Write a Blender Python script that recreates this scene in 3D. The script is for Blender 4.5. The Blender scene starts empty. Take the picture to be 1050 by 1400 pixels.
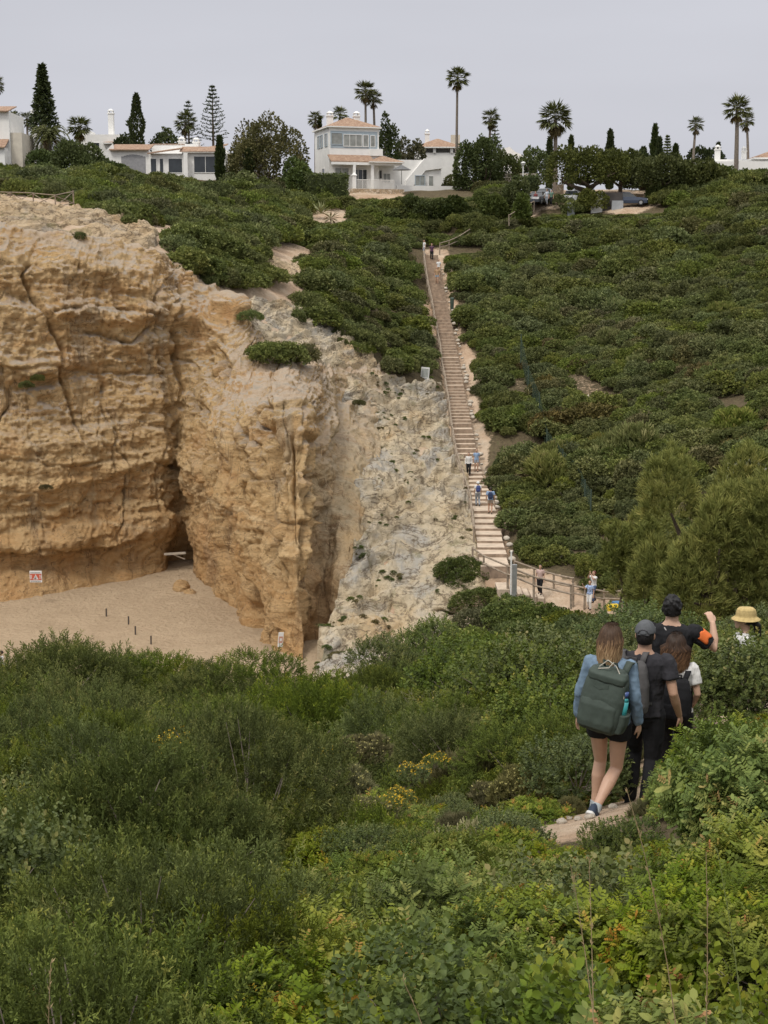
import bpy, bmesh, math, random
import numpy as np
from mathutils import Vector, Matrix

R = math.radians
rng = np.random.default_rng(7)
random.seed(7)
scene = bpy.context.scene
COL = scene.collection

# ------------------------------------------------------------------ camera
FPX = 1944.0                      # focal length in photo pixels (1050 x 1400)
PITCH = math.atan((700 - 360) / FPX)
CP, SP = math.cos(PITCH), math.sin(PITCH)


def P(px, py, d):
    """point seen at photo pixel (px, py) at the forward distance d (metres)"""
    u, v = (px - 525) / FPX, (700 - py) / FPX
    yy = CP + v * SP
    s = d / yy
    return np.array([u * s, d, (-SP + v * CP) * s])


def proj(p):
    p = np.atleast_2d(np.asarray(p, float))
    f = p[:, 1] * CP - p[:, 2] * SP
    up = p[:, 1] * SP + p[:, 2] * CP
    f = np.maximum(f, 1e-3)
    return np.stack([525 + FPX * p[:, 0] / f, 700 - FPX * up / f], 1)


cam_d = bpy.data.cameras.new('camera')
cam = bpy.data.objects.new('camera', cam_d)
COL.objects.link(cam)
cam.location = (0, 0, 0)
cam.rotation_euler = (math.pi / 2 - PITCH, 0, 0)
cam_d.sensor_fit = 'VERTICAL'
cam_d.sensor_height = 36
cam_d.lens = 36 * FPX / 1400
cam_d.clip_start = 0.1
cam_d.clip_end = 5000
scene.camera = cam

# ------------------------------------------------------------------ helpers


def tag(o, label=None, cat=None, group=None, kind=None):
    if label:
        o['label'] = label
    if cat:
        o['category'] = cat
    if group:
        o['group'] = group
    if kind:
        o['kind'] = kind
    return o


def empty(name, loc=(0, 0, 0), rz=0.0, label=None, cat=None, group=None):
    o = bpy.data.objects.new(name, None)
    COL.objects.link(o)
    o.location = tuple(float(v) for v in loc)
    o.rotation_euler = (0, 0, rz)
    return tag(o, label, cat, group)


def link(name, me, mat=None, parent=None, smooth=False):
    o = bpy.data.objects.new(name, me)
    COL.objects.link(o)
    if mat is not None:
        for m in (mat if isinstance(mat, (list, tuple)) else [mat]):
            me.materials.append(m)
    if parent is not None:
        o.parent = parent
    if smooth:
        me.polygons.foreach_set('use_smooth', [True] * len(me.polygons))
    return o


def np_mesh(name, V, F, tint=None, mats=None, smooth=False, attr=None):
    """V (n,3); F (m,k) int array, all faces with k corners; tint per vertex"""
    V = np.ascontiguousarray(V, dtype=np.float32)
    F = np.ascontiguousarray(F, dtype=np.int32)
    me = bpy.data.meshes.new(name)
    m, k = F.shape
    me.vertices.add(len(V))
    me.vertices.foreach_set('co', V.ravel())
    me.loops.add(m * k)
    me.loops.foreach_set('vertex_index', F.ravel())
    me.polygons.add(m)
    me.polygons.foreach_set('loop_start', np.arange(0, m * k, k, dtype=np.int32))
    me.polygons.foreach_set('loop_total', np.full(m, k, dtype=np.int32))
    if mats is not None:
        me.polygons.foreach_set('material_index', np.ascontiguousarray(mats, dtype=np.int32))
    if smooth:
        me.polygons.foreach_set('use_smooth', np.ones(m, dtype=bool))
    at = dict(attr or {})
    if tint is not None:
        at['tint'] = tint
    for nm, arr in at.items():
        a = me.attributes.new(nm, 'FLOAT', 'POINT')
        a.data.foreach_set('value', np.ascontiguousarray(arr, dtype=np.float32))
    me.update(calc_edges=True)
    return me


def _hash(ix, iy, iz, seed):
    h = (ix.astype(np.uint32) * np.uint32(374761393) + iy.astype(np.uint32) * np.uint32(668265263)
         + iz.astype(np.uint32) * np.uint32(2246822519) + np.uint32((seed * 3266489917) & 0xffffffff))
    h = (h ^ (h >> np.uint32(15))) * np.uint32(2246822519)
    h = (h ^ (h >> np.uint32(13))) * np.uint32(3266489917)
    h = h ^ (h >> np.uint32(16))
    return h.astype(np.float64) / 4294967295.0 * 2 - 1


def vnoise(p, seed=0):
    """value noise in [-1, 1] at the rows of p (n,3)"""
    i = np.floor(p).astype(np.int64)
    f = p - i
    f = f * f * f * (f * (f * 6 - 15) + 10)
    out = 0
    for dx in (0, 1):
        wx = f[:, 0] if dx else 1 - f[:, 0]
        for dy in (0, 1):
            wy = f[:, 1] if dy else 1 - f[:, 1]
            for dz in (0, 1):
                wz = f[:, 2] if dz else 1 - f[:, 2]
                out = out + wx * wy * wz * _hash(i[:, 0] + dx, i[:, 1] + dy, i[:, 2] + dz, seed)
    return out


def fbm(p, octv=4, seed=0, gain=0.5, ridged=False):
    a, s, out = 1.0, 0.0, 0
    p = np.array(p, float)
    for k in range(octv):
        n = vnoise(p, seed + k * 17)
        if ridged:
            n = 1 - 2 * np.abs(n)
        out = out + a * n
        s += a
        a *= gain
        p = p * 2.03 + 11.3
    return out / s


def smooth01(x, a, b):
    t = np.clip((x - a) / (b - a), 0, 1)
    return t * t * (3 - 2 * t)


def in_poly(pts, poly):
    poly = np.asarray(poly, float)
    x, y = pts[:, 0], pts[:, 1]
    r = np.zeros(len(pts), bool)
    j = len(poly) - 1
    for i in range(len(poly)):
        xi, yi = poly[i]
        xj, yj = poly[j]
        c = ((yi > y) != (yj > y)) & (x < (xj - xi) * (y - yi) / (yj - yi + 1e-12) + xi)
        r ^= c
        j = i
    return r


def seg_dist(pts, line):
    line = np.asarray(line, float)
    best = np.full(len(pts), 1e9)
    for a, b in zip(line[:-1], line[1:]):
        ab = b - a
        t = np.clip(((pts - a) @ ab) / (ab @ ab + 1e-9), 0, 1)
        best = np.minimum(best, np.linalg.norm(pts - (a + t[:, None] * ab), axis=1))
    return best


def poly_soft(pts, poly, w):
    """1 inside the polygon, falling to 0 at distance w outside"""
    ins = in_poly(pts, poly)
    cl = list(poly) + [poly[0]]
    d = seg_dist(pts, cl)
    return np.where(ins, 1.0, np.clip(1 - d / w, 0, 1))


# ------------------------------------------------------------------ materials
class NT:
    def __init__(self, name):
        self.m = bpy.data.materials.new(name)
        self.m.use_nodes = True
        self.t = self.m.node_tree
        self.t.nodes.clear()
        self.out = self.t.nodes.new('ShaderNodeOutputMaterial')

    def n(self, kind, **kw):
        nd = self.t.nodes.new(kind)
        for k, v in kw.items():
            if k.startswith('i_'):
                key = k[2:].replace('_', ' ')
                nd.inputs[key].default_value = v
            else:
                setattr(nd, k, v)
        return nd

    def l(self, a, b):
        self.t.links.new(a, b)

    def noise(self, vec, scale, detail=5, rough=0.55, dist=0.0):
        nd = self.n('ShaderNodeTexNoise', i_Scale=scale, i_Detail=detail, i_Roughness=rough, i_Distortion=dist)
        if vec is not None:
            self.l(vec, nd.inputs['Vector'])
        return nd.outputs['Fac']

    def ramp(self, fac, stops, interp='LINEAR'):
        nd = self.n('ShaderNodeValToRGB')
        cr = nd.color_ramp
        cr.interpolation = interp
        while len(cr.elements) > 1:
            cr.elements.remove(cr.elements[-1])
        cr.elements[0].position = stops[0][0]
        cr.elements[0].color = col4(stops[0][1])
        for p, c in stops[1:]:
            e = cr.elements.new(p)
            e.color = col4(c)
        self.l(fac, nd.inputs['Fac'])
        return nd.outputs['Color']

    def mix(self, fac, a, b, blend='MIX'):
        nd = self.n('ShaderNodeMix', data_type='RGBA', blend_type=blend)
        for k, v in ((0, fac), (6, a), (7, b)):
            if hasattr(v, 'links'):
                self.l(v, nd.inputs[k])
            else:
                nd.inputs[k].default_value = v if k == 0 else col4(v)
        return nd.outputs[2]

    def math(self, op, a, b=None, c=None, clamp=False):
        nd = self.n('ShaderNodeMath', operation=op, use_clamp=clamp)
        for k, v in ((0, a), (1, b), (2, c)):
            if v is None:
                continue
            if hasattr(v, 'links'):
                self.l(v, nd.inputs[k])
            else:
                nd.inputs[k].default_value = v
        return nd.outputs[0]

    def mapping(self, vec, scale=(1, 1, 1), rot=(0, 0, 0)):
        nd = self.n('ShaderNodeMapping')
        nd.inputs['Scale'].default_value = scale
        nd.inputs['Rotation'].default_value = rot
        self.l(vec, nd.inputs['Vector'])
        return nd.outputs['Vector']

    def bsdf(self, color, rough=0.7, spec=0.3, bump=None, bstr=0.3, bdist=0.05, metal=0.0, transl=0.0, tcol=None):
        b = self.n('ShaderNodeBsdfPrincipled')
        if hasattr(color, 'links'):
            self.l(color, b.inputs['Base Color'])
        else:
            b.inputs['Base Color'].default_value = col4(color)
        if hasattr(rough, 'links'):
            self.l(rough, b.inputs['Roughness'])
        else:
            b.inputs['Roughness'].default_value = rough
        b.inputs['Specular IOR Level'].default_value = spec
        b.inputs['Metallic'].default_value = metal
        if bump is not None:
            bn = self.n('ShaderNodeBump', i_Strength=bstr, i_Distance=bdist)
            self.l(bump, bn.inputs['Height'])
            self.l(bn.outputs['Normal'], b.inputs['Normal'])
        sh = b.outputs[0]
        if transl > 0:
            t = self.n('ShaderNodeBsdfTranslucent')
            c = tcol if tcol is not None else color
            if hasattr(c, 'links'):
                self.l(c, t.inputs['Color'])
            else:
                t.inputs['Color'].default_value = col4(c)
            mx = self.n('ShaderNodeMixShader')
            mx.inputs[0].default_value = transl
            self.l(sh, mx.inputs[1])
            self.l(t.outputs[0], mx.inputs[2])
            sh = mx.outputs[0]
        self.l(sh, self.out.inputs['Surface'])
        return self.m


def col4(c):
    return (c[0], c[1], c[2], 1.0)


_MC = {}


def plain(name, color, rough=0.6, spec=0.3, var=0.12, scale=3.0, metal=0.0, bump=0.0, bscale=40.0, bdist=0.01):
    """a paint / cloth / wood like material with a little procedural variation"""
    if name in _MC:
        return _MC[name]
    t = NT(name)
    tc = t.n('ShaderNodeTexCoord').outputs['Object']
    f = t.noise(tc, scale, 6, 0.6)
    lo = [max(0, c * (1 - var * 1.6)) for c in color]
    hi = [min(1, c * (1 + var)) for c in color]
    c = t.ramp(f, [(0.3, lo), (0.7, hi)])
    bh = t.noise(tc, bscale, 3, 0.6) if bump > 0 else None
    _MC[name] = t.bsdf(c, rough, spec, bh, bump, bdist, metal)
    return _MC[name]


# ------------------------------------------------------------------ world, sun
SUN_EL, SUN_AZ = R(56), R(215)      # azimuth clockwise from +Y (behind the camera, to the left)
w = bpy.data.worlds.new('World')
scene.world = w
w.use_nodes = True
wt = w.node_tree
wt.nodes.clear()
wo = wt.nodes.new('ShaderNodeOutputWorld')
bg = wt.nodes.new('ShaderNodeBackground')
sky = wt.nodes.new('ShaderNodeTexSky')
sky.sky_type = 'NISHITA'
sky.sun_disc = False
sky.sun_elevation = SUN_EL
sky.sun_rotation = SUN_AZ
sky.air_density = 1.0
sky.dust_density = 3.0
hs = wt.nodes.new('ShaderNodeHueSaturation')
hs.inputs['Saturation'].default_value = 0.16
wt.links.new(sky.outputs[0], hs.inputs['Color'])
# a closed layer of cloud over the clear sky: even grey, brighter overhead, with faint streaks
tc = wt.nodes.new('ShaderNodeTexCoord')
sep = wt.nodes.new('ShaderNodeSeparateXYZ')
wt.links.new(tc.outputs['Generated'], sep.inputs[0])
rp = wt.nodes.new('ShaderNodeValToRGB')
rp.color_ramp.elements[0].position = 0.0
rp.color_ramp.elements[0].color = (6.3, 6.35, 6.95, 1)
rp.color_ramp.elements[1].position = 1.0
rp.color_ramp.elements[1].color = (19, 18.6, 18.2, 1)
e = rp.color_ramp.elements.new(0.22)
e.color = (6.35, 6.45, 7.1, 1)
wt.links.new(sep.outputs['Z'], rp.inputs['Fac'])
mp = wt.nodes.new('ShaderNodeMapping')
mp.inputs['Scale'].default_value = (1.0, 1.0, 5)
mp.inputs['Rotation'].default_value = (0.10, 0.03, 0)
wt.links.new(tc.outputs['Generated'], mp.inputs['Vector'])
nz = wt.nodes.new('ShaderNodeTexNoise')
nz.inputs['Scale'].default_value = 2.2
nz.inputs['Detail'].default_value = 4
nz.inputs['Roughness'].default_value = 0.45
wt.links.new(mp.outputs[0], nz.inputs['Vector'])
rn = wt.nodes.new('ShaderNodeMapRange')
rn.inputs['From Min'].default_value = 0.3
rn.inputs['From Max'].default_value = 0.7
rn.inputs['To Min'].default_value = 0.93
rn.inputs['To Max'].default_value = 1.07
wt.links.new(nz.outputs['Fac'], rn.inputs['Value'])
ml = wt.nodes.new('ShaderNodeVectorMath')
ml.operation = 'SCALE'
wt.links.new(rp.outputs[0], ml.inputs[0])
wt.links.new(rn.outputs[0], ml.inputs['Scale'])
mx = wt.nodes.new('ShaderNodeMix')
mx.data_type = 'RGBA'
mx.inputs[0].default_value = 0.85
wt.links.new(hs.outputs[0], mx.inputs[6])
wt.links.new(ml.outputs[0], mx.inputs[7])
wt.links.new(mx.outputs[2], bg.inputs['Color'])
bg.inputs['Strength'].default_value = 0.09
wt.links.new(bg.outputs[0], wo.inputs['Surface'])

sl = bpy.data.lights.new('sun', 'SUN')
sl.energy = 1.5
sl.angle = R(13)
sl.color = (1.0, 0.95, 0.87)
so = bpy.data.objects.new('sun', sl)
COL.objects.link(so)
sd = Vector((math.sin(SUN_AZ) * math.cos(SUN_EL), math.cos(SUN_AZ) * math.cos(SUN_EL), math.sin(SUN_EL)))
so.rotation_euler = sd.to_track_quat('Z', 'Y').to_euler()

vs = scene.view_settings
vs.view_transform = 'Standard'
vs.look = 'None'
vs.gamma = 1
vs.exposure = 0.16
scene.cycles.use_denoising = True
scene.cycles.max_bounces = 6
scene.cycles.diffuse_bounces = 3
scene.cycles.transmission_bounces = 3
scene.cycles.transparent_max_bounces = 6
scene.cycles.sample_clamp_indirect = 4.0
# ------------------------------------------------------------------ terrain: one height field through surveyed points
SAND_Z = -22.0
CTRL = [  # x, y, z
    (0, -6, -1.2), (-6, -6, -1.6), (6, -6, -0.8), (-12, 0, -2.6), (10, 0, -0.9),
    (0, 0, -1.75), (-3, 2, -2.3), (2.5, 2, -1.8), (-3, 4.5, -3.0), (0, 4.5, -2.85), (2.5, 4.5, -2.55), (5, 5, -1.9),
    (-5, 8, -4.0), (0, 8, -3.85), (1.0, 8, -3.75), (3.4, 8, -3.0), (6, 8, -2.2),
    (-7, 12.5, -5.4), (-3, 12.5, -5.25), (0.4, 12.5, -5.15), (1.45, 10.6, -4.45), (1.83, 11.1, -4.54), (2.3, 12.2, -4.89), (2.75, 13.0, -5.07), (2.95, 13.8, -5.14),
    (4.2, 11.5, -3.9), (6, 12.5, -3.6), (4.3, 16.5, -5.74), (4.9, 19, -6.5), (6, 16, -5.0), (8, 16, -4.2),
    (-9, 17, -6.8), (-3, 17, -6.6), (1, 17, -6.3), (-11, 22, -8.4), (-4, 22, -8.1), (1.5, 22, -7.7), (6, 23, -7.3), (11, 22, -5.6),
    (-13, 29, -11.2), (-6, 29, -10.3), (-1, 29, -10.0), (4, 29, -9.4), (8.5, 29, -8.8), (15, 29, -6.8),
    (-15, 36, -16), (-8, 36, -14.3), (-2, 36, -12.6), (3, 37, -11.6), (10, 37, -10.8), (18, 37, -8.4),
    (-16, 44, -22.8), (-9, 44, -20.6), (-4, 44, -16.5), (1, 45, -13.8), (6, 45, -12.8), (11, 45, -12.2), (22, 45, -9.5),
    (-30, 30, -13), (-30, 44, -23), (-45, 40, -23), (-30, 15, -7),
    (3, 55, -16.0), (10, 55, -15.0), (18, 55, -13.0), (28, 55, -10.0),
    (4, 66, -18.2), (11, 66, -17.6), (20, 66, -15.6), (32, 66, -11.5),
]
PCT = [  # photo pixel and distance
    (560, 900, 68), (500, 940, 62), (620, 850, 75), (650, 800, 78.5), (560, 830, 76), (500, 800, 79), (470, 850, 74),
    (684, 790, 78.3), (694, 796, 77.8), (664, 784, 78.8), (690, 782, 79.4), (710, 803, 77.2), (735, 812, 76.6), (760, 818, 76.2), (700, 818, 75.6), (790, 826, 75.6), (860, 842, 75.2), (940, 850, 74),
    (662, 706, 91), (670, 745, 84.0), (676, 777, 79.2), (684, 792, 77.6), (640, 640, 104), (622, 535, 119), (612, 470, 130), (594, 390, 143), (590, 352, 150),
    (560, 700, 90), (500, 700, 87.5), (550, 640, 99), (485, 640, 94), (560, 560, 112), (480, 560, 105), (560, 525, 116), (480, 520, 109),
    (520, 485, 118), (560, 440, 130), (500, 440, 122), (420, 450, 112), (400, 495, 102), (440, 505, 105),
    (560, 400, 141), (500, 400, 134), (420, 380, 124), (350, 405, 111), (350, 440, 104), (300, 405, 106), (260, 390, 103.5),
    (220, 345, 106), (280, 335, 119), (350, 345, 126), (200, 315, 114), (130, 315, 106), (60, 305, 104), (0, 300, 102), (-80, 290, 100), (-250, 285, 99),
    (60, 284, 122), (0, 280, 122), (-120, 275, 120), (150, 290, 132), (250, 300, 140), (350, 310, 146), (450, 325, 152), (530, 340, 152),
    (60, 262, 150), (200, 265, 160), (300, 268, 165), (400, 278, 168), (470, 268, 172), (560, 268, 172), (640, 268, 170),
    (0, 248, 168), (100, 250, 172), (220, 240, 178), (330, 245, 178), (-200, 250, 170), (520, 262, 184), (440, 255, 184),
    (640, 345, 156), (650, 420, 140), (640, 500, 126), (660, 560, 115), (680, 640, 104), (700, 700, 95), (720, 760, 83), (760, 790, 79),
    (730, 300, 162), (770, 288, 165), (760, 340, 155), (760, 420, 140), (760, 500, 123), (770, 580, 108), (790, 660, 95), (800, 730, 86), (830, 790, 79),
    (870, 290, 164), (870, 340, 152), (870, 420, 136), (870, 500, 119), (880, 580, 104), (880, 650, 92), (890, 720, 82), (920, 780, 74),
    (970, 270, 162), (970, 340, 148), (970, 420, 131), (970, 500, 114), (980, 580, 98), (990, 650, 86), (1000, 720, 74),
    (1060, 262, 160), (1060, 340, 142), (1060, 420, 124), (1060, 500, 108), (1060, 580, 93), (1070, 650, 80), (1080, 720, 68),
    (1250, 300, 135), (1250, 450, 100), (1250, 600, 75), (1250, 700, 60), (1400, 280, 140),
]
FAR = [(x, y, z) for y, z in ((205, 9.6), (260, 10.0), (420, 10.0), (800, 10.0)) for x in (-300, -120, -60, -20, 20, 60, 120, 300)]
FAR += [(-300, 150, 8), (300, 150, 8), (300, 0, 0), (-300, 100, 4), (300, -200, 0), (-300, -200, -5), (0, -200, 0), (0, -40, -0.6), (-60, 0, -6), (60, 0, 2), (60, 60, -4)]
C3 = np.array(CTRL + [tuple(P(*c)) for c in PCT] + FAR, float)
LIMB = [(560, 900, 68), (500, 940, 62), (620, 850, 75)]


def _rbf_fit(c, lam=0.35):
    n = len(c)
    d = np.linalg.norm(c[:, None, :2] - c[None, :, :2], axis=2)
    A = np.zeros((n + 3, n + 3))
    A[:n, :n] = -d
    A[:n, :n] += np.eye(n) * lam
    A[:n, n] = 1
    A[:n, n + 1:] = c[:, :2]
    A[n, :n] = 1
    A[n + 1:, :n] = c[:, :2].T
    b = np.concatenate([c[:, 2], np.zeros(3)])
    return np.linalg.solve(A, b)


RW = _rbf_fit(C3)


def H_exact(x, y):
    p = np.stack([np.ravel(x), np.ravel(y)], 1).astype(float)
    out = np.empty(len(p))
    n = len(C3)
    for i in range(0, len(p), 20000):
        q = p[i:i + 20000]
        d = np.sqrt(((q[:, None, :] - C3[None, :, :2]) ** 2).sum(2))
        out[i:i + 20000] = -d @ RW[:n] + RW[n] + q @ RW[n + 1:]
    p3 = np.stack([p[:, 0], p[:, 1], np.zeros(len(p))], 1)
    r = np.hypot(p[:, 0], p[:, 1])
    out += fbm(p3 * 0.22, 4, 3) * np.clip(r / 60, 0.06, 0.55)
    return out


GX0, GX1, GY0, GY1, GS = -90, 120, -20, 260, 0.5
_gx = np.arange(GX0, GX1 + GS / 2, GS)
_gy = np.arange(GY0, GY1 + GS / 2, GS)
_GH = H_exact(*np.meshgrid(_gx, _gy)).reshape(len(_gy), len(_gx))


def H(x, y):
    x = np.atleast_1d(np.asarray(x, float))
    y = np.atleast_1d(np.asarray(y, float))
    fx = np.clip((x - GX0) / GS, 0, len(_gx) - 1.001)
    fy = np.clip((y - GY0) / GS, 0, len(_gy) - 1.001)
    ix, iy = fx.astype(int), fy.astype(int)
    tx, ty = fx - ix, fy - iy
    g = _GH
    return (g[iy, ix] * (1 - tx) * (1 - ty) + g[iy, ix + 1] * tx * (1 - ty)
            + g[iy + 1, ix] * (1 - tx) * ty + g[iy + 1, ix + 1] * tx * ty)


def h1(x, y):
    return float(H([x], [y])[0])


def hit(px, py, d0=2.0, d1=240.0):
    """ground point under the photo pixel (first crossing from d0 on)"""
    ds = np.arange(d0, d1, 0.25)
    a = P(px, py, 1.0)
    pts = ds[:, None] * a[None, :]
    h = H(pts[:, 0], pts[:, 1])
    k = np.nonzero(pts[:, 2] <= h)[0]
    q = pts[k[0]] if len(k) else pts[-1]
    return np.array([q[0], q[1], h1(q[0], q[1])])


# ------------------------------------------------------------------ the cove: plan outline
CLIFF = [  # columns from the left wall round to the nose: foot ... top edge (photo pixel, distance)
    [(-420, 842, 86), (-420, 700, 88), (-420, 500, 90), (-420, 330, 92), (-420, 285, 94)],
    [(-180, 840, 88), (-180, 760, 89.5), (-180, 600, 91), (-180, 400, 92.5), (-180, 290, 95)],
    [(-50, 836, 90), (-50, 760, 91.8), (-50, 700, 91.4), (-50, 500, 92.8), (-50, 340, 94), (-50, 296, 97)],
    [(40, 829, 91), (40, 775, 93.6), (40, 740, 93.2), (40, 690, 92.6), (40, 520, 94.2), (40, 500, 94.0), (40, 360, 95.5), (40, 318, 98)],
    [(110, 816, 93.5), (110, 770, 95.6), (112, 735, 94.9), (110, 690, 94.4), (110, 500, 96.0), (110, 360, 97), (110, 325, 99.5)],
    [(165, 813, 94.8), (165, 770, 96.6), (165, 720, 96.0), (165, 500, 97.4), (160, 370, 98.2), (165, 334, 101)],
    [(210, 811, 96), (212, 770, 97.8), (215, 720, 97.4), (215, 500, 99), (215, 400, 99.8), (212, 352, 102)],
    [(238, 806, 97.6), (243, 740, 99.8), (240, 640, 100.2), (240, 520, 100.5), (240, 430, 101.3), (246, 393, 103)],
    [(252, 800, 98.9), (254, 740, 99.9), (250, 640, 99.9), (258, 520, 100.6), (268, 440, 101.6), (285, 404, 104)],
    [(262, 800, 98.2), (262, 740, 98.8), (254, 650, 98.2), (268, 540, 99.2), (290, 450, 100.3), (318, 416, 102)],
    [(285, 820, 94.0), (278, 740, 95.0), (272, 640, 95.4), (285, 560, 96.6), (305, 480, 98.4), (338, 436, 101)],
    [(318, 850, 88.5), (312, 740, 90.0), (302, 640, 91.0), (305, 570, 92.4), (322, 500, 96.0), (348, 462, 100)],
    [(345, 884, 82.6), (338, 780, 84.4), (328, 660, 86.0), (325, 590, 87.2), (336, 556, 88.8), (352, 505, 96.0), (360, 488, 99)],
    [(368, 904, 79.4), (360, 800, 81.6), (352, 660, 83.4), (350, 590, 84.6), (356, 556, 85.4), (372, 520, 92.5), (384, 498, 99)],
    [(392, 917, 77.2), (386, 800, 79.0), (380, 680, 81.0), (380, 590, 82.6), (384, 548, 83.2), (394, 520, 92), (404, 496, 100)],
    [(415, 918, 76.6), (410, 800, 78.6), (408, 680, 80.6), (410, 590, 82.4), (412, 550, 84.0), (416, 530, 93), (424, 500, 102)],
    [(432, 906, 77.6), (428, 800, 80.0), (430, 700, 82.0), (432, 610, 84.6), (428, 560, 88.0), (436, 535, 97), (440, 505, 105)],
    [(438, 890, 79.5), (440, 800, 83.0), (446, 700, 86.6), (450, 620, 90.5), (448, 570, 96.0), (450, 535, 102.5), (455, 508, 107)],
    [(446, 872, 78.5), (452, 800, 81.8), (462, 720, 85.6), (468, 640, 92.0), (464, 585, 100), (466, 545, 106), (472, 512, 109)],
    [(462, 850, 76.0), (468, 800, 79.6), (486, 720, 86.0), (484, 640, 94.0), (478, 575, 103), (482, 545, 107.4), (490, 512, 110.6)],
    [(492, 862, 76.8), (502, 800, 81.5), (522, 720, 89.5), (520, 640, 98.5), (512, 585, 106.5), (514, 550, 111.0), (520, 520, 113.5)],
]
TOPS = [P(*c[-1]) for c in CLIFF]
cove = [(-140, 41), (-140, 95)] + [(t[0], t[1] + 2.2) for t in TOPS[:18]]
LEDGE = [(470, 545, 105.6), (476, 600, 99.5), (486, 650, 93), (492, 700, 87.5), (474, 760, 82), (458, 810, 77.5), (446, 850, 73), (436, 890, 68), (424, 925, 63), (404, 955, 58.5), (392, 985, 54)]
cove += [(P(*q)[0] + 2.2, P(*q)[1]) for q in LEDGE] + [(P(360, 1000, 50)[0], 49), (-8, 43), (-14, 41)]
COVE = np.array(cove)

# bare ground, as photo outlines of patches that lie on the hillside
BARE = [
    [(-60, 268), (0, 266), (60, 272), (108, 284), (142, 303), (185, 312), (222, 308), (262, 320), (302, 325), (298, 333), (262, 336), (236, 332), (224, 340), (212, 380), (130, 362), (0, 350), (-60, 350)],
    [(336, 345), (358, 345), (372, 327), (420, 342), (418, 358), (400, 372), (420, 384), (400, 392), (380, 386), (392, 372), (366, 356)],
    [(250, 402), (262, 396), (330, 396), (390, 386), (412, 392), (410, 404), (384, 422), (392, 440), (430, 452), (448, 474), (462, 490), (500, 488), (520, 512), (560, 535), (606, 542), (655, 640), (668, 760), (660, 850), (420, 990), (380, 990), (440, 560), (400, 500), (345, 520), (330, 430), (280, 410)],
    [(572, 412), (592, 410), (596, 450), (584, 446)],
    [(585, 345), (608, 345), (622, 400), (628, 460), (652, 496), (646, 540), (652, 575), (668, 600), (658, 640), (684, 700), (694, 780), (690, 810), (655, 790), (640, 650), (612, 520), (596, 400)],
    [(690, 790), (720, 795), (790, 815), (870, 838), (870, 850), (780, 838), (690, 815)],
    [(700, 514), (714, 518), (724, 540), (716, 542)],
    [(776, 514), (802, 512), (836, 538), (868, 552), (866, 566), (836, 560), (800, 540), (780, 530)],
    [(704, 598), (735, 604), (760, 616), (726, 620)],
    [(770, 640), (775, 690), (760, 670)],
    [(700, 262), (740, 282), (800, 280), (860, 292), (900, 276), (900, 268), (720, 255)],
    [(700, 293), (728, 284), (732, 290), (706, 304)],
    [(475, 262), (540, 262), (560, 280), (480, 276)],
    [(1012, 594), (1052, 592), (1052, 616), (1014, 614)],
    [(425, 290), (470, 285), (470, 312), (430, 310)],
]
# the trodden footpath near the camera, in plan
PATH = np.array([(1.15, 9.9), (1.5, 10.6), (1.86, 11.2), (2.32, 12.2), (2.8, 13.1), (3.1, 13.9), (3.6, 15.2), (4.4, 16.8), (5.2, 19.5), (6.0, 24), (7, 32), (9, 45), (11, 58), (11.5, 68), (11, 76), (9.8, 79.5), (7.2, 80.5)], float)


def bare_px(p):
    """does the ground point p (n,3) lie in a bare patch?"""
    q = proj(p)
    r = np.zeros(len(p), bool)
    for b in BARE:
        r |= in_poly(q, b)
    r &= p[:, 1] > 50
    r |= seg_dist(p[:, :2], PATH) < np.where(p[:, 1] < 25, 0.34, 0.7)
    return r


# ------------------------------------------------------------------ terrain mesh
def spacing(a, b, s, far, g=1.25):
    xs = list(np.arange(a, b + s / 2, s))
    st, lo, hi = s, a, b
    left, right = [], []
    while lo > -far or hi < far:
        st *= g
        if lo > -far:
            lo -= st
            left.append(lo)
        if hi < far:
            hi += st
            right.append(hi)
    return np.array(left[::-1] + xs + right)


tx = spacing(-60, 75, 0.75, 1800)
ty = spacing(-6, 215, 0.75, 1800)
XX, YY = np.meshgrid(tx, ty)
inner = (XX > GX0) & (XX < GX1) & (YY > GY0) & (YY < GY1)
ZZ = np.where(inner, H(XX.ravel(), YY.ravel()).reshape(XX.shape), 0)
o_ = ~inner
ZZ[o_] = H_exact(np.clip(XX[o_], -400, 400), np.clip(YY[o_], -250, 900))
TV = np.stack([XX.ravel(), YY.ravel(), ZZ.ravel()], 1)
ny, nx = XX.shape
idx = np.arange(ny * nx).reshape(ny, nx)
TF = np.stack([idx[:-1, :-1].ravel(), idx[:-1, 1:].ravel(), idx[1:, 1:].ravel(), idx[1:, :-1].ravel()], 1)
cen = TV[TF].mean(1)
keep = ~in_poly(cen[:, :2], COVE)
TF = TF[keep]
qp = proj(TV)
UNDER = [(476, 520), (592, 530), (616, 600), (630, 700), (636, 790), (600, 860), (450, 960), (400, 980), (446, 850), (490, 700), (474, 600)]
STAIR_C = np.array([P(*q)[:2] for q in [(588, 345, 151), (594, 388, 143), (604, 430, 136.5), (612, 470, 130), (622, 535, 119), (631, 590, 111), (641, 640, 104), (654, 675, 96.5), (664, 705, 91), (670, 745, 84), (677, 780, 78.8)]])
TV[:, 2] -= 0.6 * np.clip(2.2 - seg_dist(TV[:, :2], STAIR_C[:-1]) / 0.8, 0, 1)
TV[:, 2] -= 1.3 * poly_soft(qp, UNDER, 8.0) * (TV[:, 1] > 50)
bare = np.zeros(len(TV))
for k, b in enumerate(BARE):
    bare = np.maximum(bare, poly_soft(qp, b, 9.0) * (TV[:, 1] > 50) * (0.43 if k in (6, 7, 8, 9, 13) else 1.0))
pd = seg_dist(TV[:, :2], PATH)
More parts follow.
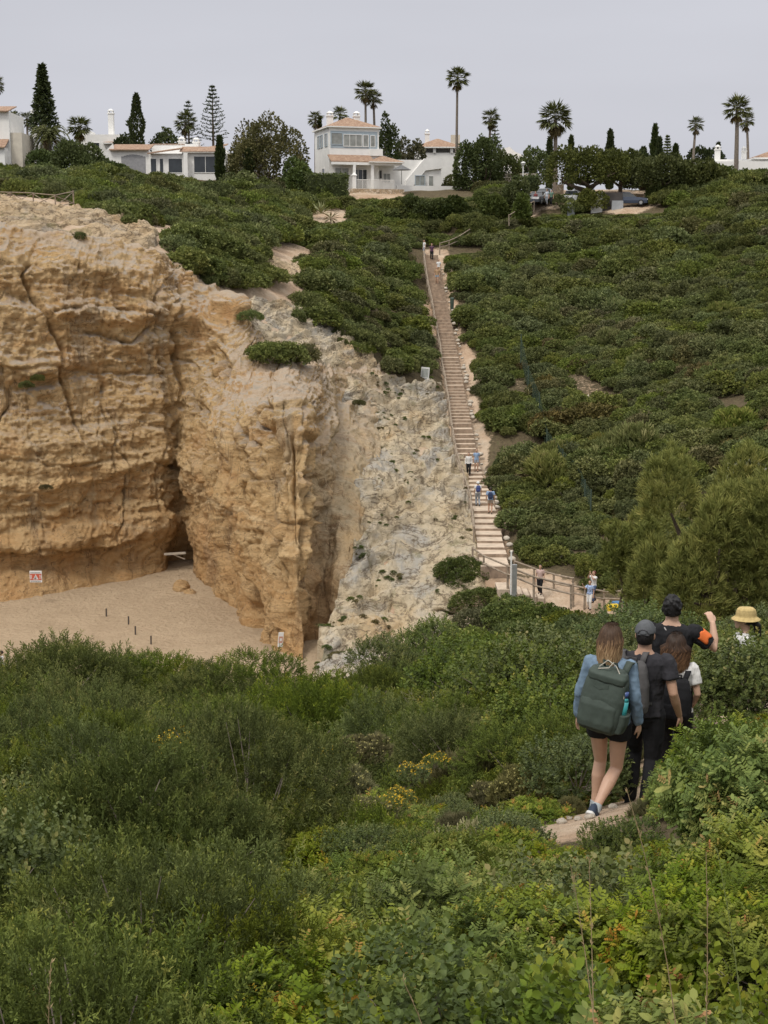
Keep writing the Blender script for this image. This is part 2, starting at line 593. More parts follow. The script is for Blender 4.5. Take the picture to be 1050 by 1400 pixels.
bare = np.maximum(bare, np.clip(1.6 - pd / 0.45, 0, 1))
me = np_mesh('terrain', TV, TF, smooth=True, attr={'bare': bare})

t = NT('hill_earth')
pos = t.n('ShaderNodeNewGeometry').outputs['Position']
at = t.n('ShaderNodeAttribute', attribute_name='bare').outputs['Fac']
n1 = t.noise(pos, 0.35, 7, 0.62)
n2 = t.noise(pos, 3.5, 6, 0.65)
n3 = t.noise(pos, 0.09, 3, 0.5)
soil = t.ramp(n2, [(0.3, (0.060, 0.050, 0.030)), (0.55, (0.13, 0.10, 0.06)), (0.75, (0.09, 0.10, 0.045))])
pale = t.ramp(n1, [(0.25, (0.34, 0.225, 0.145)), (0.42, (0.46, 0.335, 0.235)), (0.55, (0.53, 0.415, 0.305)), (0.72, (0.41, 0.35, 0.275))])
pale = t.mix(t.math('MULTIPLY', t.ramp(n2, [(0.44, (0, 0, 0)), (0.62, (1, 1, 1))]), 0.5), pale, (0.36, 0.25, 0.16))
edge = t.math('ADD', at, t.math('MULTIPLY', t.math('SUBTRACT', n2, 0.5), 1.1))
m_ = t.ramp(edge, [(0.42, (0, 0, 0)), (0.6, (1, 1, 1))])
bh = t.math('ADD', n2, t.math('MULTIPLY', t.noise(pos, 14, 5, 0.7), 0.5))
M_EARTH = t.bsdf(t.mix(m_, soil, pale), 0.95, 0.1, bh, 0.8, 0.12)
ter = link('terrain', me, M_EARTH)
tag(ter, 'hillside and headland ground of pale earth under low scrub', 'terrain', kind='structure')

# ------------------------------------------------------------------ beach
sx = np.arange(-75, 2.01, 0.3)
sy = np.arange(38, 106.01, 0.3)
SX, SY = np.meshgrid(sx, sy)
sp_ = np.stack([SX.ravel(), SY.ravel(), np.zeros(SX.size)], 1)
SANDH = SAND_Z + 0.22 * fbm(sp_ * 0.16, 3, 5) + 0.035 * fbm(sp_ * 1.6, 3, 9) + 0.02 * vnoise(sp_ * 3.1, 4)
# the sand piles up a little against the rock
SANDH += 0.9 * smooth01(SY.ravel(), 88, 101) * smooth01(SX.ravel(), -30, -12)
SV = np.stack([SX.ravel(), SY.ravel(), SANDH], 1)
n_y, n_x = SX.shape
idx = np.arange(n_y * n_x).reshape(n_y, n_x)
SF = np.stack([idx[:-1, :-1].ravel(), idx[:-1, 1:].ravel(), idx[1:, 1:].ravel(), idx[1:, :-1].ravel()], 1)
t = NT('beach_sand')
pos = t.n('ShaderNodeNewGeometry').outputs['Position']
c = t.ramp(t.noise(pos, 0.5, 6, 0.6), [(0.3, (0.40, 0.300, 0.198)), (0.7, (0.48, 0.365, 0.245))])
c = t.mix(t.math('MULTIPLY', t.ramp(t.noise(pos, 3.6, 5, 0.65), [(0.52, (0, 0, 0)), (0.66, (1, 1, 1))]), 0.42), c, (0.31, 0.222, 0.142))
bh = t.math('ADD', t.noise(pos, 3.2, 4, 0.6), t.math('MULTIPLY', t.noise(pos, 60, 2, 0.5), 0.1))
M_SAND = t.bsdf(c, 0.95, 0.1, bh, 1.0, 0.30)
tag(link('beach', np_mesh('beach', SV, SF, smooth=True), M_SAND), 'trodden pale sand of the small cove below the cliff', 'beach', kind='structure')

# ------------------------------------------------------------------ cliff
def resample(poly, n):
    poly = np.asarray(poly, float)
    s = np.concatenate([[0], np.cumsum(np.linalg.norm(np.diff(poly, axis=0), axis=1))])
    tt = np.linspace(0, s[-1], n)
    return np.stack([np.interp(tt, s, poly[:, k]) for k in range(poly.shape[1])], 1), s[-1]


cols = []
for c in CLIFF:
    pts = [P(*q) for q in c]
    pts[0] = pts[0] - np.array([0, 0, 0.8])
    top = pts[-1]
    dirn = np.array([top[0] * 0.01, 1.0, 0])
    for k in (2.0, 5.0):                       # roll back over the plateau and sink under the turf
        q = top + dirn * k
        q[2] = h1(q[0], q[1]) + (0.12 if k == 2.0 else -0.5)
        pts.append(q)
    cols.append(resample(pts, 90)[0])
G = np.stack(cols)                              # (ncol, 90, 3)
NV = 360
NU = 980
# along the wall
mid = G[:, 30]
s = np.concatenate([[0], np.cumsum(np.linalg.norm(np.diff(G[:, 30], axis=0), axis=1) + 0.3)])
su = np.linspace(0, s[-1], NU)
sv = np.linspace(0, 89, NV)


def catmull_rows(A, s, q):
    """cubic Hermite interpolation of A (n, ...) at parameters s -> q"""
    m = np.zeros_like(A)
    ds = np.diff(s).reshape(-1, *([1] * (A.ndim - 1)))
    dl = np.diff(A, axis=0) / ds
    m[1:-1] = 0.5 * (dl[:-1] + dl[1:])
    m[0], m[-1] = dl[0], dl[-1]
    k = np.clip(np.searchsorted(s, q, side='right') - 1, 0, len(s) - 2)
    h = (s[k + 1] - s[k])
    u = ((q - s[k]) / h).reshape(-1, *([1] * (A.ndim - 1)))
    h = h.reshape(u.shape)
    return ((2 * u ** 3 - 3 * u ** 2 + 1) * A[k] + (u ** 3 - 2 * u ** 2 + u) * h * m[k]
            + (-2 * u ** 3 + 3 * u ** 2) * A[k + 1] + (u ** 3 - u ** 2) * h * m[k + 1])


Gu = catmull_rows(G, s, su)                     # (NU, 90, 3)
Gv = catmull_rows(np.swapaxes(Gu, 0, 1), np.arange(90.0), sv)   # (NV, NU, 3)


def grid_normals(Gd):
    du = np.gradient(Gd, axis=1)
    dv = np.gradient(Gd, axis=0)
    n = np.cross(du, dv)
    return n / (np.linalg.norm(n, axis=2, keepdims=True) + 1e-9)


N0 = grid_normals(Gv)
if N0[NV // 3, NU // 4, 1] > 0:
    N0 = -N0
pf = Gv.reshape(-1, 3)
sarc = np.broadcast_to(su[None, :], (NV, NU)).ravel()
vfrac = np.broadcast_to((sv / 89)[:, None], (NV, NU)).ravel()
pw = pf + np.stack([fbm(pf * 0.25, 3, 41), fbm(pf * 0.25, 3, 42), fbm(pf * 0.2, 3, 43)], 1) * np.array([1.2, 1.2, 0.9])
lam_s = np.stack([sarc * 0.05, np.zeros_like(sarc), pw[:, 2] * 1.0], 1)
nose = smooth01(sarc, s[9], s[11])              # 0 on the back wall, 1 on the projecting nose
right_end = smooth01(sarc, s[16], s[18])
# bedding: hard layers stand out, soft layers are undercut
bed = fbm(lam_s * np.array([1, 1, 0.42]), 2, 51) * 0.75 + fbm(lam_s * np.array([1.6, 1, 1.25]), 3, 52) * 0.38
bed = np.sign(bed) * np.abs(bed) ** 0.75
# vertical joints and pillars, strongest on the nose
jo = fbm(np.stack([sarc * 0.30 + 0.5 * fbm(pf * 0.4, 2, 66), pf[:, 2] * 0.035, np.zeros_like(sarc)], 1), 3, 61)
crack = np.exp(-(np.abs(vnoise(np.stack([sarc * 0.24 + 0.8 * fbm(pf * 0.22, 3, 67), pf[:, 2] * 0.06, 3 + 0 * sarc], 1), 71)) / 0.045) ** 2)
crack2 = np.exp(-(np.abs(vnoise(np.stack([sarc * 0.75 + 1.2 * fbm(pf * 0.3, 3, 68), pf[:, 2] * 0.22, 3 + 0 * sarc], 1), 72)) / 0.05) ** 2)
lump = fbm(pw * 0.42, 5, 81)
ridg = fbm(pf * np.array([0.9, 0.9, 1.3]), 5, 82, ridged=True)
fine = fbm(pf * 2.6, 4, 83)
grit = fbm(pf * np.array([1.5, 1.5, 1.9]), 4, 85, ridged=True) - 0.2
slab = (vnoise(np.floor(np.stack([sarc * 0.16 + fbm(pf * 0.5, 3, 91), pw[:, 2] * 0.62 + 0.25 * fbm(pf * 0.8, 3, 93), 0 * sarc], 1)) + 0.5, 92)
        + 0.6 * vnoise(np.floor(np.stack([sarc * 0.5 + fbm(pf * 0.8, 3, 94), pw[:, 2] * 1.5 + 0.3 * fbm(pf * 1.1, 3, 95), 0 * sarc], 1)) + 0.5, 96))
# blocks between the joints: tall on the nose, with sharp steps from one to the next
bu = sarc * 0.50 + 0.55 * fbm(pf * np.array([0.35, 0.35, 0.12]), 3, 401)
bz = pf[:, 2] * 0.13 + 0.30 * fbm(pf * 0.3, 3, 402)
blk = _hash(np.floor(bu).astype(np.int64), np.floor(bz).astype(np.int64), np.zeros(len(bu), np.int64), 405)
bu2 = sarc * 1.1 + 0.5 * fbm(pf * np.array([0.6, 0.6, 0.3]), 3, 403)
bz2 = pf[:, 2] * 0.42 + 0.4 * fbm(pf * 0.5, 3, 404)
blk2 = _hash(np.floor(bu2).astype(np.int64), np.floor(bz2).astype(np.int64), np.zeros(len(bu), np.int64), 406)
browf = 1 - nose * smooth01(pf[:, 2], -11.0, -8.8)
blkD = (blk * 0.46 + blk2 * 0.22) * browf * (0.25 + 0.75 * nose)
blkD = blkD.reshape(NV, NU)
for _ in range(2):      # worn edges
    blkD = (blkD + np.roll(blkD, 1, 0) + np.roll(blkD, -1, 0) + np.roll(blkD, 1, 1) + np.roll(blkD, -1, 1)) / 5
blkD = blkD.ravel()
D = blkD + (bed * (0.62 - 0.20 * nose) + jo * (0.20 + 0.15 * nose) + lump * (0.46 - 0.14 * nose) + ridg * (0.26 - 0.08 * nose) + fine * (0.18 - 0.04 * nose) + grit * (0.24 - 0.06 * nose) + slab * (0.42 - 0.12 * nose)
     - crack * (0.35 + 0.75 * nose) - crack2 * (0.14 + 0.22 * nose))
hgt = pf[:, 2] - SAND_Z
# the cracks one can follow in the face
qc = proj(pf)
front = vfrac < 0.86
far_c = np.full(len(pf), 99.0)
for line, wdt, amp in [([(362, 560), (366, 640), (365, 690), (372, 760), (380, 830), (378, 880)], 4.5, 1.4), ([(331, 575), (333, 640), (329, 700), (337, 780), (345, 850)], 4.0, 1.0),
                       ([(436, 575), (438, 680), (433, 790), (424, 850)], 5.0, 1.6), ([(300, 600), (304, 680), (306, 760), (318, 840)], 4.5, 1.0), ([(404, 575), (398, 640), (404, 690)], 3.5, 0.9), ([(286, 560), (280, 640), (286, 720), (292, 800)], 4.0, 0.8), ([(424, 600), (420, 700), (410, 790)], 3.5, 0.8),
                       ([(50, 335), (28, 378), (60, 430), (80, 465), (85, 510), (100, 560), (110, 600)], 2.6, 0.7), ([(236, 455), (241, 505), (253, 535)], 2.4, 0.7), ([(256, 690), (257, 730), (262, 770)], 3.0, 0.5),
                       ([(150, 560), (158, 600), (152, 640)], 2.0, 0.35), ([(205, 445), (180, 470), (120, 455)], 2.5, 0.45), ([(0, 502), (60, 500), (130, 508), (230, 512)], 2.4, 0.28), ([(0, 628), (90, 640), (180, 628), (250, 640)], 2.4, 0.25),
                       ([(70, 425), (130, 420), (230, 432), (310, 448)], 2.4, 0.3), ([(340, 655), (400, 640), (440, 650)], 2.2, 0.3), ([(365, 712), (430, 716)], 2.0, 0.35), ([(0, 760), (70, 748), (130, 752), (190, 735)], 3.5, 0.6)]:
    dl = seg_dist(qc + 7 * np.stack([fbm(pf * 0.7, 3, 301), fbm(pf * 0.7, 3, 305)], 1), line)
    D -= np.where(front, amp * browf * np.exp(-(dl / wdt) ** 2), 0)
    if amp > 0.8:
        far_c = np.minimum(far_c, dl)
D += np.where(front, 0.5 * browf * nose * (1 - right_end) * 0.5 * (np.clip(far_c / 20, 0, 1) ** 0.6 - 0.5), 0)
# sea-worn notch at the foot: smoother
base_s = 1 - smooth01(hgt, 1.0, 6.5)
D = D * (1 - 0.55 * base_s)
# on the flat top the relief is small
topf = smooth01(vfrac, 0.80, 0.90)
upn = smooth01(np.clip(N0.reshape(-1, 3)[:, 2], -1, 1), 0.40, 0.80)
D = D * (1 - 0.72 * np.maximum(upn, topf)) + upn * 0.35 * fbm(pf * np.array([0.9, 0.5, 1]), 3, 86, ridged=True)
# two hollows at the foot of the nose, the cave in the corner, and small holes
for px, py, dd, rad, dep in [(340, 862, 83, 1.5, 2.6), (428, 870, 79, 2.3, 2.3), (258, 752, 99.8, 1.1, 1.0), (212, 790, 96, 1.4, 0.5), (318, 470, 98.5, 0.35, 0.8), (112, 812, 94.5, 0.45, 0.9), (86, 817, 93, 0.35, 0.6), (248, 775, 99.5, 1.3, 1.5), (330, 780, 86, 0.9, 0.6)]:
    c_ = P(px, py, dd)
    e_ = (pf - c_) / np.array([1, 1, 1.9 if rad > 1.2 else 1.0])
    q_ = np.exp(-(np.linalg.norm(e_, axis=1) / rad) ** 2 * 1.4)
    D -= dep * q_
# overhanging brows
for px, py, dd, rx, rz, amp in [(240, 372, 101, 3.2, 0.9, 0.9), (90, 430, 95.5, 3.5, 0.8, 0.7), (200, 435, 98.4, 4.0, 0.7, 0.8), (300, 425, 100, 2.6, 0.8, 0.9), (40, 500, 94, 5.0, 0.5, 0.5), (210, 470, 99, 3.5, 0.6, 0.6), (60, 745, 93, 7.0, 0.7, 0.8), (170, 632, 97, 5.0, 0.5, 0.55)]:
    c_ = P(px, py, dd)
    q_ = np.exp(-((pf[:, 0] - c_[0]) / rx) ** 2 - ((pf[:, 1] - c_[1]) / 4.5) ** 2 - ((pf[:, 2] - c_[2] + 0.25 * np.sin(pf[:, 0] * 1.3)) / rz) ** 2)
    D += amp * q_
D = D * (1 - 0.2 * right_end)
CV = pf + N0.reshape(-1, 3) * D[:, None]
idx = np.arange(NV * NU).reshape(NV, NU)
CF = np.stack([idx[:-1, :-1].ravel(), idx[:-1, 1:].ravel(), idx[1:, 1:].ravel(), idx[1:, :-1].ravel()], 1)
flip = N0[NV // 3, NU // 4] @ np.cross(CV[idx[120, 241]] - CV[idx[120, 240]], CV[idx[121, 240]] - CV[idx[120, 240]])
if flip < 0:
    CF = CF[:, ::-1]

t = NT('cliff_rock')
pos = t.n('ShaderNodeNewGeometry').outputs['Position']
sepx = t.n('ShaderNodeSeparateXYZ')
t.l(pos, sepx.inputs[0])
z = sepx.outputs['Z']
warp = t.math('MULTIPLY', t.math('SUBTRACT', t.noise(pos, 0.18, 4, 0.5), 0.5), 3.2)
zw = t.math('ADD', z, warp)
layv = t.n('ShaderNodeCombineXYZ')
t.l(t.math('MULTIPLY', zw, 0.42), layv.inputs['Z'])
t.l(t.math('MULTIPLY', sepx.outputs['X'], 0.03), layv.inputs['X'])
lay = t.noise(layv.outputs[0], 1.3, 6, 0.62)
c = t.ramp(lay, [(0.28, (0.57, 0.345, 0.150)), (0.40, (0.68, 0.465, 0.230)), (0.50, (0.75, 0.55, 0.30)), (0.58, (0.63, 0.395, 0.180)), (0.68, (0.76, 0.585, 0.350)), (0.8, (0.69, 0.485, 0.25))])
blot = t.noise(pos, 0.33, 7, 0.62)
c = t.mix(t.math('MULTIPLY', t.ramp(blot, [(0.42, (0, 0, 0)), (0.66, (1, 1, 1))]), 0.62), c, (0.72, 0.535, 0.300))
c = t.mix(t.math('MULTIPLY', t.ramp(t.noise(pos, 0.21, 6, 0.6), [(0.55, (0, 0, 0)), (0.72, (1, 1, 1))]), 0.55), c, (0.55, 0.275, 0.115))
# grey weathering on the upper left and in streaks
vs_ = t.mapping(pos, (0.7, 0.7, 0.11))
gre = t.noise(vs_, 0.62, 7, 0.65)
c = t.mix(t.math('MULTIPLY', t.ramp(gre, [(0.53, (0, 0, 0)), (0.68, (1, 1, 1))]), 0.72), c, (0.40, 0.345, 0.26))
pa = t.n('ShaderNodeAttribute', attribute_name='pale').outputs['Fac']
c = t.mix(t.math('MULTIPLY', pa, t.ramp(t.noise(pos, 0.5, 6, 0.65), [(0.35, (0.35, 0.35, 0.35)), (0.6, (1, 1, 1))])), c, t.ramp(blot, [(0.35, (0.50, 0.40, 0.26)), (0.5, (0.60, 0.50, 0.34)), (0.65, (0.42, 0.36, 0.27))]))
# iron stained foot
mr = t.n('ShaderNodeMapRange', i_From_Min=-22.0, i_From_Max=-15.5, i_To_Min=1.0, i_To_Max=0.0)
t.l(t.math('ADD', z, t.math('MULTIPLY', t.math('SUBTRACT', t.noise(pos, 0.3, 4, 0.5), 0.5), 4.0)), mr.inputs['Value'])
c = t.mix(t.math('MULTIPLY', mr.outputs[0], 0.58), c, t.ramp(blot, [(0.35, (0.50, 0.27, 0.11)), (0.65, (0.62, 0.40, 0.20))]))
# pits and dark crust
spk = t.noise(pos, 2.6, 7, 0.72)
c = t.mix(t.math('MULTIPLY', t.ramp(spk, [(0.37, (1, 1, 1)), (0.43, (0, 0, 0))]), 0.75), c, (0.27, 0.17, 0.09))
lv2 = t.n('ShaderNodeCombineXYZ')
t.l(t.math('MULTIPLY', zw, 1.5), lv2.inputs['Z'])
t.l(t.math('MULTIPLY', sepx.outputs['X'], 0.16), lv2.inputs['X'])
t.l(t.math('MULTIPLY', sepx.outputs['Y'], 0.16), lv2.inputs['Y'])
ln = t.noise(lv2.outputs[0], 1.2, 5, 0.6)
c = t.mix(t.math('MULTIPLY', t.ramp(ln, [(0.455, (0, 0, 0)), (0.485, (1, 1, 1)), (0.50, (1, 1, 1)), (0.53, (0, 0, 0))]), t.math('MULTIPLY', t.ramp(blot, [(0.4, (0, 0, 0)), (0.6, (1, 1, 1))]), 0.6)), c, (0.33, 0.20, 0.095))
c = t.mix(t.math('MULTIPLY', t.ramp(spk, [(0.56, (0, 0, 0)), (0.7, (1, 1, 1))]), 0.35), c, (0.82, 0.68, 0.46))
vj = t.mapping(pos, (1, 1, 0.28))
ck = t.math('ABSOLUTE', t.math('SUBTRACT', t.noise(vj, 0.55, 6, 0.55, 0.6), 0.5))
c = t.mix(t.math('MULTIPLY', t.ramp(ck, [(0.0, (1, 1, 1)), (0.016, (0, 0, 0))]), t.math('MULTIPLY', t.ramp(gre, [(0.4, (0, 0, 0)), (0.6, (1, 1, 1))]), 0.75)), c, (0.20, 0.115, 0.055))
# the flat top is pale limestone
nrm = t.n('ShaderNodeSeparateXYZ')
t.l(t.n('ShaderNodeNewGeometry').outputs['Normal'], nrm.inputs[0])
upm = t.ramp(t.math('ADD', nrm.outputs['Z'], t.math('MULTIPLY', t.math('SUBTRACT', blot, 0.5), 0.5)), [(0.45, (0, 0, 0)), (0.75, (1, 1, 1))])
zt = t.n('ShaderNodeMapRange', i_From_Min=-14.0, i_From_Max=-9.5)
t.l(z, zt.inputs['Value'])
topc = t.ramp(t.noise(pos, 0.8, 7, 0.65), [(0.3, (0.47, 0.33, 0.21)), (0.5, (0.60, 0.49, 0.37)), (0.7, (0.45, 0.42, 0.37))])
c = t.mix(t.math('MULTIPLY', upm, zt.outputs[0]), c, topc)
bh = t.math('ADD', t.math('MULTIPLY', t.noise(pos, 1.9, 8, 0.74), 1.0), t.math('ADD', t.math('MULTIPLY', ln, 0.5), t.math('MULTIPLY', t.noise(pos, 7, 6, 0.7), 0.35)))
hv = t.n('ShaderNodeMix', data_type='RGBA', blend_type='MULTIPLY')
hv.inputs[0].default_value = 1.0
t.l(c, hv.inputs[6])
hv.inputs[7].default_value = (1.03, 1.0, 0.97, 1)
M_CLIFF = t.bsdf(hv.outputs[2], 0.95, 0.12, bh, 1.0, 0.55)
tag(link('sea_cliff', np_mesh('sea_cliff', CV, CF, smooth=True, attr={'pale': np.clip(right_end * 0.9 + nose * 0.25 * upn + 0.5 * fbm(pf * 0.35, 3, 87) * right_end, 0, 1)}), M_CLIFF), 'layered ochre sandstone cliff round the cove with a projecting nose of fluted pillars', 'cliff', kind='structure')

# ------------------------------------------------------------------ limestone slope beside the stairs
SLOPE = [  # left edge ... right edge, rows from the foot up
    [(330, 1035, 50), (400, 1030, 49), (470, 1030, 48), (540, 1020, 49), (600, 1000, 50)],
    [(384, 988, 54), (420, 985, 54.5), (470, 975, 55), (540, 965, 56), (610, 940, 58)],
    [(392, 950, 58.5), (430, 940, 60), (480, 930, 61), (550, 915, 63), (620, 890, 67)],
    [(420, 920, 63), (450, 905, 65), (500, 892, 67), (560, 880, 69), (640, 860, 73)],
    [(432, 888, 68), (470, 872, 70), (520, 858, 73), (580, 850, 75), (660, 832, 78)],
    [(438, 848, 73.5), (478, 838, 75.5), (530, 828, 77.5), (590, 820, 77), (670, 806, 77.5)],
    [(446, 806, 78), (486, 800, 79.5), (540, 795, 81), (600, 790, 80.5), (666, 778, 79.5)],
    [(464, 755, 82.5), (500, 750, 83.8), (550, 748, 85), (600, 742, 86), (660, 735, 85.3)],
    [(478, 700, 87.5), (520, 698, 88.5), (560, 695, 90), (605, 690, 92), (652, 684, 94)],
    [(474, 650, 93.5), (520, 648, 95), (560, 645, 98), (600, 640, 101), (642, 632, 104)],
    [(466, 600, 100), (510, 600, 103), (550, 598, 106), (590, 594, 109), (630, 588, 111)],
    [(458, 560, 104.6), (500, 560, 107.5), (545, 556, 111), (585, 552, 114), (622, 545, 117)],
    [(462, 536, 106.5), (500, 530, 110), (545, 528, 114.5), (585, 528, 117), (612, 528, 119)],
    [(470, 505, 109.5), (500, 503, 112.5), (540, 508, 116), (575, 514, 118), (604, 522, 120)],
]
S_ = np.stack([[P(*q) for q in r] for r in SLOPE])          # rows, cols, 3
NR, NC = 620, 280
Sa = catmull_rows(S_, np.arange(len(SLOPE), dtype=float), np.linspace(0, len(SLOPE) - 1, NR))
Sb = catmull_rows(np.swapaxes(Sa, 0, 1), np.arange(5.0), np.linspace(0, 4, NC))
Sb = np.swapaxes(Sb, 0, 1)
N1 = grid_normals(Sb)
if N1[NR // 2, NC // 2, 2] < 0:
    N1 = -N1
pf = Sb.reshape(-1, 3)
cc = np.broadcast_to(np.linspace(0, 1, NC)[None, :], (NR, NC)).ravel()
rr = np.broadcast_to(np.linspace(0, 1, NR)[:, None], (NR, NC)).ravel()
pw = pf + np.stack([fbm(pf * 0.3, 3, 141), fbm(pf * 0.3, 3, 142), fbm(pf * 0.3, 3, 143)], 1) * 1.3
# tilted beds that crop out as ledges, running up to the right
bedz = pw @ np.array([-0.32, 0.1, 1.0])
bed = fbm(np.stack([bedz * 0.55, pf[:, 0] * 0.05, 0 * bedz], 1), 3, 151)
saw = (bedz * 0.8 + 0.35 * fbm(pf * 0.6, 3, 152)) % 1.0
saw2 = (bedz * 2.1 + 0.5 * fbm(pf * 0.9, 3, 153)) % 1.0
VSC = np.array([1, 0.40, 1])
lump = fbm(pw * 0.42 * VSC, 3, 161)
ridg = fbm(pf * 0.85 * VSC, 3, 162, ridged=True)
fine = fbm(pf * 2.0 * VSC, 3, 163, ridged=True)
brk = np.exp(-(np.abs(vnoise(pw * np.array([0.6, 0.25, 0.3]), 171)) / 0.07) ** 2)
Dl = lump * 0.60 + ridg * 0.16 + fine * 0.045 - brk * 0.22
edge = smooth01(cc, 0.0, 0.05) * smooth01(1 - cc, 0.0, 0.06)
Dl = Dl * (0.35 + 0.65 * edge) * (0.5 + 0.5 * smooth01(rr, 0.1, 0.3)) - 0.9 * (1 - smooth01(1 - cc, 0, 0.05)) - 0.5 * (1 - smooth01(1 - rr, 0, 0.03))
Dl += 0.12
LV = pf + N1.reshape(-1, 3) * Dl[:, None]
# ledges: treads and small risers that follow the tilted beds
for fq, am, sd in ((0.75, 0.85, 191), (1.9, 0.8, 192), (4.2, 0.7, 193)):
    u_ = bedz * fq + 0.55 * fbm(pf * 0.45 * VSC, 4, sd)
    fr_l = u_ - np.floor(u_)
    on = smooth01(fbm(pf * 0.22 * VSC, 2, sd + 5), -0.35, 0.25)
    LV[:, 2] += edge * on * am / fq * (smooth01(fr_l, 0.55, 1.0) - fr_l)
# the left edge turns down into the cliff face
ed = 1 - smooth01(cc, 0.0, 0.07)
LV[:, 2] -= ed ** 1.5 * (2.6 + 1.0 * fbm(pf * 0.4, 2, 181))
LV[:, 0] += ed * 0.3 + (1 - smooth01(cc, 0.0, 0.22)) * 1.7 * fbm(np.stack([pf[:, 1] * 0.22, pf[:, 2] * 0.5, 0 * cc], 1), 4, 183)
idx = np.arange(NR * NC).reshape(NR, NC)
LF = np.stack([idx[:-1, :-1].ravel(), idx[:-1, 1:].ravel(), idx[1:, 1:].ravel(), idx[1:, :-1].ravel()], 1)
if np.cross(LV[LF[5000, 1]] - LV[LF[5000, 0]], LV[LF[5000, 2]] - LV[LF[5000, 1]])[2] < 0:
    LF = LF[:, ::-1]
def limestone(name, cast):
    t = NT(name)
    pos = t.n('ShaderNodeNewGeometry').outputs['Position']
    pos0 = pos
    pos = t.mapping(pos, (1, 0.5, 1.2))
    a = t.noise(pos, 0.28, 7, 0.62)
    b = t.noise(pos, 1.7, 7, 0.68)
    d = t.noise(t.mapping(pos, (0.5, 0.5, 1.6), (0, 0.3, 0)), 0.9, 6, 0.6)
    c = t.ramp(a, [(0.3, (0.51, 0.37, 0.215)), (0.42, (0.57, 0.47, 0.325)), (0.54, (0.58, 0.50, 0.375)), (0.62, (0.45, 0.43, 0.395)), (0.75, (0.55, 0.47, 0.355))])
    c = t.mix(t.math('MULTIPLY', t.ramp(d, [(0.54, (0, 0, 0)), (0.68, (1, 1, 1))]), 0.6), c, (0.42, 0.40, 0.37))
    c = t.mix(t.math('MULTIPLY', t.ramp(b, [(0.38, (1, 1, 1)), (0.45, (0, 0, 0))]), 0.7), c, (0.20, 0.155, 0.10))
    c = t.mix(t.math('MULTIPLY', t.ramp(b, [(0.56, (0, 0, 0)), (0.7, (1, 1, 1))]), 0.55), c, (0.66, 0.58, 0.45))
    cr1 = t.math('ABSOLUTE', t.math('SUBTRACT', t.noise(t.mapping(pos, (0.7, 0.7, 1.6), (0, 0.35, 0)), 0.55, 7, 0.6, 0.5), 0.5))
    cr2 = t.math('ABSOLUTE', t.math('SUBTRACT', t.noise(pos, 1.3, 6, 0.6, 0.4), 0.5))
    c = t.mix(t.math('MULTIPLY', t.ramp(cr1, [(0.0, (1, 1, 1)), (0.022, (0, 0, 0))]), 0.85), c, (0.13, 0.10, 0.07))
    c = t.mix(t.math('MULTIPLY', t.ramp(cr2, [(0.0, (1, 1, 1)), (0.018, (0, 0, 0))]), 0.4), c, (0.19, 0.15, 0.10))
    g = t.noise(pos, 0.55, 6, 0.7)
    c = t.mix(t.math('MULTIPLY', t.ramp(g, [(0.57, (0, 0, 0)), (0.66, (1, 1, 1))]), 0.55), c, (0.21, 0.20, 0.10))
    bh = t.math('ADD', t.noise(pos, 1.7, 8, 0.7), t.math('MULTIPLY', t.noise(pos, 8, 6, 0.7), 0.35))
    hv = t.n('ShaderNodeMix', data_type='RGBA', blend_type='MULTIPLY')
    hv.inputs[0].default_value = 1.0
    t.l(c, hv.inputs[6])
    hv.inputs[7].default_value = col4(cast)
    return t.bsdf(hv.outputs[2], 0.95, 0.12, bh, 1.0, 0.5)


M_LIME = limestone('limestone', (1.06, 1.04, 1.0))
M_LIMEP = limestone('plateau_limestone', (1.0, 0.91, 0.81))
tag(link('limestone_slope', np_mesh('limestone_slope', LV, LF, smooth=True), M_LIME), 'bare pale limestone slope beside the stairs', 'rock', kind='structure')


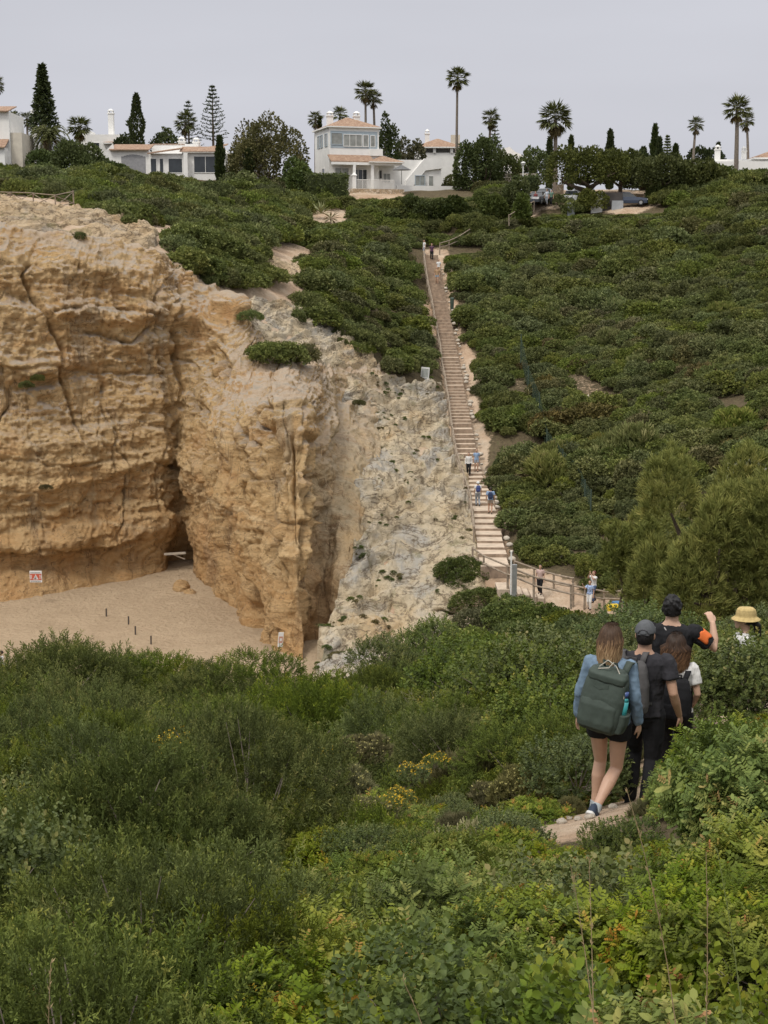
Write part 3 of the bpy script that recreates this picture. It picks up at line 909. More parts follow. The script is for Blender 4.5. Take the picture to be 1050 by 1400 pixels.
def rock_patch(name, rows, label, mat, nr, nc, amp, seed, lift=0.12):
    """weathered rock that crops out of the ground along the given rows (photo pixel, distance)"""
    q = np.stack([[P(*c) for c in r] for r in rows])
    a = catmull_rows(q, np.arange(len(rows), dtype=float), np.linspace(0, len(rows) - 1, nr))
    b = np.swapaxes(catmull_rows(np.swapaxes(a, 0, 1), np.arange(float(q.shape[1])), np.linspace(0, q.shape[1] - 1, nc)), 0, 1)
    p = b.reshape(-1, 3).copy()
    p[:, 2] = H(p[:, 0], p[:, 1])
    u = np.broadcast_to(np.linspace(0, 1, nc)[None, :], (nr, nc)).ravel()
    v = np.broadcast_to(np.linspace(0, 1, nr)[:, None], (nr, nc)).ravel()
    e = smooth01(u, 0, .10) * smooth01(1 - u, 0, .10) * smooth01(v, 0, .08) * smooth01(1 - v, 0, .10)
    e = smooth01(e + 0.45 * fbm(p * 0.35, 3, seed + 9) * (1 - e), 0.12, 0.5)
    k = np.array([1, 0.45, 1])
    d = 0.75 * fbm(p * 0.40 * k, 4, seed) + 0.30 * fbm(p * 1.1 * k, 4, seed + 1, ridged=True) + 0.08 * fbm(p * 2.6 * k, 3, seed + 2, ridged=True)
    bz = p[:, 2] - 0.25 * p[:, 0] + 0.5 * fbm(p * 0.5 * k, 3, seed + 3)
    for fq, am in ((1.2, 0.8), (2.9, 0.7)):
        f = (bz * fq) % 1.0
        d += am / fq * (smooth01(f, .6, 1.0) - f) + am / fq * 0.5
    p[:, 2] += lift + amp * d * e - 0.7 * (1 - e)
    i = np.arange(nr * nc).reshape(nr, nc)
    F = np.stack([i[:-1, :-1].ravel(), i[:-1, 1:].ravel(), i[1:, 1:].ravel(), i[1:, :-1].ravel()], 1)
    if np.cross(p[F[0, 1]] - p[F[0, 0]], p[F[0, 2]] - p[F[0, 1]])[2] < 0:
        F = F[:, ::-1]
    return tag(link(name, np_mesh(name, p, F, smooth=True), mat), label, 'rock', kind='structure')


rock_patch('rock_outcrop', [[(396, 506, 99), (430, 508, 104), (470, 510, 109.5), (525, 512, 115.5)], [(388, 488, 101.5), (425, 482, 106.5), (465, 482, 111.5), (512, 490, 117)],
                            [(345, 462, 102), (385, 456, 107), (425, 458, 112), (458, 474, 116.5)], [(330, 432, 104), (362, 428, 107.5), (396, 430, 112), (426, 446, 116)],
                            [(284, 408, 104.5), (325, 404, 107), (365, 402, 110.5), (402, 408, 114.5)]], 'pale broken limestone ledges above the cliff nose', M_LIME, 300, 240, 0.8, 501)
rock_patch('rock_outcrop', [[(-90, 322, 97.5), (40, 326, 99), (130, 336, 100.5), (208, 356, 103)], [(-90, 308, 102), (40, 312, 103), (130, 321, 105), (218, 337, 107)],
                            [(-90, 297, 108), (40, 300, 109), (130, 308, 112), (226, 323, 113)], [(-90, 287, 114), (40, 288, 115), (120, 298, 118), (228, 315, 117)]], 'weathered beige rock along the rim of the plateau', M_LIMEP, 220, 420, 0.75, 521)
rock_patch('rock_outcrop', [[(352, 356, 120), (375, 358, 121), (405, 362, 122), (425, 366, 123)], [(352, 346, 124), (375, 344, 125), (400, 348, 126), (424, 352, 127)], [(358, 338, 128), (374, 330, 130), (398, 336, 131), (420, 344, 131)]], 'small pale outcrop between the shrubs of the plateau', M_LIMEP, 120, 120, 0.6, 541)
# ------------------------------------------------------------------ leaf materials
def leaf_mat(name, stops, rough=0.55, spec=0.3, transl=0.22, hue_var=0.06, warm=(1.34, 1.18, 0.92)):
    """colour runs along the per-leaf value 'tint'; each plant is a little lighter or darker than the next"""
    t = NT(name)
    tint = t.n('ShaderNodeAttribute', attribute_name='tint').outputs['Fac']
    stops = [(p, (c[0] * warm[0], c[1] * warm[1], c[2] * warm[2])) for p, c in stops]
    spec *= 0.6
    oi = t.n('ShaderNodeObjectInfo').outputs['Random']
    c = t.ramp(tint, stops)
    f = t.math('MULTIPLY_ADD', oi, 0.26, 0.88)
    hv = t.n('ShaderNodeHueSaturation')
    t.l(c, hv.inputs['Color'])
    t.l(f, hv.inputs['Value'])
    t.l(t.math('MULTIPLY_ADD', t.math('FRACT', t.math('MULTIPLY', oi, 7.31)), hue_var * 0.5, 0.5 - hue_var * 0.25), hv.inputs['Hue'])
    t.l(t.math('MULTIPLY_ADD', t.math('FRACT', t.math('MULTIPLY', oi, 13.7)), 0.3, 0.82), hv.inputs['Saturation'])
    col = hv.outputs[0]
    m = t.bsdf(col, rough, spec, transl=transl, tcol=t.mix(0.5, col, (0.16, 0.20, 0.03)))
    return m


M_LENT = leaf_mat('lentisk_leaf', [(0.0, (0.040, 0.065, 0.018)), (0.45, (0.075, 0.125, 0.030)), (0.75, (0.135, 0.195, 0.050)), (0.93, (0.20, 0.23, 0.075)), (1.0, (0.25, 0.15, 0.08))], 0.5, 0.2, 0.28, 0.06, (1.52, 1.27, 0.66))
M_JUNI = leaf_mat('juniper_leaf', [(0.0, (0.030, 0.042, 0.017)), (0.5, (0.064, 0.096, 0.030)), (0.85, (0.125, 0.170, 0.050)), (1.0, (0.18, 0.20, 0.065))], 0.65, 0.2, 0.18, 0.05, (1.40, 1.2, 0.78))
M_SMALL = leaf_mat('small_leaf', [(0.0, (0.038, 0.058, 0.020)), (0.5, (0.080, 0.120, 0.034)), (0.85, (0.135, 0.175, 0.050)), (1.0, (0.20, 0.20, 0.07))], 0.5, 0.35)
M_SCRUB = leaf_mat('scrub_leaf', [(0.0, (0.036, 0.050, 0.018)), (0.5, (0.070, 0.095, 0.030)), (0.9, (0.115, 0.135, 0.045)), (1.0, (0.16, 0.16, 0.06))], 0.6, 0.2, 0.15, warm=(1.2, 1.16, 1.0))
# the scrub of the far slope: distance haze put into lighter, greyer leaf colours
M_FSCRUB = leaf_mat('hazed_scrub_leaf', [(0.0, (0.056, 0.070, 0.026)), (0.5, (0.115, 0.135, 0.046)), (0.9, (0.18, 0.195, 0.072)), (1.0, (0.23, 0.22, 0.10))], 0.65, 0.15, 0.18, warm=(1.26, 1.22, 1.08))
M_FSMALL = leaf_mat('hazed_small_leaf', [(0.0, (0.058, 0.076, 0.026)), (0.5, (0.122, 0.150, 0.046)), (0.9, (0.19, 0.215, 0.072)), (1.0, (0.25, 0.24, 0.10))], 0.65, 0.15, 0.2, warm=(1.26, 1.20, 1.08))
M_FJUNI = leaf_mat('hazed_juniper_leaf', [(0.0, (0.044, 0.054, 0.023)), (0.5, (0.092, 0.108, 0.042)), (0.9, (0.15, 0.165, 0.065)), (1.0, (0.19, 0.185, 0.085))], 0.65, 0.15, 0.15, warm=(1.26, 1.20, 1.08))
M_OLIVE = leaf_mat('olive_leaf', [(0.0, (0.050, 0.058, 0.030)), (0.5, (0.095, 0.105, 0.058)), (1.0, (0.16, 0.165, 0.09))], 0.6, 0.2, 0.12)
M_DRYL = leaf_mat('dry_leaf', [(0.0, (0.050, 0.046, 0.026)), (0.5, (0.098, 0.092, 0.048)), (1.0, (0.165, 0.15, 0.075))], 0.75, 0.15, 0.12)
M_PINE = leaf_mat('pine_needle', [(0.0, (0.066, 0.090, 0.028)), (0.5, (0.150, 0.186, 0.058)), (0.85, (0.25, 0.28, 0.09)), (1.0, (0.32, 0.32, 0.12))], 0.6, 0.2, 0.18, 0.02)
M_DARK = leaf_mat('dark_leaf', [(0.0, (0.016, 0.026, 0.012)), (0.5, (0.034, 0.052, 0.022)), (1.0, (0.07, 0.09, 0.035))], 0.6, 0.2, 0.1, 0.03)
M_UMB = leaf_mat('umbrella_pine_needle', [(0.0, (0.030, 0.040, 0.016)), (0.5, (0.060, 0.078, 0.026)), (1.0, (0.12, 0.135, 0.045))], 0.6, 0.2, 0.12, 0.02)
M_PALM = leaf_mat('palm_leaf', [(0.0, (0.13, 0.10, 0.055)), (0.25, (0.075, 0.085, 0.04)), (0.6, (0.075, 0.095, 0.045)), (1.0, (0.13, 0.15, 0.07))], 0.5, 0.3, 0.12, 0.03)
M_SILV = leaf_mat('silver_leaf', [(0.0, (0.11, 0.12, 0.075)), (0.5, (0.19, 0.21, 0.13)), (1.0, (0.30, 0.31, 0.21))], 0.7, 0.2, 0.15)
M_YEL = plain('yellow_petal', (0.62, 0.40, 0.03), 0.6, 0.2, 0.15)
M_BUD = plain('pale_bud', (0.40, 0.36, 0.13), 0.7, 0.2, 0.2)
M_WHITEF = plain('white_petal', (0.75, 0.74, 0.70), 0.7)
M_PINKF = plain('pink_petal', (0.50, 0.12, 0.30), 0.6)
M_TWIG = plain('bare_twig', (0.24, 0.20, 0.165), 0.85, 0.15, 0.25, 8)
M_BARK = plain('bark', (0.13, 0.10, 0.075), 0.9, 0.1, 0.3, 4, bump=0.6, bscale=12, bdist=0.03)
M_PTRUNK = plain('palm_trunk', (0.20, 0.17, 0.14), 0.9, 0.1, 0.25, 5, bump=0.6, bscale=10, bdist=0.03)
M_STALK = plain('dry_stalk', (0.36, 0.27, 0.15), 0.8, 0.15, 0.2, 10)

# ------------------------------------------------------------------ leaf geometry (numpy)
LEAF6 = np.array([(0, 0, 0), (-0.36, 0.30, 0.08), (-0.34, 0.68, 0.07), (0, 1, -0.05), (0.34, 0.68, 0.07), (0.36, 0.30, 0.08)])
LEAF6_F = np.array([(0, 1, 2, 3), (0, 3, 4, 5)])
BLADE = np.array([(-0.5, 0, 0), (0.5, 0, 0), (0.28, 1, 0), (-0.28, 1, 0)])
BLADE_F = np.array([(0, 1, 2, 3)])
RHOMB = np.array([(0, 0, 0), (0.5, 0.5, 0.05), (0, 1, 0), (-0.5, 0.5, 0.05)])


def frames(y, roll, r=None):
    """rotation matrices whose local +Y runs along y (n,3) and which are rolled about it"""
    y = y / (np.linalg.norm(y, axis=1, keepdims=True) + 1e-9)
    up = np.tile(np.array([0, 0, 1.0]), (len(y), 1))
    bad = np.abs(y[:, 2]) > 0.97
    up[bad] = (1, 0, 0)
    x = np.cross(y, up)
    x /= np.linalg.norm(x, axis=1, keepdims=True) + 1e-9
    z = np.cross(x, y)
    c, s = np.cos(roll)[:, None], np.sin(roll)[:, None]
    x2 = x * c + z * s
    z2 = -x * s + z * c
    return np.stack([x2, y, z2], 2)       # columns


class Acc:
    """collects quads with a tint per vertex and a material index per face"""

    def __init__(self):
        self.V, self.F, self.T, self.M, self.n = [], [], [], [], 0

    def add(self, V, F, T, m=0):
        self.V.append(np.asarray(V, float))
        self.F.append(np.asarray(F) + self.n)
        self.T.append(np.broadcast_to(np.asarray(T, float), (len(V),)))
        self.M.append(np.full(len(F), m))
        self.n += len(V)

    def scatter(self, tv, tf, tt, pos, rot, scale, tint, m=0):
        """template (tv, tf, tt) at pos (n,3), rot (n,3,3), scale (n,) or (n,3), tint offset (n,)"""
        n, k = len(pos), len(tv)
        if n == 0:
            return
        sc = np.asarray(scale, float)
        sc = np.broadcast_to(sc[:, None] if sc.ndim == 1 else sc, (n, 3))
        V = np.einsum('nij,nkj->nki', rot, tv[None] * sc[:, None, :]) + pos[:, None, :]
        F = tf[None] + (np.arange(n) * k)[:, None, None]
        T = np.clip(tt[None] + tint[:, None], 0, 1)
        self.add(V.reshape(-1, 3), F.reshape(-1, tf.shape[1]), T.ravel(), m)

    def tubes(self, a, b, ra, rb, T=0.5, m=0, sides=4):
        """straight tapered sticks from a (n,3) to b (n,3)"""
        a, b = np.atleast_2d(a), np.atleast_2d(b)
        n = len(a)
        rot = frames(b - a, np.zeros(n))
        ang = np.arange(sides) * 2 * math.pi / sides
        ring = np.stack([np.cos(ang), 0 * ang, np.sin(ang)], 1)
        ra = np.broadcast_to(np.asarray(ra, float), (n,))
        rb = np.broadcast_to(np.asarray(rb, float), (n,))
        R0 = np.einsum('nij,kj->nki', rot, ring)
        V = np.concatenate([a[:, None] + R0 * ra[:, None, None], b[:, None] + R0 * rb[:, None, None]], 1)
        f = np.array([(i, (i + 1) % sides, sides + (i + 1) % sides, sides + i) for i in range(sides)])
        F = f[None] + (np.arange(n) * 2 * sides)[:, None, None]
        self.add(V.reshape(-1, 3), F.reshape(-1, 4), T, m)

    def mesh(self, name):
        return np_mesh(name, np.concatenate(self.V), np.concatenate(self.F), tint=np.concatenate(self.T), mats=np.concatenate(self.M))

    def template(self):
        return np.concatenate(self.V), np.concatenate(self.F), np.concatenate(self.T)


def unit(v):
    return v / (np.linalg.norm(v, axis=-1, keepdims=True) + 1e-9)


def sprig_lentisk(g, n_leaf=7, L=0.085, pairs=4):
    a = Acc()
    for k in range(n_leaf):
        h = 0.02 + 0.10 * k / n_leaf
        az = k * 2.4 + g.uniform(-0.3, 0.3)
        el = 0.35 + 0.85 * k / n_leaf
        d = np.array([math.cos(az) * math.cos(el), math.sin(az) * math.cos(el), math.sin(el)])
        LL = L * g.uniform(0.75, 1.1) * (1 if k < n_leaf - 2 else 0.7)
        side = unit(np.cross(d, [0, 0, 1.0]))
        nrm = np.cross(side, d)
        o = np.array([0, 0, h])
        P_, D_, = [], []
        for j in range(pairs):
            q = o + d * LL * (0.28 + 0.62 * j / (pairs - 1)) - nrm * 0.02 * (j / pairs) ** 2 * LL * 10 * 0.3
            for sg in (-1, 1):
                P_.append(q)
                D_.append(side * sg * 0.95 + d * 0.45 + nrm * 0.25)
        P_, D_ = np.array(P_), np.array(D_)
        rot = frames(D_, np.zeros(len(D_)))
        sz = LL * 0.36 * g.uniform(0.8, 1.1, len(P_))
        a.scatter(LEAF6, LEAF6_F, np.zeros(6), P_, rot, np.stack([sz * .78, sz * 1.12, sz], 1), np.full(len(P_), (k / n_leaf) * 0.35 + g.uniform(0, 0.08)))
    return a.template()


def sprig_simple(g, n_leaf=10, L=0.03, stem=0.10, wide=1.0):
    a = Acc()
    k = np.arange(n_leaf)
    az = k * 2.4
    el = 0.2 + 0.9 * k / n_leaf
    d = np.stack([np.cos(az) * np.cos(el), np.sin(az) * np.cos(el), np.sin(el)], 1)
    p = np.stack([0 * k, 0 * k, stem * k / n_leaf], 1)
    rot = frames(d, g.uniform(-0.5, 0.5, n_leaf))
    s = L * g.uniform(0.7, 1.15, n_leaf)
    a.scatter(LEAF6, LEAF6_F, np.zeros(6), p, rot, np.stack([s * wide, s, s], 1), 0.35 * k / n_leaf)
    return a.template()


def sprig_juniper(g, L=0.105, n=10, sub=4):
    a = Acc()
    k = np.arange(n)
    tt = 0.08 + 0.92 * k / n
    bend = g.uniform(-0.25, 0.25, 2)
    ax = np.stack([bend[0] * tt ** 2 * L, bend[1] * tt ** 2 * L, tt * L], 1)
    az = k * 2.4
    d = np.stack([np.cos(az) * 0.75, np.sin(az) * 0.75, 0.75 + 0.4 * tt], 1)
    ln = L * (0.42 - 0.26 * tt) * g.uniform(0.8, 1.2, n)
    rot = frames(d, g.uniform(0, 3, n))
    a.scatter(BLADE, BLADE_F, np.array([0, 0, .12, .12]), ax, rot, np.stack([np.full(n, L * 0.055), ln, ln], 1), 0.40 * tt)
    du = unit(d)
    for j in range(sub):
        f = (j + 0.6) / sub
        pp = ax + du * (ln * f)[:, None]
        dd = du + g.normal(0, 0.55, (n, 3))
        rr = frames(dd, g.uniform(0, 3, n))
        l2 = L * 0.10 * g.uniform(0.7, 1.3, n)
        a.scatter(BLADE, BLADE_F, np.array([0, 0, .12, .12]), pp, rr, np.stack([np.full(n, L * 0.050), l2, l2], 1), 0.40 * tt + 0.12 * f)
    return a.template()


def sprig_tuft(g, n=14, L=0.16, w=0.008, spread=0.45):
    """a brush of needles"""
    a = Acc()
    d = np.stack([g.normal(0, spread, n), g.normal(0, spread, n), np.ones(n)], 1)
    p = np.stack([0 * d[:, 0], 0 * d[:, 0], g.uniform(0, 0.35, n) * L], 1)
    ln = L * g.uniform(0.7, 1.1, n)
    a.scatter(BLADE, BLADE_F, np.array([0, 0, .2, .2]), p, frames(d, g.uniform(0, 3, n)), np.stack([np.full(n, w), ln, ln], 1), g.uniform(0, 0.2, n))
    return a.template()


def sprig_far(g, n=5, L=0.11):
    a = Acc()
    d = np.stack([g.normal(0, 0.8, n), g.normal(0, 0.8, n), np.ones(n)], 1)
    ln = L * g.uniform(0.7, 1.2, n)
    a.scatter(RHOMB, BLADE_F, np.zeros(4), g.normal(0, L * 0.35, (n, 3)), frames(d, g.uniform(0, 3, n)), np.stack([ln * 0.62, ln, ln], 1), g.uniform(0, 0.15, n))
    return a.template()


def lobes(g, n, flat=0.8, spread=0.62, rmin=0.32, rmax=0.55):
    """overlapping balls that make up a crown of unit radius standing on z = 0"""
    out = []
    for i in range(n):
        az = g.uniform(0, 2 * math.pi)
        rr = spread * math.sqrt(g.uniform(0, 1))
        r = g.uniform(rmin, rmax)
        z = g.uniform(0.15, 1.0) * (1 - 0.45 * rr) * flat
        out.append((rr * math.cos(az), rr * math.sin(az), max(z - r * 0.55, r * 0.25), r))
    return np.array(out)


def shell_points(g, lb, n, inner=0.25, low=-0.35, shape=(1, 1, 1)):
    """points on the outer surface of the lobes (some within), with outward directions"""
    k = g.choice(len(lb), n * 3, p=lb[:, 3] ** 2 / (lb[:, 3] ** 2).sum())
    d = unit(g.normal(0, 1, (n * 3, 3)))
    ok = d[:, 2] > low
    k, d = k[ok], d[ok]
    rad = lb[k, 3] * np.where(g.uniform(0, 1, len(k)) < inner, g.uniform(0.55, 0.92, len(k)), g.uniform(0.92, 1.08, len(k)))
    rad = rad * (1 + 0.16 * vnoise(d * 2.3 + k[:, None] * 5.1, 5))
    p = lb[k, :3] + d * rad[:, None]
    # leave out what lies deep in another lobe
    dist = np.linalg.norm(p[:, None, :] - lb[None, :, :3], axis=2) / lb[None, :, 3]
    dist[np.arange(len(k)), k] = 9
    keep = (dist.min(1) > 0.74) & (p[:, 2] > 0.0)
    p, d = p[keep][:n], d[keep][:n]
    return p * np.array(shape), d


def make_bush(name, seed, mat, sprig, n_sprig, radius=1.0, flat=0.8, n_lobe=9, upness=0.5, jit=0.45, size=(0.8, 1.2), n_temp=5, tint0=(0.1, 0.55), twigs=14, lob=None, extra=None, inner=0.25, mats=None):
    g = np.random.default_rng(seed)
    lb = lob if lob is not None else lobes(g, n_lobe, flat)
    p, d = shell_points(g, lb, n_sprig, inner)
    p = p * radius
    n = len(p)
    a = Acc()
    temps = [sprig(g) for _ in range(n_temp)]
    which = g.integers(0, n_temp, n)
    ax = unit(d * (1 - upness) + np.array([0, 0, upness]) + g.normal(0, jit, (n, 3)) * 0.6)
    # template axis is local z: build frames with y = axis then swap
    fr = frames(ax, g.uniform(0, 6.28, n))
    rot = np.stack([fr[:, :, 0], -fr[:, :, 2], fr[:, :, 1]], 2)
    sz = g.uniform(size[0], size[1], n)
    clump = 0.22 * vnoise(p / radius * 2.6, seed)
    tn = g.uniform(tint0[0], tint0[1], n) + clump
    for k in range(n_temp):
        s_ = which == k
        tv, tf, tt = temps[k]
        a.scatter(tv, tf, tt, p[s_], rot[s_], sz[s_], tn[s_])
    if twigs:
        m = min(twigs, n)
        q = p[g.choice(n, m, replace=False)]
        base = np.stack([q[:, 0] * 0.25, q[:, 1] * 0.25, np.zeros(m)], 1)
        midp = base * 0.4 + q * 0.6 + g.normal(0, 0.06 * radius, (m, 3))
        a.tubes(base, midp, 0.012 * radius, 0.008 * radius, 0.3, 1)
        a.tubes(midp, q, 0.008 * radius, 0.003 * radius, 0.3, 1)
    if extra:
        extra(a, g, p, d, lb)
    me = a.mesh(name)
    for m in (mats or [mat, M_TWIG]):
        me.materials.append(m)
    return me


def flower_heads(frac, size, mi, zmin=0.45):
    def f(a, g, p, d, lb):
        ok = np.nonzero((p[:, 2] > zmin * p[:, 2].max()) & (d[:, 2] > 0.0))[0]
        ok = g.choice(ok, int(len(ok) * frac), replace=False)
        q = p[ok] + d[ok] * 0.05 + np.array([0, 0, 0.05])
        n = len(q)
        for k in range(3):
            r = frames(unit(g.normal(0, 0.5, (n, 3)) + np.array([math.cos(k * 2.1), math.sin(k * 2.1), 0.4])), g.uniform(0, 1, n))
            a.scatter(RHOMB, BLADE_F, np.zeros(4), q - np.array([0, 0, size * 0.3]), r, np.full(n, size) * g.uniform(0.6, 1.2, n), np.zeros(n), mi)
    return f


# ------------------------------------------------------------------ plant kinds (meshes shared by all copies)
g0 = np.random.default_rng(11)
B_LENT = [make_bush('lentisk_bush', 100 + i, M_LENT, sprig_lentisk, 420, 0.62, 0.8, 8, 0.45, 0.4, (0.8, 1.25), 6, (0.1, 0.62)) for i in range(4)]
B_LENT_LOW = [make_bush('lentisk_mat', 120 + i, M_LENT, sprig_lentisk, 420, 0.70, 0.42, 12, 0.6, 0.4, (0.8, 1.2), 6, (0.15, 0.68)) for i in range(3)]
B_JUNI = [make_bush('juniper_bush', 140 + i, M_JUNI, sprig_juniper, 2300, 0.85, 0.95, 20, 0.22, 0.5, (0.75, 1.5), 6, (0.02, 0.50)) for i in range(4)]
B_SMALL = [make_bush('small_leaved_bush', 160 + i, M_SMALL, sprig_simple, 900, 0.75, 0.85, 9, 0.45, 0.5, (0.8, 1.3), 5, (0.1, 0.6)) for i in range(4)]
B_BROAD = [make_bush('broad_leaved_bush', 180 + i, M_LENT, lambda g: sprig_simple(g, 10, 0.036, 0.12, 0.95), 420, 0.55, 0.8, 7, 0.6, 0.5, (0.8, 1.3), 5, (0.1, 0.55)) for i in range(3)]
B_HEATH = [make_bush('heath_bush', 200 + i, M_OLIVE, lambda g: sprig_tuft(g, 16, 0.11, 0.007, 0.35), 520, 0.5, 0.8, 7, 0.75, 0.35, (0.8, 1.3), 4, (0.1, 0.7)) for i in range(2)]
B_SILV = [make_bush('silver_bush', 210 + i, M_SILV, lambda g: sprig_tuft(g, 12, 0.09, 0.010, 0.4), 320, 0.34, 0.8, 6, 0.7, 0.35, (0.8, 1.3), 4, (0.2, 0.8)) for i in range(1)]
B_YELLOW = [make_bush('yellow_flowering_bush', 220 + i, M_SMALL, lambda g: sprig_simple(g, 9, 0.028, 0.09, 0.8), 420, 0.42, 0.75, 7, 0.6, 0.45, (0.8, 1.2), 4, (0.2, 0.7), extra=flower_heads(0.36, 0.034, 2), mats=[M_SMALL, M_TWIG, M_YEL]) for i in range(2)]
B_BUD = [make_bush('pale_budded_bush', 230 + i, M_OLIVE, lambda g: sprig_tuft(g, 14, 0.10, 0.008, 0.4), 420, 0.45, 0.75, 7, 0.7, 0.4, (0.8, 1.2), 4, (0.3, 0.9), extra=flower_heads(0.5, 0.026, 2), mats=[M_OLIVE, M_TWIG, M_BUD]) for i in range(2)]


def make_deadwood(name, seed, n=46, radius=0.6):
    g = np.random.default_rng(seed)
    a = Acc()
    st = np.zeros((n, 3)) + g.normal(0, 0.06, (n, 3)) * radius
    st[:, 2] = 0
    d = unit(g.normal(0, 0.7, (n, 3)) + np.array([0, 0, 1.0]))
    cur, r = st, np.full(n, 0.0065 * radius / 0.6)
    for lv in range(4):
        nx_ = cur + d * radius * g.uniform(0.2, 0.36, len(cur))[:, None]
        a.tubes(cur, nx_, r, r * 0.65, 0.5, 0)
        if lv < 3:
            cur = np.repeat(nx_, 2, 0)
            d = unit(np.repeat(d, 2, 0) + g.normal(0, 0.55, (len(cur), 3)))
            r = np.repeat(r * 0.65, 2)
    me = a.mesh(name)
    me.materials.append(M_TWIG)
    return me


B_DEAD = [make_deadwood('leafless_bush', 240 + i) for i in range(3)]

# far shrubs: same crowns, leaves gathered in clumps a few centimetres across
far_s = lambda g: sprig_far(g, 8, 0.082)
B_FAR = []
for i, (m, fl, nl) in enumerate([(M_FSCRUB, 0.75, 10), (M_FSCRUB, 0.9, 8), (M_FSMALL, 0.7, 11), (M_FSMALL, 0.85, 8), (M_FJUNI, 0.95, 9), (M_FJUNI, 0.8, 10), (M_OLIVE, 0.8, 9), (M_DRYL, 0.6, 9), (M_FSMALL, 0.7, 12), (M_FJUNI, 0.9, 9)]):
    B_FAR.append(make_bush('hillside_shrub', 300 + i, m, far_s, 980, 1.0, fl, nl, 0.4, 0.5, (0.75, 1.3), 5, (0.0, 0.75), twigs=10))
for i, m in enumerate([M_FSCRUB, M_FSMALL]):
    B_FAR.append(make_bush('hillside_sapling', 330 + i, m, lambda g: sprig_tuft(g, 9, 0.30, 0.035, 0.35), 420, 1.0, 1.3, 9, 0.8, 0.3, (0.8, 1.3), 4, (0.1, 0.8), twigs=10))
B_MID = []
mid_s = lambda g: sprig_far(g, 9, 0.062)
for i, m in enumerate([M_SMALL, M_SCRUB, M_JUNI, M_SMALL, M_OLIVE]):
    B_MID.append(make_bush('dense_shrub', 350 + i, m, mid_s, 1500, 1.0, 0.85, 11, 0.4, 0.5, (0.75, 1.3), 5, (0.0, 0.75), twigs=16))

# ------------------------------------------------------------------ planting
PLANTED = {}


def plant(meshes, name, x, y, s, label, cat, group, g, dz=0.0, sz=1.0, key=None):
    me = meshes[int(g.integers(0, len(meshes)))]
    o = bpy.data.objects.new(name, me)
    COL.objects.link(o)
    o.location = (x, y, h1(x, y) - 0.06 * s + dz)
    o.rotation_euler = (g.normal(0, 0.06), g.normal(0, 0.06), g.uniform(0, 6.28))
    o.scale = (s, s, s * sz)
    return tag(o, label, cat, group)


TOPZ = {}


def top_of(me):
    if me.name not in TOPZ:
        v = np.empty(len(me.vertices) * 3, np.float32)
        me.vertices.foreach_get('co', v)
        TOPZ[me.name] = float(np.percentile(v[2::3], 99.0))
    return TOPZ[me.name]


def jitter_grid(x0, x1, y0, y1, step, g):
    xs, ys = np.meshgrid(np.arange(x0, x1, step), np.arange(y0, y1, step))
    p = np.stack([xs.ravel(), ys.ravel()], 1)
    return p + g.uniform(-0.45, 0.45, p.shape) * step


def in_frame(p, m=60, top=1.0):
    q = proj(p)
    q2 = proj(p + np.array([0, 0, top]))
    return (q[:, 0] > -m) & (q[:, 0] < 1050 + m) & (q2[:, 1] < 1400 + m) & (q[:, 1] > -m)


KEEP_OFF = []      # plan discs (x, y, r) that stay clear: filled by houses, people, signs
gp = np.random.default_rng(2024)
LAB = {
    'lent': ('lentisk_bush', 'glossy green lentisk bush with small paired leaflets in the foreground thicket', 'bush', 'lentisk bushes of the foreground'),
    'lentlow': ('lentisk_bush', 'low spreading lentisk bush with reddish new tips on the bank below the hikers', 'bush', 'low lentisk bushes on the bank'),
    'juni': ('juniper_bush', 'dark feathery juniper bush on the slope above the beach', 'bush', 'juniper bushes above the beach'),
    'small': ('small_leaved_bush', 'bright green small leaved bush on the slope left of the hikers', 'bush', 'small leaved bushes on the slope'),
    'broad': ('broad_leaved_bush', 'broad leaved green bush at the bottom of the foreground thicket', 'bush', 'broad leaved bushes of the foreground'),
    'heath': ('heath_bush', 'greyish green heath bush with fine upright shoots in the thicket', 'bush', 'heath bushes of the foreground'),
    'dead': ('leafless_bush', 'leafless grey twiggy bush among the green bushes', 'bush', 'leafless grey bushes'),
    'yel': ('flowering_bush', 'small bush dotted with yellow flowers in the middle of the slope', 'bush', 'yellow flowering bushes'),
    'bud': ('budding_bush', 'pale bush covered in cream coloured flower buds', 'bush', 'pale budding bushes'),
    'silv': ('silver_bush', 'small silvery grey bush among the lentisk', 'bush', 'silvery bushes'),
    'mid': ('dense_shrub', 'dense green shrub on the ridge in front of the foot of the stairs', 'shrub', 'dense shrubs on the ridge'),
}
MESH = {'lent': B_LENT, 'lentlow': B_LENT_LOW, 'juni': B_JUNI, 'small': B_SMALL, 'broad': B_BROAD, 'heath': B_HEATH, 'dead': B_DEAD, 'yel': B_YELLOW, 'bud': B_BUD, 'silv': B_SILV, 'mid': B_MID}
COUNT = {}


def put(kind, x, y, s, sz=1.0, dz=0.0, label=None, group='*'):
    nm, lb, ct, gr = LAB[kind]
    COUNT[kind] = COUNT.get(kind, 0) + 1
    return plant(MESH[kind], nm, x, y, s, label or lb, ct, gr if group == '*' else group, gp, dz, sz)


# people and the trodden path keep their room: plan discs
KEEP_OFF += [(1.83, 11.1, 0.45), (2.3, 12.2, 0.42), (2.75, 13.0, 0.42), (2.95, 13.8, 0.42), (4.3, 16.5, 0.4)]


def clear(x, y, r):
    for a, b, c in KEEP_OFF:
        if math.hypot(x - a, y - b) < c + r:
            return False
    return True


SIGHT = [(790, 852, 1120, 11.4), (752, 812, 1152, 10.7), (862, 905, 1066, 12.5)]       # (px0, px1, row, distance): what stands nearer must stay below this row


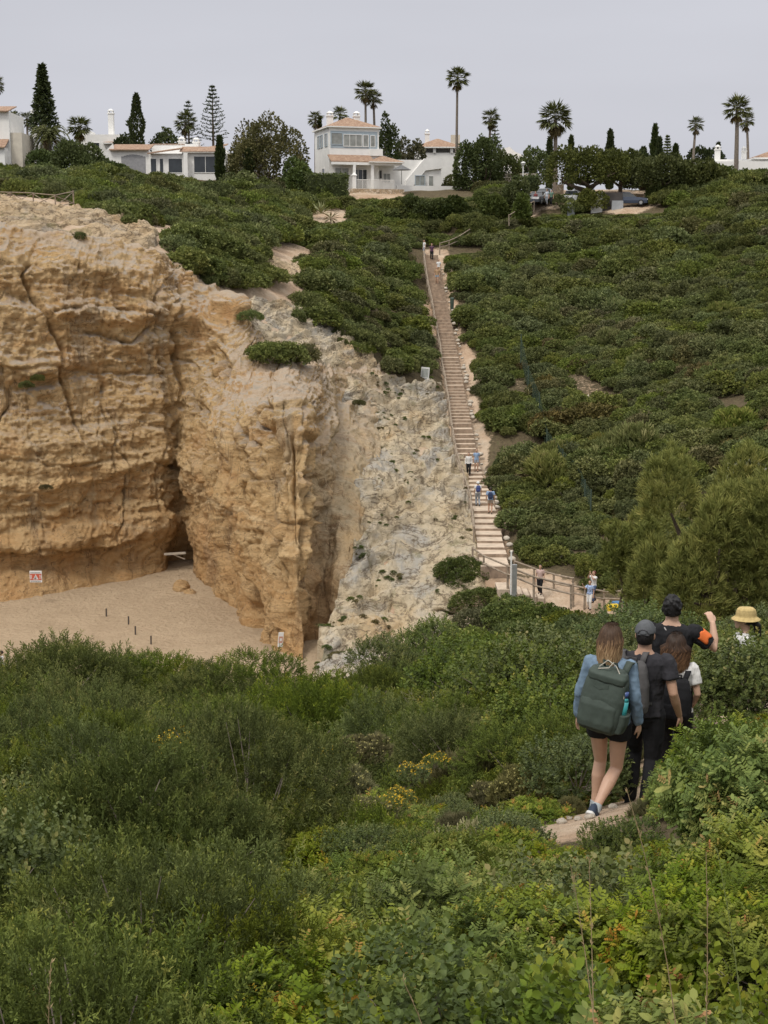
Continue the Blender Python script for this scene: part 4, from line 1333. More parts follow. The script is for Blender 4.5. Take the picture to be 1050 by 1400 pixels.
def sight_cap(x, y, hz, px, hw, top):
    '''factor that keeps a plant of the given height below the sight lines'''
    f = 1.0
    for a, b, row, d in SIGHT:
        if y < d - 0.25 and px + hw > a and px - hw < b:
            f = min(f, (P(px, row, y)[2] - hz) / top)
    return f


def path_d(x, y):
    return float(seg_dist(np.array([[x, y]]), PATH)[0])


def path_side(x, y):
    return x - float(np.interp(y, PATH[:, 1], PATH[:, 0])) - 0.2


def near_ok(x, y, rad, top):
    q = proj(np.array([[x, y, h1(x, y) + top * 0.8]]))[0]
    return -70 < q[0] < 1120 and q[1] < 1480


# --- the thicket from the camera down to the ridge
def pick(px, py, d):
    """which plant grows where"""
    r = gp.uniform()
    wob = 55 * vnoise(np.array([[px * 0.011, d * 0.25, 0.3]]), 8)[0]
    if d < 9.5:
        if px + wob < 330:
            return 'juni' if r < 0.66 else ('small' if r < 0.84 else 'lent')
        if px + wob > 760 and d < 5.2:
            return 'broad' if r < 0.40 else ('lent' if r < 0.72 else ('heath' if r < 0.84 else 'dead'))
        return 'lent' if r < 0.80 else ('broad' if r < 0.86 else ('small' if r < 0.98 else 'dead'))
    if d < 17:
        if px > 850:
            return 'lentlow' if r < 0.72 else ('small' if r < 0.9 else 'dead')
        if px + wob < 430:
            return 'juni' if r < 0.86 else ('small' if r < 0.95 else 'heath')
        if px < 700:
            return 'heath' if r < 0.34 else ('juni' if r < 0.60 else ('small' if r < 0.86 else ('bud' if r < 0.94 else 'yel')))
        return 'small' if r < 0.5 else ('juni' if r < 0.85 else 'dead')
    if px + wob < 400:
        return 'juni' if r < 0.92 else 'small'
    if px < 600:
        return 'juni' if r < 0.35 else ('small' if r < 0.9 else 'dead')
    return 'small' if r < 0.76 else ('juni' if r < 0.86 else ('heath' if r < 0.93 else 'dead'))


# --- plants the photograph singles out
def at_px(px, py, d):
    q = P(px, py, d)
    return q[0], d


def put_top(kind, px, py, d, s, label=None, group=None, sz=1.0, keep=True):
    """a plant whose top shows at photo row py"""
    x = P(px, py, d)[0]
    o = put(kind, x, d, s, sz, 0.0, label, group)
    o.location.z = P(px, py, d)[2] - top_of(o.data) * s * sz
    return o


for px, py, d, s, lb in [(235, 1010, 13.2, 0.62, 'bush topped with a dense cluster of orange yellow flowers at the left'), (598, 1040, 13.6, 0.38, 'flat bush with the upper end of the yellow flower streak'), (566, 1052, 13.2, 0.42, 'flat bush with the lower end of the yellow flower streak'),
                         (548, 1086, 12.4, 0.36, 'bush with scattered yellow flowers below the flower streak'), (446, 1030, 14.2, 0.42, 'bush dotted with yellow flowers beside the pale budded one'), (300, 1170, 9.3, 0.35, 'little yellow flowering bush among the left junipers'), (535, 1098, 11.8, 0.4, 'small bush with two or three yellow flowers at the edge of the lentisk')]:
    put_top('yel', px, py - 8, d, s, lb)
    KEEP_OFF.append((P(px, py, d)[0], d - 0.15, 0.34 * s))
    SIGHT.append((px - 22 * s * 12 / d, px + 22 * s * 12 / d, py + 40 * s, d))
for px, py, d, s, lb in [(500, 1014, 14.6, 0.62, 'pale budded bush above the yellow flowers, highest of its kind'), (478, 1056, 13.4, 0.7, 'large pale budded bush left of the flower streak'), (510, 1100, 11.8, 0.6, 'pale budded bush at the edge of the lentisk'),
                         (708, 1062, 12.5, 0.6, 'pale budded bush with upright spikes left of the sandy path'), (668, 1076, 12.7, 0.5, 'pale budded bush further left of the sandy path')]:
    put_top('bud', px, py - 8, d, s, lb)
    KEEP_OFF.append((P(px, py, d)[0], d - 0.15, 0.34 * s))
    SIGHT.append((px - 22 * s * 12 / d, px + 22 * s * 12 / d, py + 40 * s, d))
for px, py, d, s in [(640, 1138, 9.6, 1.0), (614, 1142, 9.5, 0.8)]:
    put_top('silv', px, py, d, s, None, '*')
# bushes in front of and behind the walkers
for k, px, py, d, s, lb in [('small', 1000, 878, 15.2, 1.2, 'leafy bush in front of the woman in the straw hat'), ('small', 1046, 884, 14.8, 1.2, 'leafy bush at the right edge below the straw hat'), ('small', 985, 868, 16.4, 1.3, 'leafy bush between the tall man and the straw hat'),
                            ('small', 790, 872, 18, 1.6, 'broad leafy bush left of the woman with the green backpack'), ('small', 745, 886, 17.5, 1.5, 'leafy bush further left of the woman with the green backpack'), ('small', 762, 930, 14.5, 1.2, 'low leafy bush left of the green backpack'),
                            ('small', 790, 1005, 12.3, 0.75, 'small bush at the left of the bare legs'), ('juni', 755, 985, 13.2, 1.0, 'dark juniper left of the bare legs'), ('small', 700, 900, 24, 1.9, 'leafy bush in the middle of the slope'), ('small', 640, 880, 28, 2.0, 'leafy bush high on the slope below the limestone'),
                            ('mid', 692, 818, 66, 1.7, 'shrub in front of the grey post at the foot of the stairs'), ('mid', 738, 826, 64, 1.7, 'shrub hiding the end of the lower steps'), ('mid', 655, 834, 68, 1.5, 'shrub at the lower right end of the limestone'), ('mid', 782, 836, 60, 1.6, 'shrub below the fence where two people pause'), ('small', 850, 836, 34, 1.9, 'leafy bush hiding the recycling bins'), ('small', 905, 832, 36, 2.0, 'leafy bush behind the heads of the walkers'), ('small', 575, 850, 36, 1.5, 'rounded dark bush standing before the limestone'), ('small', 528, 872, 34, 1.2, 'rounded dark bush standing lower before the limestone')]:
    put_top(k, px, py, d, s, lb)
for px, py, d, s in [(10, 908, 26, 1.9), (62, 888, 25, 1.8), (122, 886, 26, 1.9), (185, 898, 26.5, 1.7), (240, 922, 25.5, 1.5), (330, 902, 25, 1.7), (285, 926, 24, 1.4), (368, 935, 24, 1.3), (402, 962, 23, 0.9),
                     (30, 945, 20, 1.7), (100, 940, 20.5, 1.8), (170, 950, 20, 1.6), (250, 965, 19.5, 1.7), (320, 960, 19, 1.5), (380, 990, 18.5, 1.3), (440, 985, 21, 1.3), (470, 945, 26, 1.2),
                     (40, 1040, 13, 1.35), (120, 1030, 13.6, 1.4), (320, 1040, 13.5, 1.4), (390, 1030, 14.2, 1.2), (180, 1075, 11.5, 1.1), (90, 1100, 10.4, 1.1), (270, 1090, 11, 1.2), (350, 1100, 10.6, 1.0), (420, 1110, 11, 0.9)]:
    put_top('juni', px, py, d, s, None, '*', gp.uniform(0.85, 1.1))
for px, d, s in [(600, 24, 1.7), (690, 27, 1.9), (545, 22, 1.3), (965, 5.3, 0.42)]:
    put('dead', (px - 525) / FPX * d, d, s, 1.0, 0.05)

zones = [(2.2, 5.0, 0.52, (0.62, 0.95)), (5.0, 9.5, 0.78, (0.75, 1.15)), (9.5, 17, 0.98, (0.8, 1.15)), (17, 27, 1.25, (1.0, 1.5)), (27, 37, 1.5, (1.2, 1.8))]
for y0, y1, step, (s0, s1) in zones:
    for x, y in jitter_grid(-16, 16, y0, y1, step, gp):
        hz = h1(x, y)
        q = proj(np.array([[x, y, hz + 0.6]]))[0]
        kind = pick(q[0], q[1], y)
        s = gp.uniform(s0, s1)
        rad = 0.6 * s
        sz = gp.uniform(0.72, 1.28)
        if kind == 'juni':
            s *= 0.85 * gp.uniform(0.8, 1.3)
            sz = gp.uniform(0.95, 1.45)
        if kind in ('lentlow',):
            s *= 1.1
        sink = 0.0
        if not near_ok(x, y, rad, 0.8 * s):
            continue
        pdst = path_d(x, y)
        if pdst < (0.22 + 0.5 * s if y < 12 else 0.28 + 0.40 * s) or not clear(x, y, 0.25 * s):
            continue
        if y > 10.5 and y < 20 and abs(pdst) < 1.0:
            s *= 0.75
        # the near bank lies below the line of sight to the walkers' feet
        if 3.5 < y < 10.9 and q[0] > 680 or (y < 16 and q[0] > 905 and path_side(x, y) > 0):
            lim = P(q[0], float(np.interp(q[0], [690, 735, 755, 815, 845, 870, 920, 1000, 1060], [1085, 1120, 1172, 1172, 1122, 1085, 1050, 1005, 955])), y)[2]
            f = (lim - hz) / (0.78 * s * sz)
            if f < 0.12:
                continue
            sink = max(sink, (1 - f) * 0.78 * s * sz)
        if y > 4:
            f = sight_cap(x, y, hz, q[0], 0.45 * s / y * FPX, 0.85 * s * sz)
            if f < 0.16:
                if y > 14 or f * 0.85 * s * sz < 0.05:
                    continue
                s, sz, f = s * 0.42, 0.8, f * s * sz / (s * 0.42 * 0.8)
            sink = max(sink, (1 - min(f, 1)) * 0.85 * s * sz)
        if y > 20 and q[0] < 520:
            lim = P(q[0], float(np.interp(q[0], [365, 390, 450, 480, 500, 530], [925, 985, 955, 915, 872, 850])), y)[2]
            if hz + 0.95 * s * sz > lim:
                f = (lim - hz) / (0.95 * s * sz)
                if f < 0.3:
                    continue
                sz *= max(f, 0.45)
        put(kind, x, y, s, sz, -sink)

for px, py, d, s in [(1020, 1175, 5.8, 0.85), (1052, 1165, 5.6, 0.9), (1000, 1235, 4.9, 0.7), (1046, 1240, 4.7, 0.75), (1070, 1200, 5.2, 0.8), (985, 1200, 5.5, 0.6)]:
    put_top('lent', px, py, d, s, None, '*')
# low growth closes the gaps beside the path
for x, y in jitter_grid(-3.0, 5.0, 7.6, 14.5, 0.42, gp):
    hz = h1(x, y)
    q = proj(np.array([[x, y, hz + 0.2]]))[0]
    s = gp.uniform(0.32, 0.5)
    pdst = path_d(x, y)
    near_patch = 735 < q[0] < 830 and 10.2 < y < 11.3
    if not (430 < q[0] < 1080) or pdst < (0.30 if near_patch else 0.16) + 0.34 * s or not clear(x, y, 0.1):
        continue
    if pdst > 1.5 and gp.uniform() < 0.5:
        continue
    f = sight_cap(x, y, hz, q[0], 0.3 * s / y * FPX, 0.7 * s)
    if f < 0.25:
        continue
    put('lentlow' if gp.uniform() < 0.45 else ('small' if gp.uniform() < 0.6 else 'heath'), x, y, s, 1.0, -max(0, 1 - f) * 0.7 * s)

# --- the ridge in front of the stairs' foot, and the gully behind it
for x, y in jitter_grid(-6, 30, 37.5, 62, 1.9, gp):
    hz = h1(x, y)
    q = proj(np.array([[x, y, hz]]))[0]
    if not (400 < q[0] < 1130) or path_d(x, y) < 1.4:
        continue
    if q[0] < 505 and y > 44 or (y > 44 and q[0] < 640):
        continue
    s = gp.uniform(1.1, 1.7)
    lim = P(q[0], float(np.interp(q[0], [480, 560, 650, 700, 800, 860, 1000], [905, 868, 850, 818, 838, 834, 850])), y)[2]
    sz = 1.0
    if hz + 0.95 * s > lim:
        sz = (lim - hz) / (0.95 * s)
        if sz < 0.3:
            continue
    put('mid', x, y, s, sz)
q_ = P(632, 764, 79.5)
o_ = put('mid', q_[0], 79.5, 1.75, 0.8, 0, 'round dark shrub on the limestone beside the foot of the stairs', None)
o_.location.z = q_[2] - top_of(o_.data) * 1.75 * 0.8
put('mid', P(655, 800, 76)[0], 76.5, 1.7, 0.7, -0.2, 'small dark shrub at the lower edge of the limestone', None)

# --- the scrub of the hills: the largest as shrubs of their own, the rest as one mass
HO = [(-6, 0, 0)]
cand = jitter_grid(-70, 75, 56, 200, 1.28, gp)
dd = cand[:, 1]
fr_ = np.abs(cand[:, 0]) < 0.285 * dd + 5
cand = cand[fr_]
cand = cand[~in_poly(cand, COVE)]
z = H(cand[:, 0], cand[:, 1])
P3 = np.column_stack([cand, z])
sc = gp.uniform(0.70, 1.75, len(P3)) ** 1.1 * (1 + 0.35 * fbm(P3 * 0.12, 2, 19)) * np.interp(P3[:, 1], [60, 110, 170], [0.85, 1.05, 1.3])
top = P3 + np.array([0, 0, 0.8]) * sc[:, None]
ok = ~bare_px(P3) & ~bare_px(P3 + np.column_stack([0.5 * sc, 0 * sc, 0 * sc])) & ~bare_px(P3 - np.column_stack([0.5 * sc, 0 * sc, 0 * sc]))
SC2 = np.vstack([STAIR_C, [P(*q)[:2] for q in [(720, 808, 76.6), (800, 832, 75.6)]]])
for b_ in BARE[:3] + BARE[6:9]:          # nor hide the bare strips of the plateau behind their tops
    ok &= ~(in_poly(proj(P3 + np.column_stack([0 * sc, 0 * sc, 0.6 * sc])), b_) & (P3[:, 1] > 90) & (gp.uniform(0, 1, len(P3)) < 0.85))
ok &= seg_dist(P3[:, :2], SC2) > 1.5 + 0.5 * sc
q = proj(P3)
# the village on the crest is planted separately
ok &= ~((q[:, 1] < 262) & (P3[:, 1] > 168))
ok &= ~in_poly(q, [(690, 250), (900, 250), (905, 282), (860, 284), (800, 284), (735, 286), (700, 290)])
ok &= ~in_poly(q, [(425, 240), (655, 240), (655, 262), (540, 266), (480, 280), (470, 262)])
P3, sc = P3[ok], sc[ok]
q = proj(P3)
# the car park, the board and the fences stay in view
hcap = np.full(len(P3), 99.0)
for a_, b_, row, dm in [(690, 910, 289, 165), (470, 640, 266, 178), (640, 905, 838, 76.5), (564, 596, 526, 117.8), (-20, 110, 288, 121), (600, 656, 342, 157), (425, 462, 296, 158), (690, 735, 306, 158)]:
    w_ = 0.8 * sc / P3[:, 1] * FPX
    m_ = (q[:, 0] + w_ > a_) & (q[:, 0] - w_ < b_) & (P3[:, 1] < dm) & (P3[:, 1] > dm - 26)
    rowz = np.array([P(x_, row, d_)[2] for x_, d_ in zip(q[:, 0], P3[:, 1])])
    if row == 526:
        hcap[m_] = 0
    hcap = np.where(m_, np.minimum(hcap, (rowz - P3[:, 2]) / (1.2 * sc)), hcap)
okc = hcap > 0.3
P3, sc, q, hcap = P3[okc], sc[okc], q[okc], np.minimum(hcap[okc], 1.0)
# kinds by patches
pn = fbm(np.column_stack([P3[:, :2] * 0.09, 0 * sc]), 3, 23)
rn = gp.uniform(0, 1, len(P3)) + 0.75 * pn
left = q[:, 0] < 640
kind = np.select([rn < -0.05, rn < 0.15, rn < 0.38, rn < 0.55, rn < 0.68, rn < 0.78, rn < 0.88, rn < 0.95], [4, 5, 0, 1, 2, 8, 6, 3], 9)
low = ~left & (q[:, 1] > 470)
kind = np.where(low & (gp.uniform(0, 1, len(P3)) < 0.10), 7, kind)
kind = np.where(~left & (gp.uniform(0, 1, len(P3)) < 0.03), 10 + (gp.integers(0, 2, len(P3))), kind)
kind = np.where((q[:, 0] > 660) & (q[:, 0] < 940) & ((P3[:, 1] > 135) | (P3[:, 1] < 85)) & (kind >= 10), 0, kind)
kind = np.where(left & (gp.uniform(0, 1, len(P3)) < 0.35), 2 + gp.integers(0, 2, len(P3)), kind)
# open, rocky ground low on the right
thin = low & (fbm(np.column_stack([P3[:, :2] * 0.2, 0 * sc]), 2, 29) > 0.22)
keepm = ~(thin & (gp.uniform(0, 1, len(P3)) < 0.25))
P3, sc, kind, q, hcap = P3[keepm], sc[keepm], kind[keepm], q[keepm], hcap[keepm]
# what the picture shows of them: not hidden by the near ridge or outside the frame
ridge = np.interp(q[:, 0], [0, 430, 480, 560, 650, 700, 800, 860, 1000], [1000, 960, 905, 868, 850, 815, 838, 850, 850])
vis = (q[:, 0] > 0) & (q[:, 0] < 1050) & (q[:, 1] - 0.7 * sc / P3[:, 1] * FPX < ridge)
order = np.argsort(-np.where(vis, sc / P3[:, 1], 0))
own = np.zeros(len(P3), bool)
own[order[:290]] = True
HL = {0: 'dark green rounded shrub on the scrub covered hillside', 2: 'fresh green rounded shrub on the scrub covered hillside', 4: 'very dark juniper shrub on the scrub covered hillside',
      6: 'greyish olive shrub on the scrub covered hillside', 7: 'dry brownish shrub on the lower hillside', 8: 'green lentisk shrub on the scrub covered hillside', 9: 'blackish green shrub on the scrub covered hillside', 10: 'upright yellowish pine sapling on the scrub covered hillside'}
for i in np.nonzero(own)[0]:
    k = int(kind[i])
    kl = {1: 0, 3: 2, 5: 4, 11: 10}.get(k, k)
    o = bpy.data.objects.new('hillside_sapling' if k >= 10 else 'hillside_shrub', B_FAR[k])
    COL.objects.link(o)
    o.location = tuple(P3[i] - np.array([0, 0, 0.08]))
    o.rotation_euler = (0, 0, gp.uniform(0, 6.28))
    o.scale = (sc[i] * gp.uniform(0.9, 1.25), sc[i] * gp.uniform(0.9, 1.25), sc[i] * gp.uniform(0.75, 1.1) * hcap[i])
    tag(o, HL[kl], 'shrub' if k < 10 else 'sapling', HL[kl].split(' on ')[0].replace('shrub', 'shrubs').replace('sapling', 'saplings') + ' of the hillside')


def scatter_stuff(name, meshes, pts, scl, ids, label, cat='scrub', zsc=None):
    """one object: a cloud of points that carries copies of the given plant meshes"""
    src = bpy.data.collections.new(name + '_kinds')
    for k, m in enumerate(meshes):
        o = bpy.data.objects.new('%s_kind_%02d' % (name, k), m)
        src.objects.link(o)
    me = bpy.data.meshes.new(name)
    n = len(pts)
    me.vertices.add(n)
    me.vertices.foreach_set('co', np.ascontiguousarray(pts, dtype=np.float32).ravel())
    a = me.attributes.new('pick', 'INT', 'POINT')
    a.data.foreach_set('value', np.ascontiguousarray(ids, dtype=np.int32))
    a = me.attributes.new('scl', 'FLOAT_VECTOR', 'POINT')
    zs = np.ones(n) if zsc is None else zsc
    a.data.foreach_set('vector', np.ascontiguousarray(np.stack([scl, scl, scl * zs], 1), dtype=np.float32).ravel())
    a = me.attributes.new('turn', 'FLOAT_VECTOR', 'POINT')
    tv = np.stack([gp.normal(0, 0.08, n), gp.normal(0, 0.08, n), gp.uniform(0, 6.28, n)], 1)
    a.data.foreach_set('vector', np.ascontiguousarray(tv, dtype=np.float32).ravel())
    o = bpy.data.objects.new(name, me)
    COL.objects.link(o)
    ng = bpy.data.node_groups.new(name, 'GeometryNodeTree')
    ng.interface.new_socket('Geometry', in_out='INPUT', socket_type='NodeSocketGeometry')
    ng.interface.new_socket('Geometry', in_out='OUTPUT', socket_type='NodeSocketGeometry')
    gi = ng.nodes.new('NodeGroupInput')
    go = ng.nodes.new('NodeGroupOutput')
    ci = ng.nodes.new('GeometryNodeCollectionInfo')
    ci.inputs['Collection'].default_value = src
    ci.inputs['Separate Children'].default_value = True
    ci.inputs['Reset Children'].default_value = True
    ip = ng.nodes.new('GeometryNodeInstanceOnPoints')
    ip.inputs['Pick Instance'].default_value = True
    na = {}
    for nm, ty in (('pick', 'INT'), ('scl', 'FLOAT_VECTOR'), ('turn', 'FLOAT_VECTOR')):
        nd = ng.nodes.new('GeometryNodeInputNamedAttribute')
        nd.data_type = ty
        nd.inputs['Name'].default_value = nm
        na[nm] = nd
    L = ng.links.new
    L(gi.outputs[0], ip.inputs['Points'])
    L(ci.outputs[0], ip.inputs['Instance'])
    L(na['pick'].outputs['Attribute'], ip.inputs['Instance Index'])
    L(na['scl'].outputs['Attribute'], ip.inputs['Scale'])
    er = ng.nodes.new('FunctionNodeEulerToRotation')
    L(na['turn'].outputs['Attribute'], er.inputs[0])
    L(er.outputs[0], ip.inputs['Rotation'])
    L(ip.outputs[0], go.inputs[0])
    md = o.modifiers.new('scatter', 'NODES')
    md.node_group = ng
    return tag(o, label, cat, None, 'stuff')


rest = ~own
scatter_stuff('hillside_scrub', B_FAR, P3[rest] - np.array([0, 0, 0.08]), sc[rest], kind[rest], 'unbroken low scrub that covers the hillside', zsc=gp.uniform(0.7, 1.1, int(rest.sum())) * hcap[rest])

# --- the thicket goes on beyond both edges of the picture
ed_p = np.concatenate([jitter_grid(-16, 16, 1.2, 9.5, 0.62, gp), jitter_grid(-24, 26, 9.5, 24, 0.95, gp), jitter_grid(-28, 34, 24, 46, 1.5, gp)])
ez = H(ed_p[:, 0], ed_p[:, 1])
e3 = np.column_stack([ed_p, ez])
eq = proj(e3 + np.array([0, 0, 0.5]))
es = gp.uniform(0.8, 1.25, len(e3)) * np.interp(e3[:, 1], [2, 10, 24, 46], [0.9, 1.15, 1.6, 2.1])
ehw = 0.75 * es / e3[:, 1] * FPX
eo = ((eq[:, 0] + ehw < -62) | (eq[:, 0] - ehw > 1112)) & (np.abs(eq[:, 0] - 525) < 525 + 900) & ~in_poly(e3, COVE) & (ez > -19) & (np.hypot(e3[:, 0], e3[:, 1]) > 1.6)
e3, es, eq = e3[eo], es[eo], eq[eo]
ek = np.where(eq[:, 0] < 300, gp.choice([8, 9, 10, 11, 5], len(e3)), np.where(e3[:, 1] < 12, gp.choice([0, 1, 2, 3, 5], len(e3)), gp.choice([4, 5, 6, 7, 2], len(e3))))
scatter_stuff('thicket', B_LENT + B_SMALL + B_JUNI, e3 - np.array([0, 0, 0.05]), es, ek, 'thicket that continues past the edges of the picture', 'thicket')

# --- tufts and cushions on the bare limestone and the cliff edge
tuft = make_bush('rock_tuft', 500, M_SCRUB, lambda g: sprig_far(g, 5, 0.07), 90, 0.30, 0.6, 6, 0.4, 0.5, (0.7, 1.3), 3, (0.1, 0.8), twigs=0)
tuft2 = make_bush('rock_tuft', 501, M_DRYL, lambda g: sprig_far(g, 5, 0.07), 90, 0.30, 0.5, 6, 0.4, 0.5, (0.7, 1.3), 3, (0.1, 0.8), twigs=0)
gi_ = LV.reshape(NR, NC, 3)
nn = 420
ri, ci_ = gp.integers(30, NR - 10, nn * 3), gp.integers(12, NC - 12, nn * 3)
pt = gi_[ri, ci_]
m_ = fbm(pt * 0.5, 3, 31) > 0.20
pt = pt[m_][:nn]
scatter_stuff('rock_herbs', [tuft, tuft2], pt - np.array([0, 0, 0.05]), gp.uniform(0.3, 1.0, len(pt)), (gp.uniform(0, 1, len(pt)) < 0.35).astype(int), 'small herbs in the cracks of the limestone slope', 'herbs')
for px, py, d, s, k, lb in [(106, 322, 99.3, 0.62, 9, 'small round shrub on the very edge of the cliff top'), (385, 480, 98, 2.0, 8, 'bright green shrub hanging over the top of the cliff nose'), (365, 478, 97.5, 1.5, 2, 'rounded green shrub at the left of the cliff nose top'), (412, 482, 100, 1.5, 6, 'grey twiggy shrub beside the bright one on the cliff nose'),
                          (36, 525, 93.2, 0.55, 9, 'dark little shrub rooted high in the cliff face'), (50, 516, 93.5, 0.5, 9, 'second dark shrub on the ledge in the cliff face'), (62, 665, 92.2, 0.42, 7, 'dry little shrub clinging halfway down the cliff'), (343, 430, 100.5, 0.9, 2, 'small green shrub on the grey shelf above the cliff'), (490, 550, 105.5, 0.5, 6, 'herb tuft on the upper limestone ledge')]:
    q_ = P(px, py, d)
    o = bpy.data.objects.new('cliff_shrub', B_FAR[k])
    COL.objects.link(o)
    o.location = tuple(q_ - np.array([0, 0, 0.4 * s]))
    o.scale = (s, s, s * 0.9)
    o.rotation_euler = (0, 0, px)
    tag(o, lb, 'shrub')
print('PLANTS', COUNT, 'hill', len(P3))
# ------------------------------------------------------------------ trees
gt = np.random.default_rng(77)


def tube_path(a, pts, rad, T=0.5, m=0, sides=8):
    pts = np.asarray(pts, float)
    a.tubes(pts[:-1], pts[1:], np.asarray(rad[:-1]), np.asarray(rad[1:]), T, m, sides)


def fan_palm_meshes(seed, hgt, cr, n=34, skirt=10, tr=0.17):
    g = np.random.default_rng(seed)
    a = Acc()
    k = np.arange(9)
    lean = g.normal(0, 0.035, 2) * hgt
    pts = np.stack([lean[0] * (k / 8) ** 2, lean[1] * (k / 8) ** 2, hgt * k / 8], 1)
    tube_path(a, pts, tr * (1.35 - 0.5 * k / 8), sides=8)
    tm = a.mesh('palm_trunk')
    tm.materials.append(M_PTRUNK)
    c = Acc()
    tip = pts[-1]
    for i in range(n + skirt):
        dead = i >= n
        az = i * 2.4 + g.uniform(-0.2, 0.2)
        el = g.uniform(-1.4, -0.8) if dead else (1.35 - 2.0 * (i / n) ** 0.9 + g.normal(0, 0.16))
        d = np.array([math.cos(az) * math.cos(el), math.sin(az) * math.cos(el), math.sin(el)])
        pl = cr * (0.28 if dead else 0.48) * g.uniform(0.7, 1.15)
        base = tip + np.array([0, 0, -0.35 if dead else 0.0])
        q = base + d * pl
        c.tubes([base], [q], 0.025, 0.015, 0.3 if not dead else 0.02, 0, 3)
        side = unit(np.cross(d, [0, 0, 1.0]))
        nb = 13
        an = np.linspace(-1.25, 1.25, nb)
        bl = cr * 0.56 * (1 - 0.12 * np.abs(an)) * g.uniform(0.85, 1.1)
        up = np.cross(side, d)
        dirs = d[None] * np.cos(an)[:, None] + side[None] * np.sin(an)[:, None] - up * 0.12 - np.array([0, 0, 0.28 if not dead else 0.6])
        dirs = unit(dirs + g.normal(0, 0.10, dirs.shape))
        rot = frames(dirs, g.normal(0, 0.3, nb))
        wv = cr * 0.075
        c.scatter(RHOMB * np.array([1, 1, 1]), BLADE_F, np.array([0, 0, .1, 0]), np.tile(q, (nb, 1)), rot, np.stack([np.full(nb, wv), bl, bl], 1), np.full(nb, 0.02 if dead else g.uniform(0.35, 0.85)))
    cm = c.mesh('palm_crown')
    cm.materials.append(M_PALM)
    return tm, cm


def date_palm_meshes(seed, hgt, cr, n=60):
    g = np.random.default_rng(seed)
    a = Acc()
    tube_path(a, [(0, 0, 0), (0, 0, hgt * 0.6), (0, 0, hgt)], [0.38, 0.34, 0.45], sides=10)
    tm = a.mesh('palm_trunk')
    tm.materials.append(M_PTRUNK)
    c = Acc()
    for i in range(n):
        az = i * 2.4
        el0 = 1.35 - 1.75 * (i / n)
        p = np.array([0, 0, hgt])
        L = cr * g.uniform(0.9, 1.15)
        el = el0
        tint = g.uniform(0.35, 0.8) if i < n * 0.85 else 0.05
        for s_ in range(6):
            d = np.array([math.cos(az) * math.cos(el), math.sin(az) * math.cos(el), math.sin(el)])
            q = p + d * L / 6
            c.tubes([p], [q], 0.03, 0.02, tint, 0, 3)
            side = unit(np.cross(d, [0, 0, 1.0]))
            m = 6
            pos = p + (q - p) * np.linspace(0, 1, m)[:, None]
            for sg in (-1, 1):
                dd = unit(side * sg + d * 0.7 + np.array([0, 0, -0.15]))
                ln = cr * 0.17 * (1 - 0.1 * s_)
                c.scatter(BLADE, BLADE_F, np.zeros(4), pos, frames(np.tile(dd, (m, 1)) + g.normal(0, 0.12, (m, 3)), g.normal(0, 0.4, m)), np.stack([np.full(m, 0.07), np.full(m, ln), np.full(m, ln)], 1), np.full(m, tint))
            p = q
            el -= 0.30 + 0.05 * s_
    cm = c.mesh('palm_crown')
    cm.materials.append(M_PALM)
    return tm, cm


def norfolk_meshes(seed, hgt, wid, tiers, dense, mat):
    g = np.random.default_rng(seed)
    a = Acc()
    tube_path(a, [(0, 0, 0), (0, 0, hgt * 0.5), (0, 0, hgt)], [hgt * 0.018, hgt * 0.012, 0.02], sides=7)
    tm = a.mesh('tree_trunk')
    tm.materials.append(M_BARK)
    c = Acc()
    for i in range(tiers):
        f = (i + 0.5) / tiers
        z = hgt * (0.42 + 0.57 * f)
        L = wid * 0.5 * (1 - f) ** (0.95 if dense else 0.8) * g.uniform(0.85, 1.12) + 0.08
        nb = 6 if not dense else 7
        for k in range(nb):
            az = k * 2 * math.pi / nb + i * 0.6 + g.normal(0, 0.1)
            dv = np.array([math.cos(az), math.sin(az), 0.05 if dense else 0.12])
            m = 7
            tt = np.linspace(0.08, 1, m)
            pos = np.array([0, 0, z]) + dv * L * tt[:, None] + np.array([0, 0, 1.0]) * (L * (0.22 * tt ** 2 - 0.12 * tt))[:, None]
            c.tubes(pos[:-1], pos[1:], 0.03, 0.02, 0.2, 0, 3)
            for rep in range(5 if dense else 3):
                sc_ = (0.22 if dense else 0.15) * hgt / 9 * g.uniform(0.7, 1.2, m) * (0.6 + 0.5 * tt)
                dd = unit(np.stack([g.normal(0, 0.6, m) + dv[0] * 0.5, g.normal(0, 0.6, m) + dv[1] * 0.5, g.uniform(-0.5, 0.8, m)], 1))
                c.scatter(RHOMB, BLADE_F, np.zeros(4), pos, frames(dd, g.uniform(0, 3, m)), np.stack([sc_ * 0.62, sc_ * 1.35, sc_], 1), g.uniform(0.1, 0.8, m))
    cm = c.mesh('tree_crown')
    cm.materials.append(mat)
    return tm, cm


